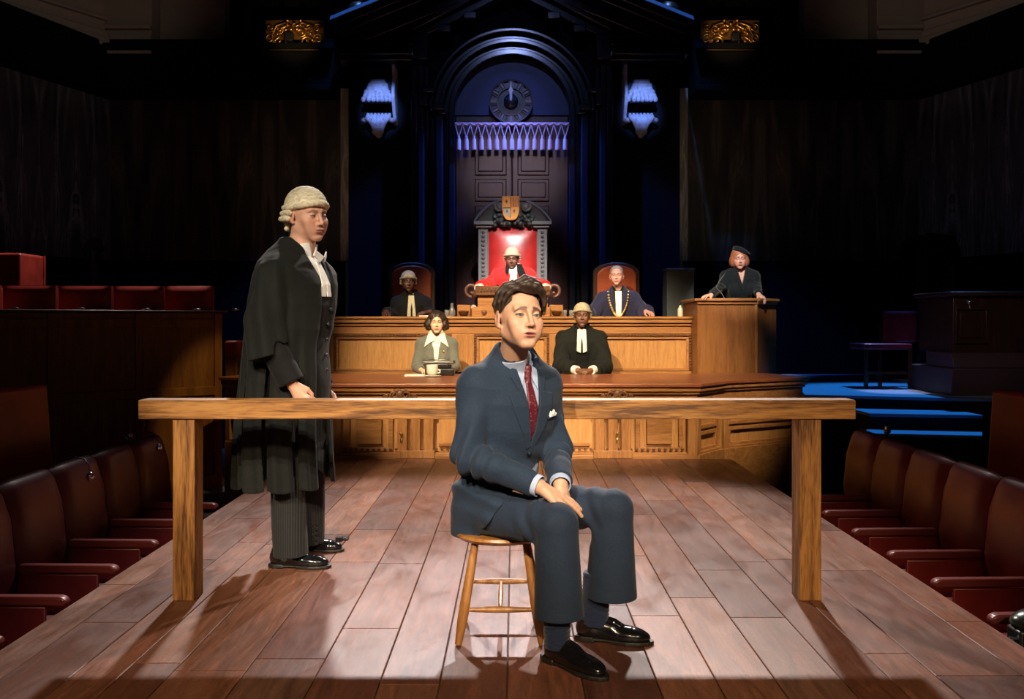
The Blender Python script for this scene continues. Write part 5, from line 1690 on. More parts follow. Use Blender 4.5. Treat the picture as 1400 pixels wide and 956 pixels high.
# ------------------------------------------------------------------ hand
def hand_prims(curl=(0.5, 0.5, 0.5, 0.5), thumb=0.5, spread=0.0, mirror=1, size=1.0, tcurl=0.4):
    """local frame: wrist at origin, fingers toward -Y, back of hand +Z, thumb on +X*mirror.
    curl: bend per finger 0 straight .. 1 fist. returns list of chains (pts, radii)"""
    S = size
    out = []
    bases = [(0.030, -0.088, 0.004), (0.010, -0.094, 0.007), (-0.011, -0.090, 0.005), (-0.030, -0.080, 0.000)]
    lens = [(0.042, 0.026, 0.021), (0.046, 0.030, 0.022), (0.042, 0.028, 0.021), (0.033, 0.021, 0.018)]
    rads = [(0.0098, 0.0088, 0.0080, 0.0068), (0.0100, 0.0090, 0.0082, 0.0070), (0.0096, 0.0086, 0.0078, 0.0066), (0.0086, 0.0076, 0.0070, 0.0060)]
    fan = [0.10, 0.02, -0.06, -0.16]
    fingers = []
    for i in range(4):
        b = Vector(bases[i]); cu = curl[i]
        az = fan[i] * (1 + spread)
        pts = [b]; ang = 0.0
        for j, l in enumerate(lens[i]):
            ang += cu * (0.9, 1.3, 0.9)[j]
            dr = Vector((math.sin(az), -math.cos(az), 0)) * math.cos(ang) + Vector((0, 0, -1)) * math.sin(ang)
            pts.append(pts[-1] + dr * l)
        fingers.append((pts, rads[i]))
    th = [Vector((0.022, -0.022, -0.006))]
    a1 = 0.75 - thumb * 0.35
    d1 = Vector((math.sin(a1), -math.cos(a1), -0.25)).normalized()
    th.append(th[0] + d1 * 0.040)
    a2 = a1 - tcurl * 0.9
    d2 = Vector((math.sin(a2), -math.cos(a2), -0.35 - 0.3 * tcurl)).normalized()
    th.append(th[1] + d2 * 0.032)
    a3 = a2 - tcurl * 0.8
    d3 = Vector((math.sin(a3), -math.cos(a3), -0.3)).normalized()
    th.append(th[2] + d3 * 0.026)
    def m_(p): return (p[0] * mirror * S, p[1] * S, p[2] * S)
    fingers = [([m_(p) for p in pts], [r * S for r in rs]) for pts, rs in fingers]
    tb = ([m_(p) for p in th], [0.0145 * S, 0.0115 * S, 0.0100 * S, 0.0080 * S])
    palm = [([m_((0, 0.0, 0)), m_((b[0] * 0.92, b[1], b[2] - 0.002))], [0.020 * S, 0.0112 * S]) for b in bases]
    return palm, fingers, tb
def hand_sdf(q, H):
    palm, fingers, tb = H
    d = None
    for pts, rs in palm:
        c = chain(q, pts, rs); d = c if d is None else smin(d, c, 0.012)
    d = smin(d, chain(q, tb[0], tb[1], 0.003), 0.012)
    fd = None
    for pts, rs in fingers:
        c = chain(q, pts, rs, 0.002)
        fd = c if fd is None else np.minimum(fd, c)
    return smin(d, fd, 0.006)

def hand_matrix(wrist, to, back):
    """wrist at position; fingers point along 'to'; back of hand faces 'back'"""
    y = -Vector(to).normalized()
    z = Vector(back); z = (z - y * z.dot(y)).normalized()
    x = y.cross(z)
    M = Matrix(((x.x, y.x, z.x, wrist[0]), (x.y, y.y, z.y, wrist[1]), (x.z, y.z, z.z, wrist[2]), (0, 0, 0, 1)))
    return M

# ------------------------------------------------------------------ shoe (local: heel at origin, toe to -Y, sole at z=0)
def shoe_parts(M, L_=0.29):
    s = L_ / 0.29
    def upper(Pt):
        q = xf(M, Pt) / s
        d = elli(q, (0, -0.055, 0.045), (0.034, 0.062, 0.055))
        d = smin(d, elli(q, (0.002, -0.165, 0.030), (0.044, 0.085, 0.034)), 0.035)
        d = smin(d, elli(q, (0.002, -0.215, 0.026), (0.039, 0.062, 0.026)), 0.02)
        d = smin(d, cone(q, (0, -0.065, 0.06), (0, -0.13, 0.055), 0.034, 0.030), 0.03)
        d = smin(d, cone(q, (0, -0.05, 0.05), (0, -0.045, 0.085), 0.035, 0.036), 0.02)
        # toe cap seam, facing
        d = d + 0.0016 * np.exp(-((q[:, 1] + 0.213) / 0.0022) ** 2)
        fc = np.abs(q[:, 0]) - 0.014
        d = d - 0.0022 * ((np.abs(q[:, 0]) < 0.020) & (q[:, 1] < -0.085) & (q[:, 1] > -0.175) & (q[:, 2] > 0.03))
        d = d + 0.003 * np.exp(-(q[:, 0] / 0.0025) ** 2) * ((q[:, 1] < -0.09) & (q[:, 1] > -0.17) & (q[:, 2] > 0.03))
        d = smax(d, 0.010 - q[:, 2], 0.004)
        d = smax(d, -smax(elli(q, (0, -0.045, 0.11), (0.030, 0.034, 0.05)), 0.055 - q[:, 2], 0.004), 0.004)
        return d * s
    def sole(Pt):
        q = xf(M, Pt) / s
        y = q[:, 1]
        w = np.interp(y, [-0.29, -0.275, -0.24, -0.19, -0.12, -0.07, -0.02, 0.005], [0.004, 0.026, 0.042, 0.049, 0.036, 0.036, 0.036, 0.022])
        d = np.maximum(np.abs(q[:, 0] - 0.002) - w, np.maximum(y - 0.008, -0.29 - y))
        top = 0.014; 
        d = smax(d, np.abs(q[:, 2] - 0.0075) - 0.0075, 0.003)
        heel = smax(np.maximum(np.abs(q[:, 0]) - w, np.maximum(y - 0.008, -0.065 - y)), np.abs(q[:, 2] - 0.010) - 0.010, 0.003)
        arch = boxd(q, (0, -0.10, 0.0), (0.06, 0.03, 0.006), 0.001)
        d = smax(d, -arch, 0.002)
        return np.minimum(d, heel) * s
    return upper, sole
def lace_mb(M, L_=0.29):
    mb = MB(); s = L_ / 0.29
    for i in range(4):
        y = -0.098 - i * 0.018; z = 0.086 - i * 0.0075
        p = [M @ Vector((-0.019 * s, y * s, (z - 0.003) * s)), M @ Vector((0, y * s, (z + 0.003) * s)), M @ Vector((0.019 * s, y * s, (z - 0.003) * s))]
        mb.tube(p, 0.0022, 6)
    c = M @ Vector((0, -0.09 * s, 0.094 * s))
    for q in (-1, 1):
        a = M @ Vector((q * 0.02 * s, -0.10 * s, 0.092 * s)); b = M @ Vector((q * 0.026 * s, -0.085 * s, 0.088 * s))
        mb.tube([c, a, b, c], 0.002, 6)
    return mb
def add_shoe(parent, M, L_=0.29, h=0.0028, laces=True, name='shoe'):
    up, so = shoe_parts(M, L_)
    c = [M @ Vector((x, y, z)) for x in (-0.07, 0.07) for y in (-0.31, 0.03) for z in (-0.012, 0.14)]
    lo = [min(p[i] for p in c) for i in range(3)]; hi = [max(p[i] for p in c) for i in range(3)]
    o = sdf_obj(name, [(up, lo, hi, h, 0), (so, lo, hi, h, 1)], [SHOE, SOLE], parent)
    if laces: 
        lace_mb(M, L_).build('laces', SHOE, o, angle=80)
    return o

# ================================================================== FIGURES
TZS = [-.14, -.04, .08, .20, .32, .42, .475, .515, .555, .60]
TA = [.160, .168, .152, .150, .165, .178, .172, .130, .078, .060]
TB = [.118, .125, .115, .112, .122, .120, .104, .086, .066, .058]
TCY = [0, 0, 0, 0, -.005, .002, .010, .015, .018, .018]
def torso(q, off=0.0, wid=1.0, bust=0.0):
    d = loft(q, TZS, [0] * 10, TCY, [a * wid for a in TA], TB, 2.3)
    sx = np.abs(q[:, 0]); qs = np.stack([sx, q[:, 1], q[:, 2]], 1)
    d = smin(d, cone(qs, (0.05, 0.015, 0.505), (0.168 * wid, 0.012, 0.462), 0.045, 0.052), 0.05)
    if bust: d = smin(d, elli(qs, (0.068, -0.10, 0.30), (0.062, 0.055, 0.06)), 0.05)
    return d - off
def near(Pt, c, r, f, pad=0.02):
    """evaluate f only close to a ball; elsewhere a safe bound"""
    v = Pt - A3(c); b = np.sqrt(np.einsum('ij,ij->i', v, v)) - r
    m_ = b < pad
    if m_.any():
        b = b + pad * 0.5
        b[m_] = f(Pt[m_])
    else: b = b + pad * 0.5
    return b
def capsule_bound(pts, r):
    c = sum((Vector(p) for p in pts), Vector()) / len(pts)
    return c, max((Vector(p) - c).length for p in pts) + r
def bounds(pts, r):
    return ([min(p[i] for p in pts) - r for i in range(3)], [max(p[i] for p in pts) + r for i in range(3)])

class Fig:
    """one person: world joints, torso frame MT, head frame MH"""
    def __init__(s, label, MT, MH, skin, hs=1.0, wid=1.0, base=None, paint=None, head=None, bust=0.0):
        s.MT, s.MH, s.hs, s.wid, s.bust = MT, MH, hs, wid, bust
        s.head = head or {}; s.skin = skin; s.arms = []; s.legs = []
        s.paintopts = paint or {}
        p = MT.translation
        s.t = thing('person', label, 'person', base or (p.x, p.y, 0))
    def w(s, *p): return s.MT @ Vector(p)
    def arm(s, side, elbow, wrist, HM, H, hand=True, r=(0.050, 0.042, 0.030)):
        sh = s.w(side * 0.172 * s.wid, 0.012, 0.455)
        s.arms.append(dict(side=side, sh=sh, el=Vector(elbow), wr=Vector(wrist), HM=HM, H=H, r=r))
    def leg(s, hip, knee, ankle): s.legs.append((Vector(hip), Vector(knee), Vector(ankle)))
    def headq(s, Pt): return xf(s.MH, Pt)
    def body_f(s):
        nb = s.MH.inverted() @ s.w(0, 0.02, 0.53)
        hc = s.MH @ Vector((0, 0, -0.01))
        def f(Pt):
            q = xf(s.MT, Pt)
            d = torso(q, -0.018, s.wid, s.bust * 0.6)
            for a in s.arms:
                d = smin(d, chain(Pt, [a['sh'], a['el'], a['wr']], [a['r'][0] - 0.004, a['r'][1] - 0.006, 0.0265]), 0.02)
            for (h_, k_, an) in s.legs:
                d = smin(d, chain(Pt, [h_, k_, an], [0.078, 0.052, 0.032]), 0.03)
                d = smin(d, elli(Pt, an.lerp(k_, 0.68) , (0.052, 0.055, 0.10)), 0.04)
            def hd(PP):
                qh = s.headq(PP)
                dd = head_sdf(qh, s.head)
                return smin(dd, neck_sdf(qh, tuple(nb), s.head.get('neck', 0.052 if not s.bust else 0.045)), 0.022) * s.hs
            dn = near(Pt, hc, 0.24 * s.hs, hd)
            d = smin(d, dn, 0.02)
            for a in s.arms:
                if a['H'] is None: continue
                HM = a['HM']
                c = HM @ Vector((0, -0.09, 0))
                dh = near(Pt, c, 0.14, lambda PP: hand_sdf(xf(HM, PP), a['H']))
                d = smin(d, dh, 0.008)
            return d
        return f
    def pts(s):
        L_ = [s.w(x, y, z) for x in (-.2, .2) for y in (-.14, .14) for z in (-.16, .6)]
        L_ += [s.MH @ Vector((x, y, z)) for x in (-.09, .09) for y in (-.12, .12) for z in (-.13, .13)]
        for a in s.arms:
            L_ += [a['sh'], a['el'], a['wr']]
            if a['H'] is not None: L_ += [a['HM'] @ Vector((x, -0.2, z)) for x in (-.05, .05) for z in (-.1, .03)]
        for l in s.legs: L_ += list(l)
        return L_
    def body(s, h=0.0045):
        lo, hi = bounds(s.pts(), 0.09)
        fp = face_paint(s.skin, o=s.head, **s.paintopts)
        def paint(V):
            q = s.headq(V)
            c = np.tile(np.array(s.skin, f32), (len(V), 1))
            m_ = (np.linalg.norm(q, axis=1) < 0.17)
            c[m_] = fp(q[m_])
            return c
        o = sdf_obj('body', [(s.body_f(), lo, hi, h, 0)], [SKIN], s.t, paint=paint)
        return o
    def piece(s, name, f, mt, h=0.005, lo=None, hi=None, parent=None, label=None, **k):
        if lo is None: lo, hi = bounds(s.pts(), 0.12)
        o = sdf_obj(name, [(f, lo, hi, h, 0)], [mt], parent or s.t, **k)
        if label: o['label'] = label
        return o
    def tbox(s, x0, x1, y0, y1, z0, z1):
        return bounds([s.w(x, y, z) for x in (x0, x1) for y in (y0, y1) for z in (z0, z1)], 0.01)
    def hbox(s, x0, x1, y0, y1, z0, z1):
        return bounds([s.MH @ Vector((x, y, z)) for x in (x0, x1) for y in (y0, y1) for z in (z0, z1)], 0.01)

def patch(F_, polys, off, th=0.004, front=0.03, wid=1.0, bust=0.0):
    """pieces of cloth lying on the torso, outlines in the torso's front plane (x, z)"""
    def f(Pt):
        q = xf(F_.MT, Pt)
        d = torso(q, off, F_.wid, F_.bust)
        sh = np.abs(d) - th
        pd = None
        for pl_ in polys:
            e = poly2(q[:, 0], q[:, 2], pl_); pd = e if pd is None else np.minimum(pd, e)
        return smax(smax(sh, pd, 0.003), q[:, 1] - front, 0.003)
    return f
def mir(pl_): return [(-x, z) for x, z in pl_][::-1]

# ---------------- wig of rolled horsehair (head frame)
def wig_sdf(q, rows=3, tail=True, ridge=True):
    x = np.abs(q[:, 0]); qs = np.stack([x, q[:, 1], q[:, 2]], 1)
    cap = elli(qs, (0, 0.016, 0.040), (0.091, 0.112, 0.095))
    # combed ridges over the crown
    an = np.arctan2(q[:, 2] - 0.02, q[:, 1] - 0.016)
    cap = cap + 0.0012 * np.sin(an * 34)
    # front edge cut: forehead hairline and above the ear
    line = 0.050 - 0.006 * np.cos(x * 30)
    fr = np.where(q[:, 1] < -0.03, line + 0.004 - q[:, 2], np.interp(q[:, 1], [-0.03, 0.0, 0.03, 0.09], [0.048, 0.015, -0.012, -0.055]) - q[:, 2])
    cap = smax(cap, fr * 0.75, 0.012)
    d = cap
    # rolled front edge
    pts = []
    for i in range(9):
        a = PI * (i / 8.0) * 0.5
        pts.append((0.082 * math.sin(a), -0.090 * math.cos(a) + 0.004, 0.058 - 0.020 * math.sin(a) ** 2))
    d = smin(d, chain(qs, pts, [0.0155] * 9) + 0.0010 * np.sin(np.arctan2(x, -q[:, 1]) * 26), 0.004)
    # side curls: stacked horizontal rolls with a turn every few centimetres
    for r in range(rows):
        z = 0.032 - r * 0.0265
        y0 = 0.006 + r * 0.010
        e = cone(qs, (0.092, y0, z), (0.074, y0 + 0.072, z - 0.004), 0.0145, 0.0135) + 0.0016 * np.cos((q[:, 1] - y0) * 260)
        d = smin(d, e, 0.002)
    # back rolls
    for r in range(rows + 1):
        z = 0.01 - r * 0.026
        e = cone(qs, (0.0, 0.118 - r * 0.006, z), (0.055, 0.100 - r * 0.006, z), 0.0135, 0.0125)
        d = smin(d, e, 0.004)
    d = smin(d, elli(qs, (0, 0.08, -0.03), (0.055, 0.035, 0.05)), 0.01)
    if tail: 
        d = smin(d, cone(qs, (0.012, 0.105, -0.08), (0.012, 0.115, -0.15), 0.010, 0.007), 0.004)
    return d
def add_wig(F_, h=0.004, mt=None):
    lo, hi = F_.hbox(-.12, .12, -.13, .15, -.17, .155)
    return F_.piece('wig', lambda Pt: wig_sdf(xf(F_.MH, Pt)) * F_.hs, mt or WIG2, h, lo, hi)

# ================================================================== 1. THE SEATED MAN
MT = frame((-0.062, 3.60, 0.49), rx=9, ry=2, rz=40)
MH = frame((0.018, 3.435, 1.220), rx=-5, ry=3, rz=24) @ Matrix.Scale(1.06, 4)
S1 = Fig('man in a navy blue suit and burgundy tie sitting on the wooden stool', MT, MH, (0.55, 0.31, 0.205), hs=1.06, wid=1.02,
         base=(0.05, 3.45, 0.0), head={'cr': 0.075, 'neck': 0.049, 'eye': 0.0045, 'mouth': 0.0030, 'gaze': -0.0034, 'stubble': 0.05, 'brow_lift': 0.14, 'jaw': 1.05},
         paint=dict(lip=(0.44, 0.15, 0.13), brow=(0.022, 0.012, 0.007), iris=(0.03, 0.035, 0.035), blush=0.2))  # iris darkened too, for the shade over his eyes
wr_R = Vector((0.085, 3.255, 0.618)); el_R = Vector((-0.165, 3.385, 0.70))
wr_L = Vector((0.170, 3.37, 0.605)); el_L = Vector((0.165, 3.62, 0.700))
HR = hand_matrix(wr_R, (0.80, -0.10, -0.50), (0.30, -0.45, 0.85))
HL = hand_matrix(wr_L, (0.26, -0.30, -0.92), (0.80, -0.55, 0.0))
S1.arm(-1, el_R, wr_R, HR, hand_prims((0.12, 0.14, 0.16, 0.2), thumb=0.7, mirror=1, tcurl=0.2), r=(0.054, 0.046, 0.032))
S1.arm(1, el_L, wr_L, HL, hand_prims((0.10, 0.16, 0.24, 0.34), thumb=0.3, mirror=-1, tcurl=0.25), r=(0.054, 0.046, 0.032))
hipR, kneeR, ankR = Vector((-0.13, 3.53, 0.475)), Vector((0.150, 3.215, 0.490)), Vector((0.150, 3.205, 0.095))
hipL, kneeL, ankL = Vector((0.03, 3.655, 0.475)), Vector((0.372, 3.445, 0.495)), Vector((0.312, 3.445, 0.095))
S1.leg(hipR, kneeR, ankR); S1.leg(hipL, kneeL, ankL)
S1.body(0.0027)
# hair: swept waves with a side parting
def hair1(Pt):
    q = xf(MH, Pt)
    x = q[:, 0]; ax = np.abs(x)
    qs = q
    cap = elli(q, (0.0, 0.020, 0.040), (0.080, 0.098, 0.083))
    # volume on top
    cap = smin(cap, elli(q, (0.006, -0.040, 0.092), (0.060, 0.050, 0.026)), 0.03)
    # hairline
    fz = 0.076 + 0.010 * np.exp(-((x + 0.030) / 0.018) ** 2) - 0.006 * np.clip((ax - 0.045) / 0.02, 0, 1)
    side = np.interp(q[:, 1], [-0.062, -0.045, -0.022, -0.014, 0.012, 0.030, 0.09], [0.065, 0.030, -0.012, -0.030, -0.002, -0.040, -0.072])
    fr = np.where((q[:, 1] < -0.062) | (ax < 0.050), np.where(q[:, 1] < 0, fz, -0.075), side) - q[:, 2]
    cap = smax(cap, fr * 0.7, 0.006)
    d = cap
    # separate locks: combed from the parting on his right over to his left, one falling beside the brow
    def lock(pts, rs): return chain(q, pts, rs, 0.004)
    def tr(pts, r0): return [(Vector(p)) for p in pts], [r0 * t_ for t_ in (0.55, 1.0, 1.0, 0.9, 0.6, 0.25)][:len(pts)]
    L_ = []
    L_.append(([(-0.030, -0.070, 0.092), (-0.005, -0.088, 0.104), (0.024, -0.088, 0.100), (0.050, -0.078, 0.082), (0.066, -0.066, 0.055), (0.068, -0.064, 0.030)], 0.0155))
    L_.append(([(-0.022, -0.060, 0.108), (0.010, -0.074, 0.120), (0.040, -0.068, 0.110), (0.066, -0.052, 0.085), (0.078, -0.046, 0.052), (0.076, -0.050, 0.022)], 0.0165))
    L_.append(([(-0.030, -0.040, 0.118), (0.0, -0.050, 0.130), (0.034, -0.044, 0.124), (0.064, -0.030, 0.100), (0.082, -0.024, 0.066), (0.084, -0.026, 0.030)], 0.017))
    L_.append(([(-0.030, -0.072, 0.090), (-0.048, -0.064, 0.090), (-0.064, -0.050, 0.074), (-0.074, -0.036, 0.050), (-0.076, -0.026, 0.020)], 0.0105))
    L_.append(([(-0.034, -0.050, 0.108), (-0.056, -0.042, 0.100), (-0.074, -0.026, 0.078), (-0.082, -0.014, 0.046), (-0.077, -0.008, 0.012)], 0.0115))
    L_.append(([(-0.036, -0.020, 0.122), (-0.060, -0.010, 0.108), (-0.080, 0.004, 0.080), (-0.088, 0.016, 0.040), (-0.080, 0.020, 0.005)], 0.0115))
    L_.append(([(0.050, -0.076, 0.088), (0.062, -0.074, 0.070), (0.068, -0.070, 0.050), (0.064, -0.072, 0.034)], 0.011))
    L_.append(([(0.0, -0.082, 0.098), (0.018, -0.094, 0.098), (0.036, -0.090, 0.088), (0.050, -0.080, 0.070)], 0.011))
    L_.append(([(0.060, -0.020, 0.098), (0.078, -0.008, 0.075), (0.088, 0.0, 0.040), (0.086, 0.004, 0.005)], 0.014))
    L_.append(([(-0.036, -0.070, 0.094), (-0.024, -0.082, 0.103), (-0.006, -0.088, 0.106), (0.012, -0.086, 0.104)], 0.010))
    for pts, r0 in L_:
        rs = [r0 * k_ * 0.88 for k_ in (0.6, 1.0, 1.0, 0.85, 0.6, 0.3)[:len(pts)]]
        rs[-1] = r0 * 0.35
        d = smin(d, lock(pts, rs), 0.004)
    return d * 1.06
lo, hi = S1.hbox(-.11, .115, -.125, .14, -.09, .165)
S1.piece('hair', hair1, HBROWN, 0.0025, lo, hi)

# shirt, collar, tie
def shirt1(Pt):
    q = xf(MT, Pt)
    d = torso(q, -0.003, 1.02)
    d = smax(d, -cone(q, (0, 0.0, 0.50), (0, -0.01, 0.70), 0.052, 0.052), 0.004)
    return smax(d, 0.10 - q[:, 2], 0.01)
lo, hi = S1.tbox(-.2, .2, -.16, .14, .08, .62)
S1.piece('shirt', shirt1, PALEB, 0.004, lo, hi)
nkb = MT.inverted() @ (MH @ Vector((0, 0.022, -0.055)))
def collar_f(F_, R0, tilt, z0, z1, th=0.0028, flare=0.0, gap=0.010):
    """standing collar round the neck in the torso frame"""
    nk = F_.MT.inverted() @ (F_.MH @ Vector((0, 0.022, -0.060)))
    a = Vector((0, 0.018, 0.50)); b = nk
    def f(Pt):
        q = xf(F_.MT, Pt)
        ba = A3(*(b - a)); L2 = float(ba @ ba)
        t_ = ((q - A3(*a)) @ ba) / L2
        ax = q - (A3(*a) + np.clip(t_, -1, 1.5)[:, None] * ba)
        r_ = np.sqrt((ax ** 2).sum(1))
        Ln = math.sqrt(L2)
        zz = t_ * Ln
        zz = zz + tilt * q[:, 1]
        R_ = R0 + flare * np.clip(zz / 0.06, 0, 1)
        d = np.abs(r_ - R_) - th
        d = smax(d, np.maximum(zz - z1, z0 - zz), 0.002)
        if gap > 0:
            d = smax(d, -np.maximum(np.abs(q[:, 0]) - gap - 0.25 * np.clip(zz - 0.01, 0, 1), q[:, 1]), 0.002)
        return d
    return f
def collar1(Pt):
    q = xf(MT, Pt)
    ring = collar_f(S1, 0.0690, 0.30, 0.004, 0.098, 0.0038, -0.005, 0.004)(Pt)
    # turned down points
    dt = torso(q, 0.004, 1.02)
    pt_ = None
    for s in (-1, 1):
        pl_ = [(s * 0.004, 0.545), (s * 0.050, 0.575), (s * 0.066, 0.545), (s * 0.040, 0.475)]
        e = poly2(q[:, 0], q[:, 2], pl_); pt_ = e if pt_ is None else np.minimum(pt_, e)
    fl = smax(smax(np.abs(dt - 0.002) - 0.0035, pt_, 0.002), q[:, 1] + 0.0, 0.002)
    return smin(ring, fl, 0.004)
lo, hi = S1.tbox(-.09, .09, -.12, .1, .44, .66)
S1.piece('collar', collar1, PALEB, 0.0025, lo, hi)
def tie1(Pt):
    q = xf(MT, Pt)
    d = torso(q, 0.004, 1.02)
    pl_ = [(-0.013, 0.505), (0.013, 0.505), (0.026, 0.42), (0.038, 0.22), (-0.030, 0.22), (-0.020, 0.42)]
    blade = smax(smax(np.abs(d) - 0.0045, poly2(q[:, 0], q[:, 2], pl_), 0.003), q[:, 1], 0.002)
    kn = cone(q, (0, -0.064, 0.550), (0, -0.082, 0.502), 0.0185, 0.0115)
    return smin(blade, kn, 0.005)
lo, hi = S1.tbox(-.05, .05, -.16, .0, .2, .59)
S1.piece('tie', tie1, TIE, 0.0025, lo, hi)

# jacket
JV = [(-0.092, 0.66), (-0.066, 0.53), (-0.034, 0.42), (0.004, 0.265), (0.040, 0.42), (0.066, 0.53), (0.092, 0.66)]
def sleeve(Pt, a, r0, r1, r2, cut=0.0, fold=0.004, seed=1):
    el = a['el']; wr = a['wr']; sh = a['sh']
    d = chain(Pt, [sh, el], [r0, r1]); d2 = cone(Pt, el, wr, r1, r2)
    # elbow creases
    v_ = Pt - A3(*el); g = np.exp(-(v_ ** 2).sum(1) / 0.012)
    dd = smin(d, d2, 0.02)
    ax = A3(*(wr - el).normalized())
    s_ = v_ @ ax
    dd = dd + fold * g * np.sin(s_ * 95 + 2 * wav(Pt, seed, (8, 8, 8)))
    dd = dd + fold * 0.7 * wav(Pt, seed + 3, (10, 10, 16))
    # square cuff
    cap = (Pt - A3(*(wr + (wr - el).normalized() * cut))) @ ax
    return smax(dd, cap, 0.003)
hemA = MT @ Vector((0, 0, 0))
def jacket1(Pt):
    q = xf(MT, Pt)
    d = torso(q, 0.012, 1.04)
    qs = np.stack([np.abs(q[:, 0]), q[:, 1], q[:, 2]], 1)
    d = smin(d, cone(qs, (0.09, 0.016, 0.520), (0.176, 0.012, 0.492), 0.048, 0.050), 0.04)   # padded shoulders
    d = smin(d, cone(qs, (0.105, 0.025, 0.535), (0.040, 0.030, 0.600), 0.030, 0.040), 0.04)
    # skirts over the hips and seat
    d = smin(d, elli(q, (0, 0.03, 0.0), (0.155, 0.128, 0.15)), 0.04)
    d = smin(d, cone(Pt, S1.w(-0.10, 0.0, 0.03), hipR.lerp(kneeR, 0.34) + Vector((-0.005, -0.01, 0.012)), 0.088, 0.096), 0.05)
    # waist folds
    g = np.exp(-((q[:, 2] - 0.13) / 0.10) ** 2)
    d = d + 0.0125 * g * np.sin(q[:, 2] * 62 + q[:, 0] * 30 + 1.8 * wav(Pt, 5, (7, 7, 7)))
    d = d + 0.0060 * wav(Pt, 6, (9, 9, 9))
    for i, a in enumerate(S1.arms):
        d = smin(d, sleeve(Pt, a, 0.064, 0.058, 0.047, -0.012, 0.0140, 11 + i * 7), 0.018)
    # hem: curved front on his right, horizontal behind
    hem = (0.375 - Pt[:, 2])
    wx = Pt[:, 0]; wz = Pt[:, 2]
    cutc = np.sqrt((wx - 0.36) ** 2 + (wz - 0.20) ** 2 * 1.0)   # round sweep of the open front, seen side on
    armd = np.minimum(cone(Pt, el_R, wr_R, 0.066, 0.056), cone(Pt, el_L, wr_L, 0.066, 0.056))
    sw = smin(smin(0.525 - cutc, 0.20 - q[:, 2], 0.02), armd, 0.004)
    dskirt = smax(d, hem, 0.004)
    dskirt = smax(dskirt, sw, 0.006)
    # neck and front opening
    v_ = smax(poly2(q[:, 0], q[:, 2], JV), q[:, 1] - 0.015, 0.003)
    dskirt = smax(dskirt, -v_, 0.003)
    dskirt = smax(dskirt, -cone(q, (0, 0.010, 0.50), (0, -0.030, 0.68), 0.0745, 0.094), 0.004)
    return dskirt
lo, hi = bounds([S1.w(x, y, z) for x in (-.26, .26) for y in (-.2, .2) for z in (-.14, .6)] + [wr_R, wr_L, el_R, el_L, kneeR], 0.08)
hi = [hi[0], hi[1], 1.18]; lo = [lo[0], lo[1], 0.35]
jk = S1.piece('jacket', jacket1, SUIT, 0.0036, lo, hi)
lap = [(-0.057, 0.575), (-0.088, 0.520), (-0.060, 0.470), (-0.112, 0.462), (-0.092, 0.400), (-0.012, 0.250), (0.004, 0.262), (-0.028, 0.42), (-0.050, 0.53)]
lap_r = [(x + 0.006 * (1 if z < 0.3 else 0), z) for x, z in mir(lap)]
def lapel1(Pt):
    q = xf(MT, Pt)
    d = torso(q, 0.0155, 1.04)
    pd = np.minimum(poly2(q[:, 0], q[:, 2], lap), poly2(q[:, 0], q[:, 2], lap_r))
    f1 = smax(smax(np.abs(d) - 0.0042, pd, 0.003), q[:, 1] - 0.02, 0.003)
    # collar behind the neck
    a = cone(q, (0, 0.018, 0.50), (0, 0.000, 0.65), 0.082, 0.074)
    back = smax(smax(np.abs(a) - 0.006, np.abs(q[:, 2] - 0.575 - 0.25 * q[:, 1]) - 0.027, 0.004), -(q[:, 1] + 0.055), 0.004)
    return smin(f1, back, 0.008)
lo, hi = S1.tbox(-.13, .13, -.17, .13, .22, .67)
S1.piece('lapel', lapel1, SUIT, 0.0028, lo, hi, parent=jk)
# pocket square, pocket welt, buttons
sq = [(0.085, 0.372), (0.088, 0.398), (0.100, 0.388), (0.112, 0.402), (0.122, 0.384), (0.132, 0.388), (0.130, 0.376)]
lo, hi = S1.tbox(.06, .16, -.17, .02, .34, .43)
S1.piece('pocket_square', patch(S1, [sq], 0.021, 0.005), WHITE, 0.0022, lo, hi, parent=jk)
S1.piece('pocket_welt', patch(S1, [[(0.080, 0.362), (0.134, 0.372), (0.134, 0.386), (0.080, 0.376)]], 0.018, 0.0035), SUIT, 0.0025, lo, hi, parent=jk)
def on_torso(F_, x, z, off):
    """point on the front of the torso"""
    lo_, hi_ = -0.3, 0.05
    for _ in range(30):
        y = (lo_ + hi_) / 2
        q = A3(x, y, z)[None]
        if torso(q, off, F_.wid, F_.bust)[0] > 0: lo_ = y
        else: hi_ = y
    return F_.w(x, hi_, z)
for z in (0.235, 0.125):
    p = on_torso(S1, 0.004, z, 0.020)
    m = MB(); m.ball(p, (0.009, 0.009, 0.009), 12); m.build('button', BUTTON, jk, angle=80)
# shirt cuffs
for i, a in enumerate(S1.arms):
    wr, el = a['wr'], a['el']; ax = (wr - el).normalized()
    p0 = wr - ax * 0.04; p1 = wr + ax * (0.008 if i == 0 else 0.016)
    def cf(Pt, p0=p0, p1=p1, ax=ax):
        d = cone(Pt, p0, p1 + ax * 0.05, 0.040, 0.038)
        return smax(smax(d, -(d + 0.004), 0.001), (Pt - A3(*p1)) @ A3(*ax), 0.001)
    lo, hi = bounds([p0, p1], 0.06)
    S1.piece('shirt_cuff', cf, PALEB, 0.0022, lo, hi)

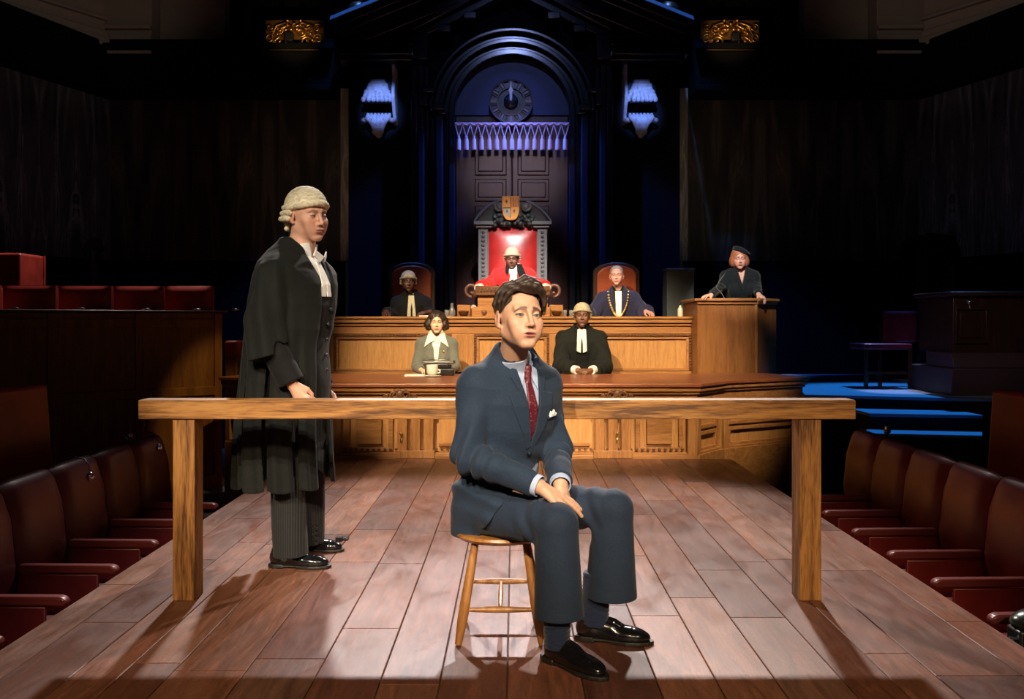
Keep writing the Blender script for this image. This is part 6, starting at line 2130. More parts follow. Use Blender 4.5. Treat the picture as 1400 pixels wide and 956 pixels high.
# trousers
def trouser_leg(Pt, hip, knee, hemc, r0, r1, r2, seed, open_h=True):
    th = cone(Pt, hip, knee, r0, r1)
    sh = cone(Pt, knee, hemc, r1, r2)
    v_ = Pt - A3(*knee)
    g = np.exp(-(v_ ** 2).sum(1) / 0.012)
    d = smin(th, sh, 0.015)
    dirn = A3(*((knee - hip).normalized() + Vector((0, 0, 0.6))).normalized())
    back = np.clip(-(v_ @ A3(*((knee - hip).normalized()))) / 0.08, 0, 1.3)
    d = d + 0.015 * g * back * np.sin((v_ @ dirn) * 85 + 1.5 * wav(Pt, seed, (7, 7, 7)))
    d = d + 0.0045 * wav(Pt, seed + 1, (8, 8, 5))
    # pressed crease down the front of the shin
    if open_h:
        inner = cone(Pt, knee, hemc + (hemc - knee).normalized() * 0.05, r1 - 0.012, r2 - 0.006)
        below = 0.10 - (-(Pt[:, 2]) + hemc.z + 0.10)
        d = smax(d, -smax(inner, (Pt[:, 2] - hemc.z - 0.12), 0.01), 0.002)
        ax = A3(*(hemc - knee).normalized())
        d = smax(d, (Pt - A3(*hemc)) @ ax, 0.002)
    return d
hemR = Vector((0.158, 3.205, 0.168)); hemL = Vector((0.366, 3.445, 0.166))
def trousers1(Pt):
    d = trouser_leg(Pt, hipR, kneeR, hemR, 0.098, 0.074, 0.088, 31)
    d = np.minimum(d, trouser_leg(Pt, hipL, kneeL, hemL, 0.098, 0.074, 0.098, 41))
    q = xf(MT, Pt)
    hp = elli(q, (0, 0.02, -0.015), (0.165, 0.125, 0.105))
    d = smin(d, hp, 0.05)
    d = smax(d, 0.392 - Pt[:, 2] - 1.0 * np.clip((Pt[:, 0] + 0.25) * 0, 0, 1) - np.where((Pt[:, 0] - (-0.052)) ** 2 + (Pt[:, 1] - 3.545) ** 2 < 0.176 ** 2, 0, 9), 0.006)
    return smax(d, Pt[:, 2] - 0.66, 0.01)
lo, hi = bounds([hipR, hipL, kneeR, kneeL, hemR, hemL, S1.w(0, 0.05, 0.1)], 0.13)
lo = [lo[0], lo[1], 0.15]; hi = [hi[0], hi[1], 0.66]
S1.piece('trousers', trousers1, SUITT, 0.0036, lo, hi)
# socks and shoes
for (an, hm, hx) in ((ankR, hemR, Matrix.Translation((0.112, 3.262, 0.0)) @ Matrix.Rotation(rad(44), 4, 'Z')),
                     (ankL, hemL, Matrix.Translation((0.240, 3.468, 0.0)) @ Matrix.Rotation(rad(76), 4, 'Z'))):
    dr = (hx.to_3x3() @ Vector((0, -1, 0)))
    a0 = Vector((hx.translation.x, hx.translation.y, 0)) + dr * 0.055
    def sk(Pt, an=an, a0=a0):
        d = cone(Pt, (a0.x, a0.y, 0.075), (an.x, an.y, 0.26), 0.044, 0.050)
        d = smin(d, cone(Pt, (an.x, an.y, 0.06), (an.x, an.y, 0.27), 0.043, 0.050), 0.01)
        return smax(d + 0.0010 * np.sin(Pt[:, 2] * 420), Pt[:, 2] - 0.26, 0.003)
    lo, hi = bounds([a0, an], 0.075); lo = [lo[0], lo[1], 0.06]; hi = [hi[0], hi[1], 0.27]
    S1.piece('sock', sk, SOCK, 0.003, lo, hi)
    add_shoe(S1.t, hx, 0.288, 0.0026)

# ================================================================== shared pieces for the court figures
def jabot(F_, z0=0.52, z1=0.34, w0=0.030, w1=0.050, off=0.02, split=True, parent=None, mt=None, h=0.003, name='jabot'):
    """pleated white bands hanging from the collar"""
    def f(Pt):
        q = xf(F_.MT, Pt)
        d = torso(q, off, F_.wid, F_.bust)
        x = q[:, 0]; z = q[:, 2]
        t_ = np.clip((z0 - z) / (z0 - z1), 0, 1)
        w = w0 + (w1 - w0) * t_
        edge = np.abs(x) - w
        e = smax(edge, np.maximum(z - z0, z1 - z + 0.03 * np.abs(x) / w1), 0.002)
        if split: e = smax(e, -(np.abs(x - 0.002) - 0.010 * np.clip((z0 - 0.08 - z) / 0.08, 0, 1) + 0.0), 0.002)
        sh = np.abs(d + 0.004 * np.cos(x * 330)) - 0.006
        r_ = smax(smax(sh, e, 0.003), q[:, 1], 0.002)
        return r_ * 0.7
    lo, hi = F_.tbox(-.08, .08, -.19, 0.0, z1 - .03, z0 + .02)
    return F_.piece(name, f, mt or WHITE, h, lo, hi, parent=parent)
def wing_collar(F_, R0=0.062, h=0.003, mt=None, z1=0.055):
    lo, hi = F_.tbox(-.1, .1, -.12, .12, .44, .66)
    return F_.piece('collar', collar_f(F_, R0, 0.25, 0.0, z1, 0.004, 0.0, 0.006), mt or WHITE, h, lo, hi)
def cuffs(F_, mt, r=0.040, l=0.035, h=0.004, over=0.012):
    for a in F_.arms:
        wr, el = a['wr'], a['el']; ax = (wr - el).normalized()
        p0 = wr - ax * l; p1 = wr + ax * over
        def cf(Pt, p0=p0, p1=p1, ax=ax):
            d = cone(Pt, p0, p1 + ax * 0.05, r, r)
            return smax(d, (Pt - A3(*p1)) @ A3(*ax), 0.002)
        lo, hi = bounds([p0, p1], r + 0.02)
        F_.piece('shirt_cuff', cf, mt, h, lo, hi)
def seated_robe(F_, mt, name='robe', off=0.014, sl=(0.075, 0.085, 0.095), cutw=-0.02, vneck=None, h=0.006, hem=-0.12, flare=0.0, body_w=1.05, fold=0.006, seed=3):
    def f(Pt):
        q = xf(F_.MT, Pt)
        wf = 1.0
        d = torso(q, off, F_.wid * body_w, F_.bust)
        if flare:
            qs = np.stack([np.abs(q[:, 0]), q[:, 1], q[:, 2]], 1)
            d = smin(d, cone(qs, (0.15, 0.0, 0.42), (0.17 + flare, -0.02, -0.05), 0.07, 0.10), 0.05)
            d = smin(d, elli(q, (0, 0.0, 0.0), (0.2 + flare * 0.6, 0.15, 0.25)), 0.06)
        th = np.arctan2(q[:, 1], q[:, 0])
        dn = np.clip((0.46 - q[:, 2]) / 0.3, 0, 1)
        d = d + fold * dn * np.sin(th * 15 + 2 * np.sin(q[:, 2] * 9) + seed) + 0.003 * wav(Pt, seed, (7, 7, 5))
        for i, a in enumerate(F_.arms):
            c = chain(Pt, [a['sh'], a['el'], a['wr'] + (a['wr'] - a['el']).normalized() * cutw], list(sl), 0.0)
            v_ = Pt - A3(*a['el']); ax = A3(*((a['wr'] - a['el']).normalized()))
            c = c + fold * 0.9 * np.sin((v_ @ ax) * 70 + 3 * wav(Pt, seed + i, (6, 6, 6)))
            e = a['wr'] + (a['wr'] - a['el']).normalized() * cutw
            c = smax(c, (Pt - A3(*e)) @ ax, 0.004)
            d = smin(d, c, 0.03)
        d = smax(d, hem - q[:, 2], 0.01)
        if vneck: d = smax(d, -smax(poly2(q[:, 0], q[:, 2], vneck), q[:, 1] - 0.02, 0.003), 0.004)
        d = smax(d, -cone(q, (0, 0.012, 0.535), (0, -0.02, 0.70), 0.070, 0.09), 0.004)
        return d * 0.85
    return F_.piece(name, f, mt, h)
def fill_shirt(F_, mt, off=0.004, name='shirt', h=0.005, z0=0.0):
    def f(Pt):
        q = xf(F_.MT, Pt)
        d = torso(q, off, F_.wid, F_.bust)
        d = smax(d, -cone(q, (0, 0.0, 0.51), (0, -0.01, 0.70), 0.050, 0.052), 0.004)
        return smax(d, z0 - q[:, 2], 0.01)
    lo, hi = F_.tbox(-.26, .26, -.2, .16, z0 - .02, .62)
    return F_.piece(name, f, mt, h, lo, hi)

# ================================================================== 2. THE STANDING BARRISTER
MT = frame((-1.075, 4.53, 0.972), rx=4, ry=0, rz=72)
MH = frame((-1.020, 4.515, 1.725), rx=6, ry=-2, rz=50) @ Matrix.Scale(1.06, 4)
S2 = Fig('standing barrister in white wig and black gown turned to the right, behind the rail', MT, MH, (0.66, 0.36, 0.25), hs=1.06, wid=1.05, base=(-1.05, 4.6, 0),
         head={'eye': 0.0034, 'mouth': 0.0006, 'gaze': 0.003, 'neck': 0.058, 'w': 1.04, 'brow_lift': -0.12},
         paint=dict(lip=(0.46, 0.19, 0.15), brow=(0.20, 0.12, 0.08), iris=(0.06, 0.07, 0.07), blush=0.3))
sy = 4.33
wrn = Vector((PX(400, 4.27), 4.27, 0.905)); eln = Vector((PX(366, 4.26), 4.26, 1.13))
HN = hand_matrix(wrn, (0.55, 0.02, -0.85), (-0.15, -1.0, 0.15))
S2.arm(-1, eln, wrn, HN, hand_prims((0.75, 0.8, 0.85, 0.9), thumb=0.6, mirror=1, tcurl=0.6), r=(0.056, 0.048, 0.034))
wrf = Vector((-1.0, 4.78, 0.85)); elf = Vector((-1.12, 4.80, 1.10))
HF = hand_matrix(wrf, (0.4, 0, -0.9), (0.1, 1.0, 0.1))
S2.arm(1, elf, wrf, HF, hand_prims((0.5, 0.5, 0.55, 0.6), mirror=-1), r=(0.056, 0.048, 0.034))
hn, kn, an_ = Vector((-1.12, 4.44, 0.90)), Vector((-1.11, 4.45, 0.50)), Vector((-1.125, 4.47, 0.09))
hf, kf, af_ = Vector((-1.06, 4.64, 0.90)), Vector((-1.05, 4.70, 0.50)), Vector((-1.10, 4.78, 0.09))
S2.leg(hn, kn, an_); S2.leg(hf, kf, af_)
S2.body(0.0036)
add_wig(S2, 0.0032, WIG)
fill_shirt(S2, WHITE, 0.002, h=0.005, z0=0.2)
S2.piece('collar', collar_f(S2, 0.0705, 0.40, 0.0, 0.100, 0.004, -0.002, 0.006), WHITE, 0.003, *S2.tbox(-.1, .1, -.14, .12, .44, .68))
# dark jacket beneath the gown
def coat2(Pt):
    q = xf(S2.MT, Pt)
    d = torso(q, 0.012, 1.07)
    d = smin(d, elli(q, (0, 0.0, -0.10), (0.185, 0.145, 0.26)), 0.05)
    for i, a in enumerate(S2.arms):
        d = smin(d, sleeve(Pt, a, 0.064, 0.066, 0.062, -0.010, 0.004, 60 + i), 0.02)
    v_ = smax(poly2(q[:, 0], q[:, 2], [(-0.09, 0.66), (-0.05, 0.50), (0.0, 0.36), (0.05, 0.50), (0.09, 0.66)]), q[:, 1] - 0.01, 0.003)
    d = smax(d, -v_, 0.003)
    d = smax(d, -cone(q, (0, 0.012, 0.53), (0, -0.03, 0.70), 0.072, 0.10), 0.004)
    d = d + 0.003 * wav(Pt, 8, (7, 7, 7))
    return smax(d, -0.32 - q[:, 2], 0.004)
coat = S2.piece('coat', coat2, BLACKG2, 0.006)
for i in range(5):
    p = on_torso(S2, 0.035, 0.30 - i * 0.075, 0.022); m = MB(); m.ball(p, 0.009, 10); m.build('button', BUTTON, coat, angle=80)
for i in range(3):
    ax = (wrn - eln).normalized(); p = wrn - ax * (0.035 + 0.028 * i) + Vector((0.016, -0.045, 0.012)); m = MB(); m.ball(p, 0.008, 10); m.build('cuff_button', BUTTON, coat, angle=80)
def bands2(Pt):
    q = xf(S2.MT, Pt)
    d = torso(q, 0.014, 1.05)
    x = q[:, 0]; z = q[:, 2]
    e = np.minimum(poly2(x, z, [(-0.018, 0.53), (0.004, 0.53), (-0.006, 0.36), (-0.052, 0.36)]), poly2(x, z, [(0.018, 0.53), (-0.004, 0.53), (0.006, 0.36), (0.052, 0.36)]))
    r_ = smax(smax(np.abs(d) - 0.004, e, 0.002), q[:, 1], 0.002)
    # spread wings of the collar at the throat
    wgs = None
    for s in (-1, 1):
        e2 = poly2(x, z, [(s * 0.0, 0.555), (s * 0.052, 0.585), (s * 0.062, 0.555), (s * 0.02, 0.528)])
        wgs = e2 if wgs is None else np.minimum(wgs, e2)
    w_ = smax(np.abs(q[:, 1] + 0.088 + 0.4 * (0.06 - np.abs(x))) - 0.004, wgs, 0.002)
    return np.minimum(r_, w_) * 0.9
S2.piece('neck_bands', bands2, WHITE, 0.003, *S2.tbox(-.09, .09, -.2, .0, .33, .62))
# the gown: hangs from the shoulders, open at the front
GZ = [0.33, 0.40, 0.60, 0.767, 0.95, 1.163, 1.30, 1.42, 1.49, 1.545, 1.60]
GX0 = [320, 320, 322, 325, 330, 335, 339, 345, 352, 364, 382]
GX1 = [452, 452, 448, 446, 444, 440, 434, 428, 420, 412, 404]
def gown2(Pt):
    X, Y, Z = Pt[:, 0], Pt[:, 1], Pt[:, 2]
    k = 4.5 / F
    x0 = [(p - CX) * k for p in GX0]; x1 = [(p - CX) * k for p in GX1]
    cx_ = [(a + b) / 2 for a, b in zip(x0, x1)]; aa = [(b - a) / 2 for a, b in zip(x0, x1)]
    bb = [0.27, 0.275, 0.275, 0.275, 0.27, 0.265, 0.26, 0.24, 0.215, 0.16, 0.09]
    cy = [4.55] * 11
    xc = np.interp(Z, GZ, cx_); yc = 4.55
    th = np.arctan2(Y - yc, X - xc)
    low = np.clip((1.42 - Z) / 0.8, 0, 1)
    fr = 0.010 * low * np.sin(th * 11 + 1.2 * np.sin(Z * 3.2) + 0.6) + 0.006 * low * np.sin(th * 23 + 2.0 * np.sin(Z * 2.1))
    dd = loft(Pt, GZ, cx_, cy, aa, bb, 2.2)
    d = dd + fr + 0.003 * wav(Pt, 19, (6, 6, 3))
    # hem dips
    d = smax(d, (0.395 + 0.006 * np.sin(th * 11 + 0.6)) - Z, 0.004)
    # full sleeve on the near side, gathered at the shoulder, ending in a hanging flap
    q = xf(S2.MT, Pt)
    d = smin(d, torso(q, 0.024, 1.06) + 0.5 * np.maximum(0, 0.20 - q[:, 2]), 0.07)
    slv = chain(Pt, [(-1.140, 4.31, 1.42), (-1.165, 4.26, 1.20), (-1.140, 4.245, 1.03)], [0.070, 0.088, 0.090])
    slv = slv + 0.007 * np.sin((X * 0.9 + Z * 0.15) * 75)
    slv = smax(slv, (1.035 + 0.25 * (X + 1.15)) - Z, 0.005)
    d = smin(d, slv, 0.02)
    hole = cone(Pt, S2.arms[0]['el'] + Vector((0, 0, -0.02)), wrn + Vector((0.03, -0.05, -0.06)), 0.074, 0.074)
    # arm passes through the opening of the gown: cut a slot around forearm
    d = smax(d, -hole, 0.006)
    # open front
    ph = xf(S2.MT, Pt)
    wd = np.interp(ph[:, 2], [-0.7, -0.3, 0.1, 0.35, 0.55], [0.085, 0.075, 0.065, 0.06, 0.085])
    op = smax(np.abs(ph[:, 0] - 0.01) - wd, ph[:, 1] + 0.02, 0.01)
    inner = loft(Pt, GZ, cx_, cy, [a - 0.016 for a in aa], [b - 0.016 for b in bb], 2.2)
    shell = smax(d, -smax(inner, Z - 1.30, 0.02), 0.004)
    d = smax(shell, -op, 0.006)
    d = smax(d, -cone(q, (0, 0.012, 0.54), (0.0, -0.03, 0.74), 0.076, 0.10), 0.004)
    return d * 0.85
gown = S2.piece('gown', gown2, BLACKG, 0.0050, [-1.46, 4.08, 0.33], [-0.76, 4.92, 1.68])
def yoke2(Pt):
    q = xf(S2.MT, Pt)
    d = torso(q, 0.030, 1.08)
    pl_ = smax(np.abs(d) - 0.005, -(q[:, 1] - 0.02) , 0.004)
    pl_ = smax(pl_, np.maximum(q[:, 2] - 0.56, 0.40 - q[:, 2]), 0.004)
    return smax(pl_, np.abs(q[:, 0]) - 0.16, 0.004)
S2.piece('yoke', yoke2, BLACKG, 0.005, *S2.tbox(-.2, .2, -.05, .22, .37, .6), parent=gown)
def trou2(Pt):
    d = None
    for (h_, k_, hm, sd) in ((hn, kn, Vector((-1.09, 4.46, 0.062)), 71), (hf, kf, Vector((-1.075, 4.765, 0.055)), 81)):
        e = trouser_leg(Pt, h_, k_, hm, 0.100, 0.080, 0.084, sd); d = e if d is None else np.minimum(d, e)
    X = np.sin(Pt[:, 2] * 30)
    return smax(d, Pt[:, 2] - 0.95, 0.01)
S2.piece('trousers', trou2, PIN, 0.005, [-1.30, 4.30, 0.04], [-0.90, 4.90, 0.97])
add_shoe(S2.t, Matrix.Translation((-1.190, 4.475, 0)) @ Matrix.Rotation(rad(86), 4, 'Z'), 0.30, 0.0035)
add_shoe(S2.t, Matrix.Translation((-1.165, 4.80, 0)) @ Matrix.Rotation(rad(84), 4, 'Z'), 0.28, 0.0035)

# ================================================================== 3. THE JUDGE
DK = (0.115, 0.045, 0.024)
MT = frame((PX(702, 11.15), 11.13, 1.300), rx=8, rz=0)
MH = frame((PX(700, 11.02), 11.03, PZ(353, 11.02)), rx=12, rz=-4)
S3 = Fig('judge in a scarlet robe and white wig leaning on the raised desk before the throne', MT, MH, DK, wid=1.08, base=(0, 11.2, 0.35),
         head={'eye': 0.0030, 'mouth': 0.001}, paint=dict(lip=(0.16, 0.05, 0.04), brow=(0.01, 0.008, 0.006), iris=(0.02, 0.01, 0.01), blush=0.1))
for s in (-1, 1):
    wr = Vector((PX(701 + s * 46, 10.80), 10.80, PZ(397, 10.80) + 0.02)); el = Vector((PX(701 + s * 30, 11.0), 11.02, PZ(394, 11.0) + 0.05))
    S3.arm(s, el, wr, hand_matrix(wr, (s * 0.25, -0.9, -0.35), (0, -0.3, 1)), hand_prims((0.3, 0.3, 0.35, 0.4), mirror=-s))
for s in (-1, 1): S3.leg((s * 0.1, 11.15, 1.22), (s * 0.14, 10.88 + .1, 1.12), (s * 0.14, 11.0, 0.45))
S3.body(0.005)
add_wig(S3, 0.0045)
fill_shirt(S3, WHITE)
wing_collar(S3)
rb = seated_robe(S3, REDR, sl=(0.072, 0.078, 0.088), cutw=-0.035, vneck=[(-0.07, 0.66), (-0.055, 0.5), (0.0, 0.36), (0.055, 0.5), (0.07, 0.66)], seed=5)
S3.piece('black_scarf', patch(S3, [[(-0.085, 0.64), (-0.050, 0.60), (-0.052, 0.52), (-0.075, 0.46), (-0.10, 0.50)], [(0.040, 0.60), (0.100, 0.585), (0.150, 0.48), (0.155, 0.16), (0.07, 0.16), (0.068, 0.44), (0.044, 0.50)],
        [(-0.20, 0.36), (-0.05, 0.22), (-0.06, 0.14), (-0.20, 0.14)]], 0.030, 0.010, 0.06, 1.1), BLACKG2, 0.005, *S3.tbox(-.24, .24, -.2, .16, .1, .66), parent=rb)
jabot(S3, 0.53, 0.30, 0.028, 0.066, 0.030, parent=None, h=0.004)
cuffs(S3, WHITE, 0.058, 0.07, 0.005, 0.02)

# ================================================================== 4. WIGGED MAN, BACK LEFT
MT = frame((PX(562, 11.1), 11.1, 0.965), rx=3, rz=8)
MH = frame((PX(558, 11.0), 11.03, PZ(385, 11.03)), rx=3, rz=10)
S4 = Fig('man in white wig and black robe seated behind the bench, left', MT, MH, (0.085, 0.032, 0.018), wid=1.0, base=(PX(562, 11.1), 11.15, 0.35),
         head={'eye': 0.004, 'mouth': 0.001}, paint=dict(lip=(0.13, 0.04, 0.035), brow=(0.01, 0.007, 0.005), iris=(0.02, 0.01, 0.01), blush=0.1))
wr = Vector((PX(528, 10.72), 10.72, 1.30)); S4.arm(-1, (PX(538, 11.0), 11.02, 1.22), wr, hand_matrix(wr, (0.1, -1, -0.15), (0, -0.2, 1)), hand_prims((0.35, .4, .4, .45), mirror=1))
wr = Vector((PX(588, 10.78), 10.78, 1.30)); S4.arm(1, (PX(589, 11.0), 11.02, 1.20), wr, hand_matrix(wr, (-0.8, -.4, -0.1), (0, -0.2, 1)), hand_prims((0.35, .4, .4, .45), mirror=-1))
for s in (-1, 1): S4.leg((PX(562, 11.1) + s * 0.1, 11.1, 0.92), (PX(562, 11.1) + s * 0.12, 11.05 - .0, 0.80), (PX(562, 11.1) + s * 0.12, 11.1, 0.45))
S4.body(0.005); add_wig(S4, 0.0045); fill_shirt(S4, BLACKG2); wing_collar(S4)
seated_robe(S4, BLACKG2, vneck=[(-0.07, 0.66), (-0.06, 0.5), (0.0, 0.22), (0.06, 0.5), (0.07, 0.66)], seed=7, flare=0.0, sl=(0.068, 0.07, 0.07))
jabot(S4, 0.54, 0.26, 0.034, 0.054, 0.022, h=0.004, mt=cloth('cream_jabot', (0.66, 0.60, 0.44)))

# ================================================================== 5. GREY-HAIRED MAN WITH CHAIN, BACK RIGHT
MT = frame((PX(845, 11.1), 11.1, 1.015), rx=2, rz=-4)
MH = frame((PX(843, 11.05), 11.05, PZ(377, 11.05)), rx=0, rz=-8)
S5 = Fig('grey-haired man in dark robe with gold chain seated behind the bench, right', MT, MH, (0.50, 0.25, 0.20), wid=1.06, base=(PX(845, 11.1), 11.15, 0.35),
         head={'eye': 0.004, 'mouth': 0.0008, 'w': 1.05}, paint=dict(lip=(0.42, 0.16, 0.14), brow=(0.14, 0.11, 0.10), blush=0.35))
wr = Vector((PX(800, 10.74), 10.74, 1.30)); S5.arm(-1, (PX(808, 11.0), 11.0, 1.24), wr, hand_matrix(wr, (-0.2, -1, -0.1), (0, -0.2, 1)), hand_prims((0.35, .4, .4, .45), mirror=1))
wr = Vector((PX(883, 10.76), 10.76, 1.30)); S5.arm(1, (PX(885, 11.0), 11.0, 1.24), wr, hand_matrix(wr, (0.4, -1, -0.1), (0, -0.2, 1)), hand_prims((0.35, .4, .4, .45), mirror=-1))
for s in (-1, 1): S5.leg((PX(845, 11.1) + s * 0.1, 11.1, 0.96), (PX(845, 11.1) + s * 0.12, 11.05, 0.82), (PX(845, 11.1) + s * 0.12, 11.1, 0.45))
S5.body(0.005); fill_shirt(S5, BLACKG2); wing_collar(S5)
seated_robe(S5, NAVYR, vneck=[(-0.07, 0.66), (-0.06, 0.5), (0.0, 0.24), (0.06, 0.5), (0.07, 0.66)], seed=9, flare=0.03)
jabot(S5, 0.54, 0.22, 0.040, 0.030, 0.022, split=False, h=0.004)
def hair_short(F_, mt, z_front=0.062, puff=0.0, name='hair', h=0.004):
    def f(Pt):
        q = xf(F_.MH, Pt)
        cap = elli(q, (0.0, 0.022, 0.040 + puff * 0.5), (0.082 + puff, 0.098 + puff, 0.086 + puff))
        cap = cap + 0.002 * wav(q, 4, (60, 60, 60))
        side = np.interp(q[:, 1], [-0.062, -0.045, -0.022, -0.014, 0.012, 0.030, 0.09], [z_front, 0.030, 0.0, -0.015, 0.0, -0.035, -0.072])
        fr = np.where(q[:, 1] < -0.055, z_front, side) - q[:, 2]
        return smax(cap, fr * 0.7, 0.006) * F_.hs
    return F_.piece(name, f, mt, h, *F_.hbox(-.11, .11, -.12, .14, -.1, .16))
hair_short(S5, HGREY, 0.070)
ch = MB()
pts = []
for i in range(27):
    u = i / 26; a = -1 + 2 * u
    x = 0.135 * math.sin(a * 1.45); z = 0.53 - 0.30 * (1 - abs(a) ** 1.6)
    pts.append(on_torso(S5, x * 0.9, z, 0.030))
for p in pts: ch.ball(p, (0.017, 0.010, 0.014), 8)
ch.ball(on_torso(S5, 0, 0.19, 0.034), (0.03, 0.012, 0.036), 12)
ch.build('chain_of_office', GOLD, S5.t, angle=80)

# ================================================================== 6. WOMAN CLERK IN GREY
MT = frame((PX(597, 9.62), 9.62, 0.495), rx=2, rz=3)
MH = frame((PX(597, 9.55), 9.57, PZ(441, 9.55)), rx=0, rz=4) @ Matrix.Scale(0.97, 4)
S6 = Fig('woman with dark curly hair in a grey jacket and cream blouse seated at the table', MT, MH, (0.74, 0.44, 0.30), hs=0.97, wid=0.92, base=(PX(597, 9.62), 9.62, -0.1), bust=1,
         head={'eye': 0.0045, 'mouth': 0.0008, 'jaw': 0.9, 'w': 0.96}, paint=dict(lip=(0.50, 0.14, 0.11), brow=(0.09, 0.05, 0.03), blush=0.35))
for s in (-1, 1):
    wr = Vector((MT.translation.x + s * 0.13, 9.33, 0.69)); el = Vector((MT.translation.x + s * 0.200, 9.52, 0.72))
    S6.arm(s, el, wr, hand_matrix(wr, (-s * 0.5, -0.9, -0.1), (0, 0, 1)), hand_prims((0.35, .4, .45, .5), mirror=-s, size=0.9), r=(0.044, 0.038, 0.027))
for s in (-1, 1): S6.leg((MT.translation.x + s * 0.09, 9.62, 0.45), (MT.translation.x + s * 0.1, 9.5, 0.42), (MT.translation.x + s * 0.1, 9.55, -0.1))
S6.body(0.0045); fill_shirt(S6, CREAM)
sj = seated_robe(S6, GREYS, name='jacket', off=0.010, sl=(0.060, 0.056, 0.046), cutw=-0.02, vneck=[(-0.09, 0.66), (-0.046, 0.50), (-0.008, 0.24), (-0.005, 0.10), (0.005, 0.10), (0.008, 0.24), (0.046, 0.50), (0.09, 0.66)], seed=12, h=0.005, body_w=1.02, fold=0.003)
S6.piece('blouse_collar', patch(S6, [[(0.008, 0.53), (0.060, 0.61), (0.085, 0.57), (0.128, 0.43), (0.070, 0.475), (0.016, 0.50)], mir([(0.008, 0.53), (0.060, 0.61), (0.085, 0.57), (0.128, 0.43), (0.070, 0.475), (0.016, 0.50)])], 0.020, 0.005, 0.06, 0.94, 1), CREAM, 0.004, *S6.tbox(-.16, .16, -.2, .1, .4, .64))
S6.piece('jacket_lapel', patch(S6, [[(0.030, 0.44), (0.105, 0.42), (0.112, 0.36), (0.012, 0.215)], mir([(0.030, 0.44), (0.105, 0.42), (0.112, 0.36), (0.012, 0.215)])], 0.014, 0.005, 0.06, 0.94, 1), GREYS, 0.004, *S6.tbox(-.16, .16, -.22, .1, .18, .48), parent=sj)
p = on_torso(S6, 0.075, 0.385, 0.024); m = MB(); m.ball(p, (0.014, 0.008, 0.018), 10); m.build('brooch', GOLD, sj, angle=80)
p = on_torso(S6, 0.0, 0.20, 0.014); m = MB(); m.ball(p, (0.010, 0.008, 0.010), 10); m.build('button', BUTTON, sj, angle=80)
def bob(F_, mt, wid_=0.118, zb=-0.085, curl=0.006, fr=0.055, flip=0.0, part=0.0, h=0.004, seed=2, facew=0.056):
    def f(Pt):
        q = xf(F_.MH, Pt)
        ax = np.abs(q[:, 0])
        d = elli(q, (0.0, 0.026, 0.030), (0.100, 0.108, 0.106))
        d = smin(d, elli(np.stack([ax, q[:, 1], q[:, 2]], 1), (wid_ - 0.052, 0.020, -0.024 + flip), (0.050, 0.072, 0.072)), 0.03)
        d = smin(d, elli(q, (0, 0.07, -0.03), (0.085, 0.05, 0.07)), 0.03)
        d = d + curl * wav(q, seed, (42, 42, 42))
        face = elli(q, (part, -0.115, -0.030), (facew + 0.012, 0.075, fr + 0.052))
        d = smax(d, -face, 0.008)
        return smax(d, zb - q[:, 2], 0.015) * F_.hs
    return F_.piece('hair', f, mt, h, *F_.hbox(-.15, .15, -.14, .16, -.12, .165))
bob(S6, HDARK, 0.138, -0.090, 0.010)

# ================================================================== 7. BARRISTER AT THE TABLE
MT = frame((PX(795, 9.65), 9.65, 0.56), rx=2, rz=-3)
MH = frame((PX(796, 9.58), 9.60, PZ(431, 9.60)), rx=2, rz=-4)
S7 = Fig('barrister in white wig and black gown seated at the table with folded hands', MT, MH, (0.15, 0.062, 0.034), wid=1.08, base=(PX(795, 9.65), 9.65, -0.1),
         head={'eye': 0.0042, 'mouth': 0.0008}, paint=dict(lip=(0.20, 0.08, 0.065), brow=(0.02, 0.012, 0.01), iris=(0.02, 0.01, 0.01), blush=0.1))
for s in (-1, 1):
    wr = Vector((MT.translation.x + s * 0.075, 9.27, 0.695)); el = Vector((MT.translation.x + s * 0.225, 9.48, 0.72))
    S7.arm(s, el, wr, hand_matrix(wr, (-s * 0.85, -0.5, -0.08), (0, -0.5, 1)), hand_prims((0.5, .55, .6, .65), mirror=-s, size=0.95))
for s in (-1, 1): S7.leg((MT.translation.x + s * 0.09, 9.65, 0.5), (MT.translation.x + s * 0.1, 9.55, 0.45), (MT.translation.x + s * 0.1, 9.6, -0.1))
S7.body(0.0045); add_wig(S7, 0.004); fill_shirt(S7, BLACKG2); wing_collar(S7)
seated_robe(S7, BLACKG, vneck=[(-0.08, 0.66), (-0.07, 0.5), (-0.045, 0.1), (0.045, 0.1), (0.07, 0.5), (0.08, 0.66)], seed=15, h=0.005, sl=(0.080, 0.09, 0.080), flare=0.07, cutw=-0.045, fold=0.008)
jabot(S7, 0.55, 0.30, 0.044, 0.056, 0.024, h=0.0035)
cuffs(S7, WHITE, 0.046, 0.05, 0.004, 0.008)

# ================================================================== 8. WOMAN IN THE WITNESS BOX
MT = frame((PX(1012, 10.40), 10.42, 1.245), rx=3, rz=-3)
MH = frame((PX(1011, 10.36), 10.36, PZ(354, 10.36)), rx=4, rz=-8) @ Matrix.Scale(0.98, 4)
S8 = Fig('woman with auburn bob, black beret and black jacket standing in the witness box', MT, MH, (0.72, 0.42, 0.34), hs=0.98, wid=0.92, base=(PX(1012, 10.4), 10.42, 0.3), bust=1,
         head={'eye': 0.0048, 'mouth': 0.001, 'jaw': 0.9, 'w': 0.95}, paint=dict(lip=(0.48, 0.06, 0.06), brow=(0.16, 0.07, 0.04), blush=0.35))
wr = Vector((PX(972, 10.10), 10.10, wz + 0.035)); S8.arm(-1, (PX(988, 10.3), 10.34, 1.58), wr, hand_matrix(wr, (-0.75, -0.65, -0.1), (0, -0.2, 1)), hand_prims((0.25, .25, .3, .35), mirror=1, size=0.92), r=(0.044, 0.038, 0.027))
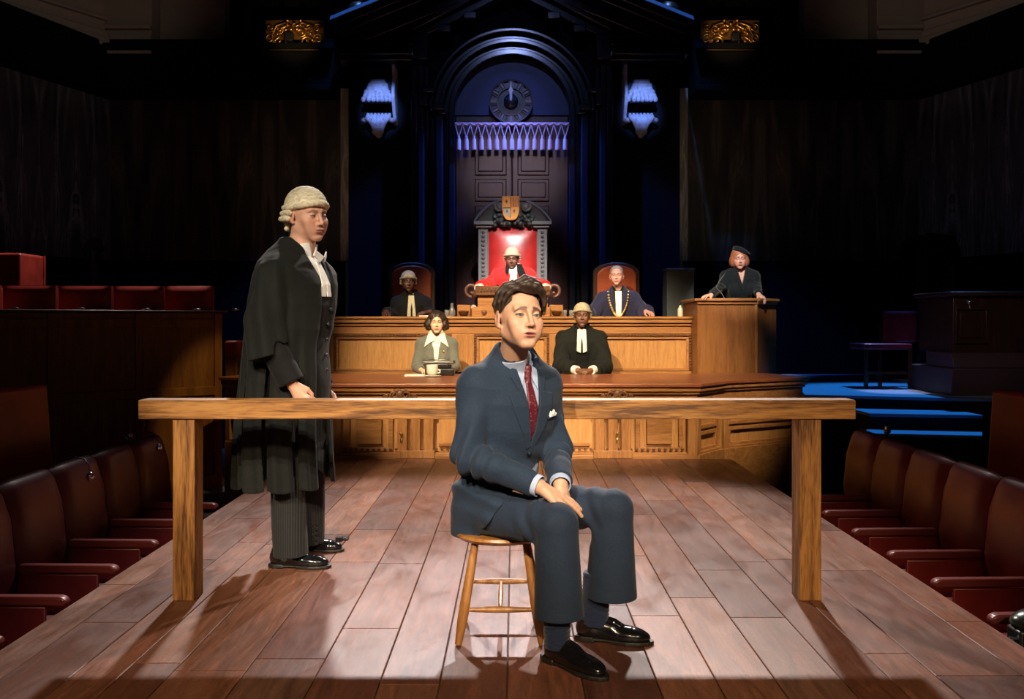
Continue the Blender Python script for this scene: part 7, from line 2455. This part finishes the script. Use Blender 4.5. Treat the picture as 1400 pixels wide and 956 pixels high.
wr = Vector((PX(1037, 10.15), 10.15, wz + 0.045)); S8.arm(1, (PX(1035, 10.35), 10.38, 1.60), wr, hand_matrix(wr, (0.30, -0.85, -0.40), (0.1, -0.3, 1)), hand_prims((0.4, .4, .45, .5), mirror=-1, size=0.92), r=(0.044, 0.038, 0.027))
for s in (-1, 1): S8.leg((PX(1012, 10.42) + s * 0.09, 10.42, 1.18), (PX(1012, 10.42) + s * 0.09, 10.42, 0.8), (PX(1012, 10.42) + s * 0.09, 10.44, 0.60))
S8.body(0.0045)
seated_robe(S8, FELT, name='jacket', off=0.012, sl=(0.060, 0.054, 0.044), cutw=-0.005, vneck=[(-0.075, 0.66), (-0.045, 0.53), (0.0, 0.37), (0.045, 0.53), (0.075, 0.66)], seed=21, h=0.005, hem=-0.16, body_w=1.02, fold=0.003)
lp = [(0.0, 0.355), (0.042, 0.52), (0.060, 0.60), (0.088, 0.575), (0.075, 0.50), (0.085, 0.45), (0.010, 0.30)]
S8.piece('jacket_lapel', patch(S8, [lp, mir(lp)], 0.015, 0.005, 0.06, 0.94, 1), FELT, 0.004, *S8.tbox(-.13, .13, -.22, .1, .28, .64))
bob(S8, HRED, 0.118, -0.095, 0.002, fr=0.050, flip=-0.012, h=0.004, facew=0.050)
def beret(Pt):
    q = xf(S8.MH, Pt)
    R_ = np.array(Euler((rad(-8), rad(30), 0)).to_matrix(), dtype=f32)
    d = elli(q, (0.026, 0.018, 0.088), (0.108, 0.108, 0.036), R_)
    d = smin(d, elli(q, (0.0, 0.016, 0.078), (0.088, 0.100, 0.030), R_), 0.02)
    d = smin(d, cone(q, (0.02, 0.02, 0.13), (0.024, 0.02, 0.148), 0.004, 0.003), 0.004)
    return d * 0.98
S8.piece('beret', beret, FELT, 0.0045, *S8.hbox(-.14, .15, -.13, .16, .02, .19))
# microphone on a bent stem beside her
c = P(979, 393, 10.08)
t = thing('gooseneck_microphone', 'thin gooseneck microphone rising from the witness box rail left of the woman', 'microphone', (c.x + 0.06, 10.08, wz))
m = MB(); m.tube([(c.x + 0.10, 10.10, wz), (c.x + 0.06, 10.09, wz + 0.06), (c.x, 10.08, c.z - 0.0), (c.x + 0.05, 10.08, c.z + 0.09), (c.x + 0.09, 10.08, c.z + 0.14)], 0.005, 8); m.build('stem', GREYST, t, angle=80)
m = MB(); m.tube([(c.x + 0.09, 10.08, c.z + 0.14), (c.x + 0.11, 10.08, c.z + 0.175)], 0.010, 8); m.build('head', BLKP, t, angle=80)
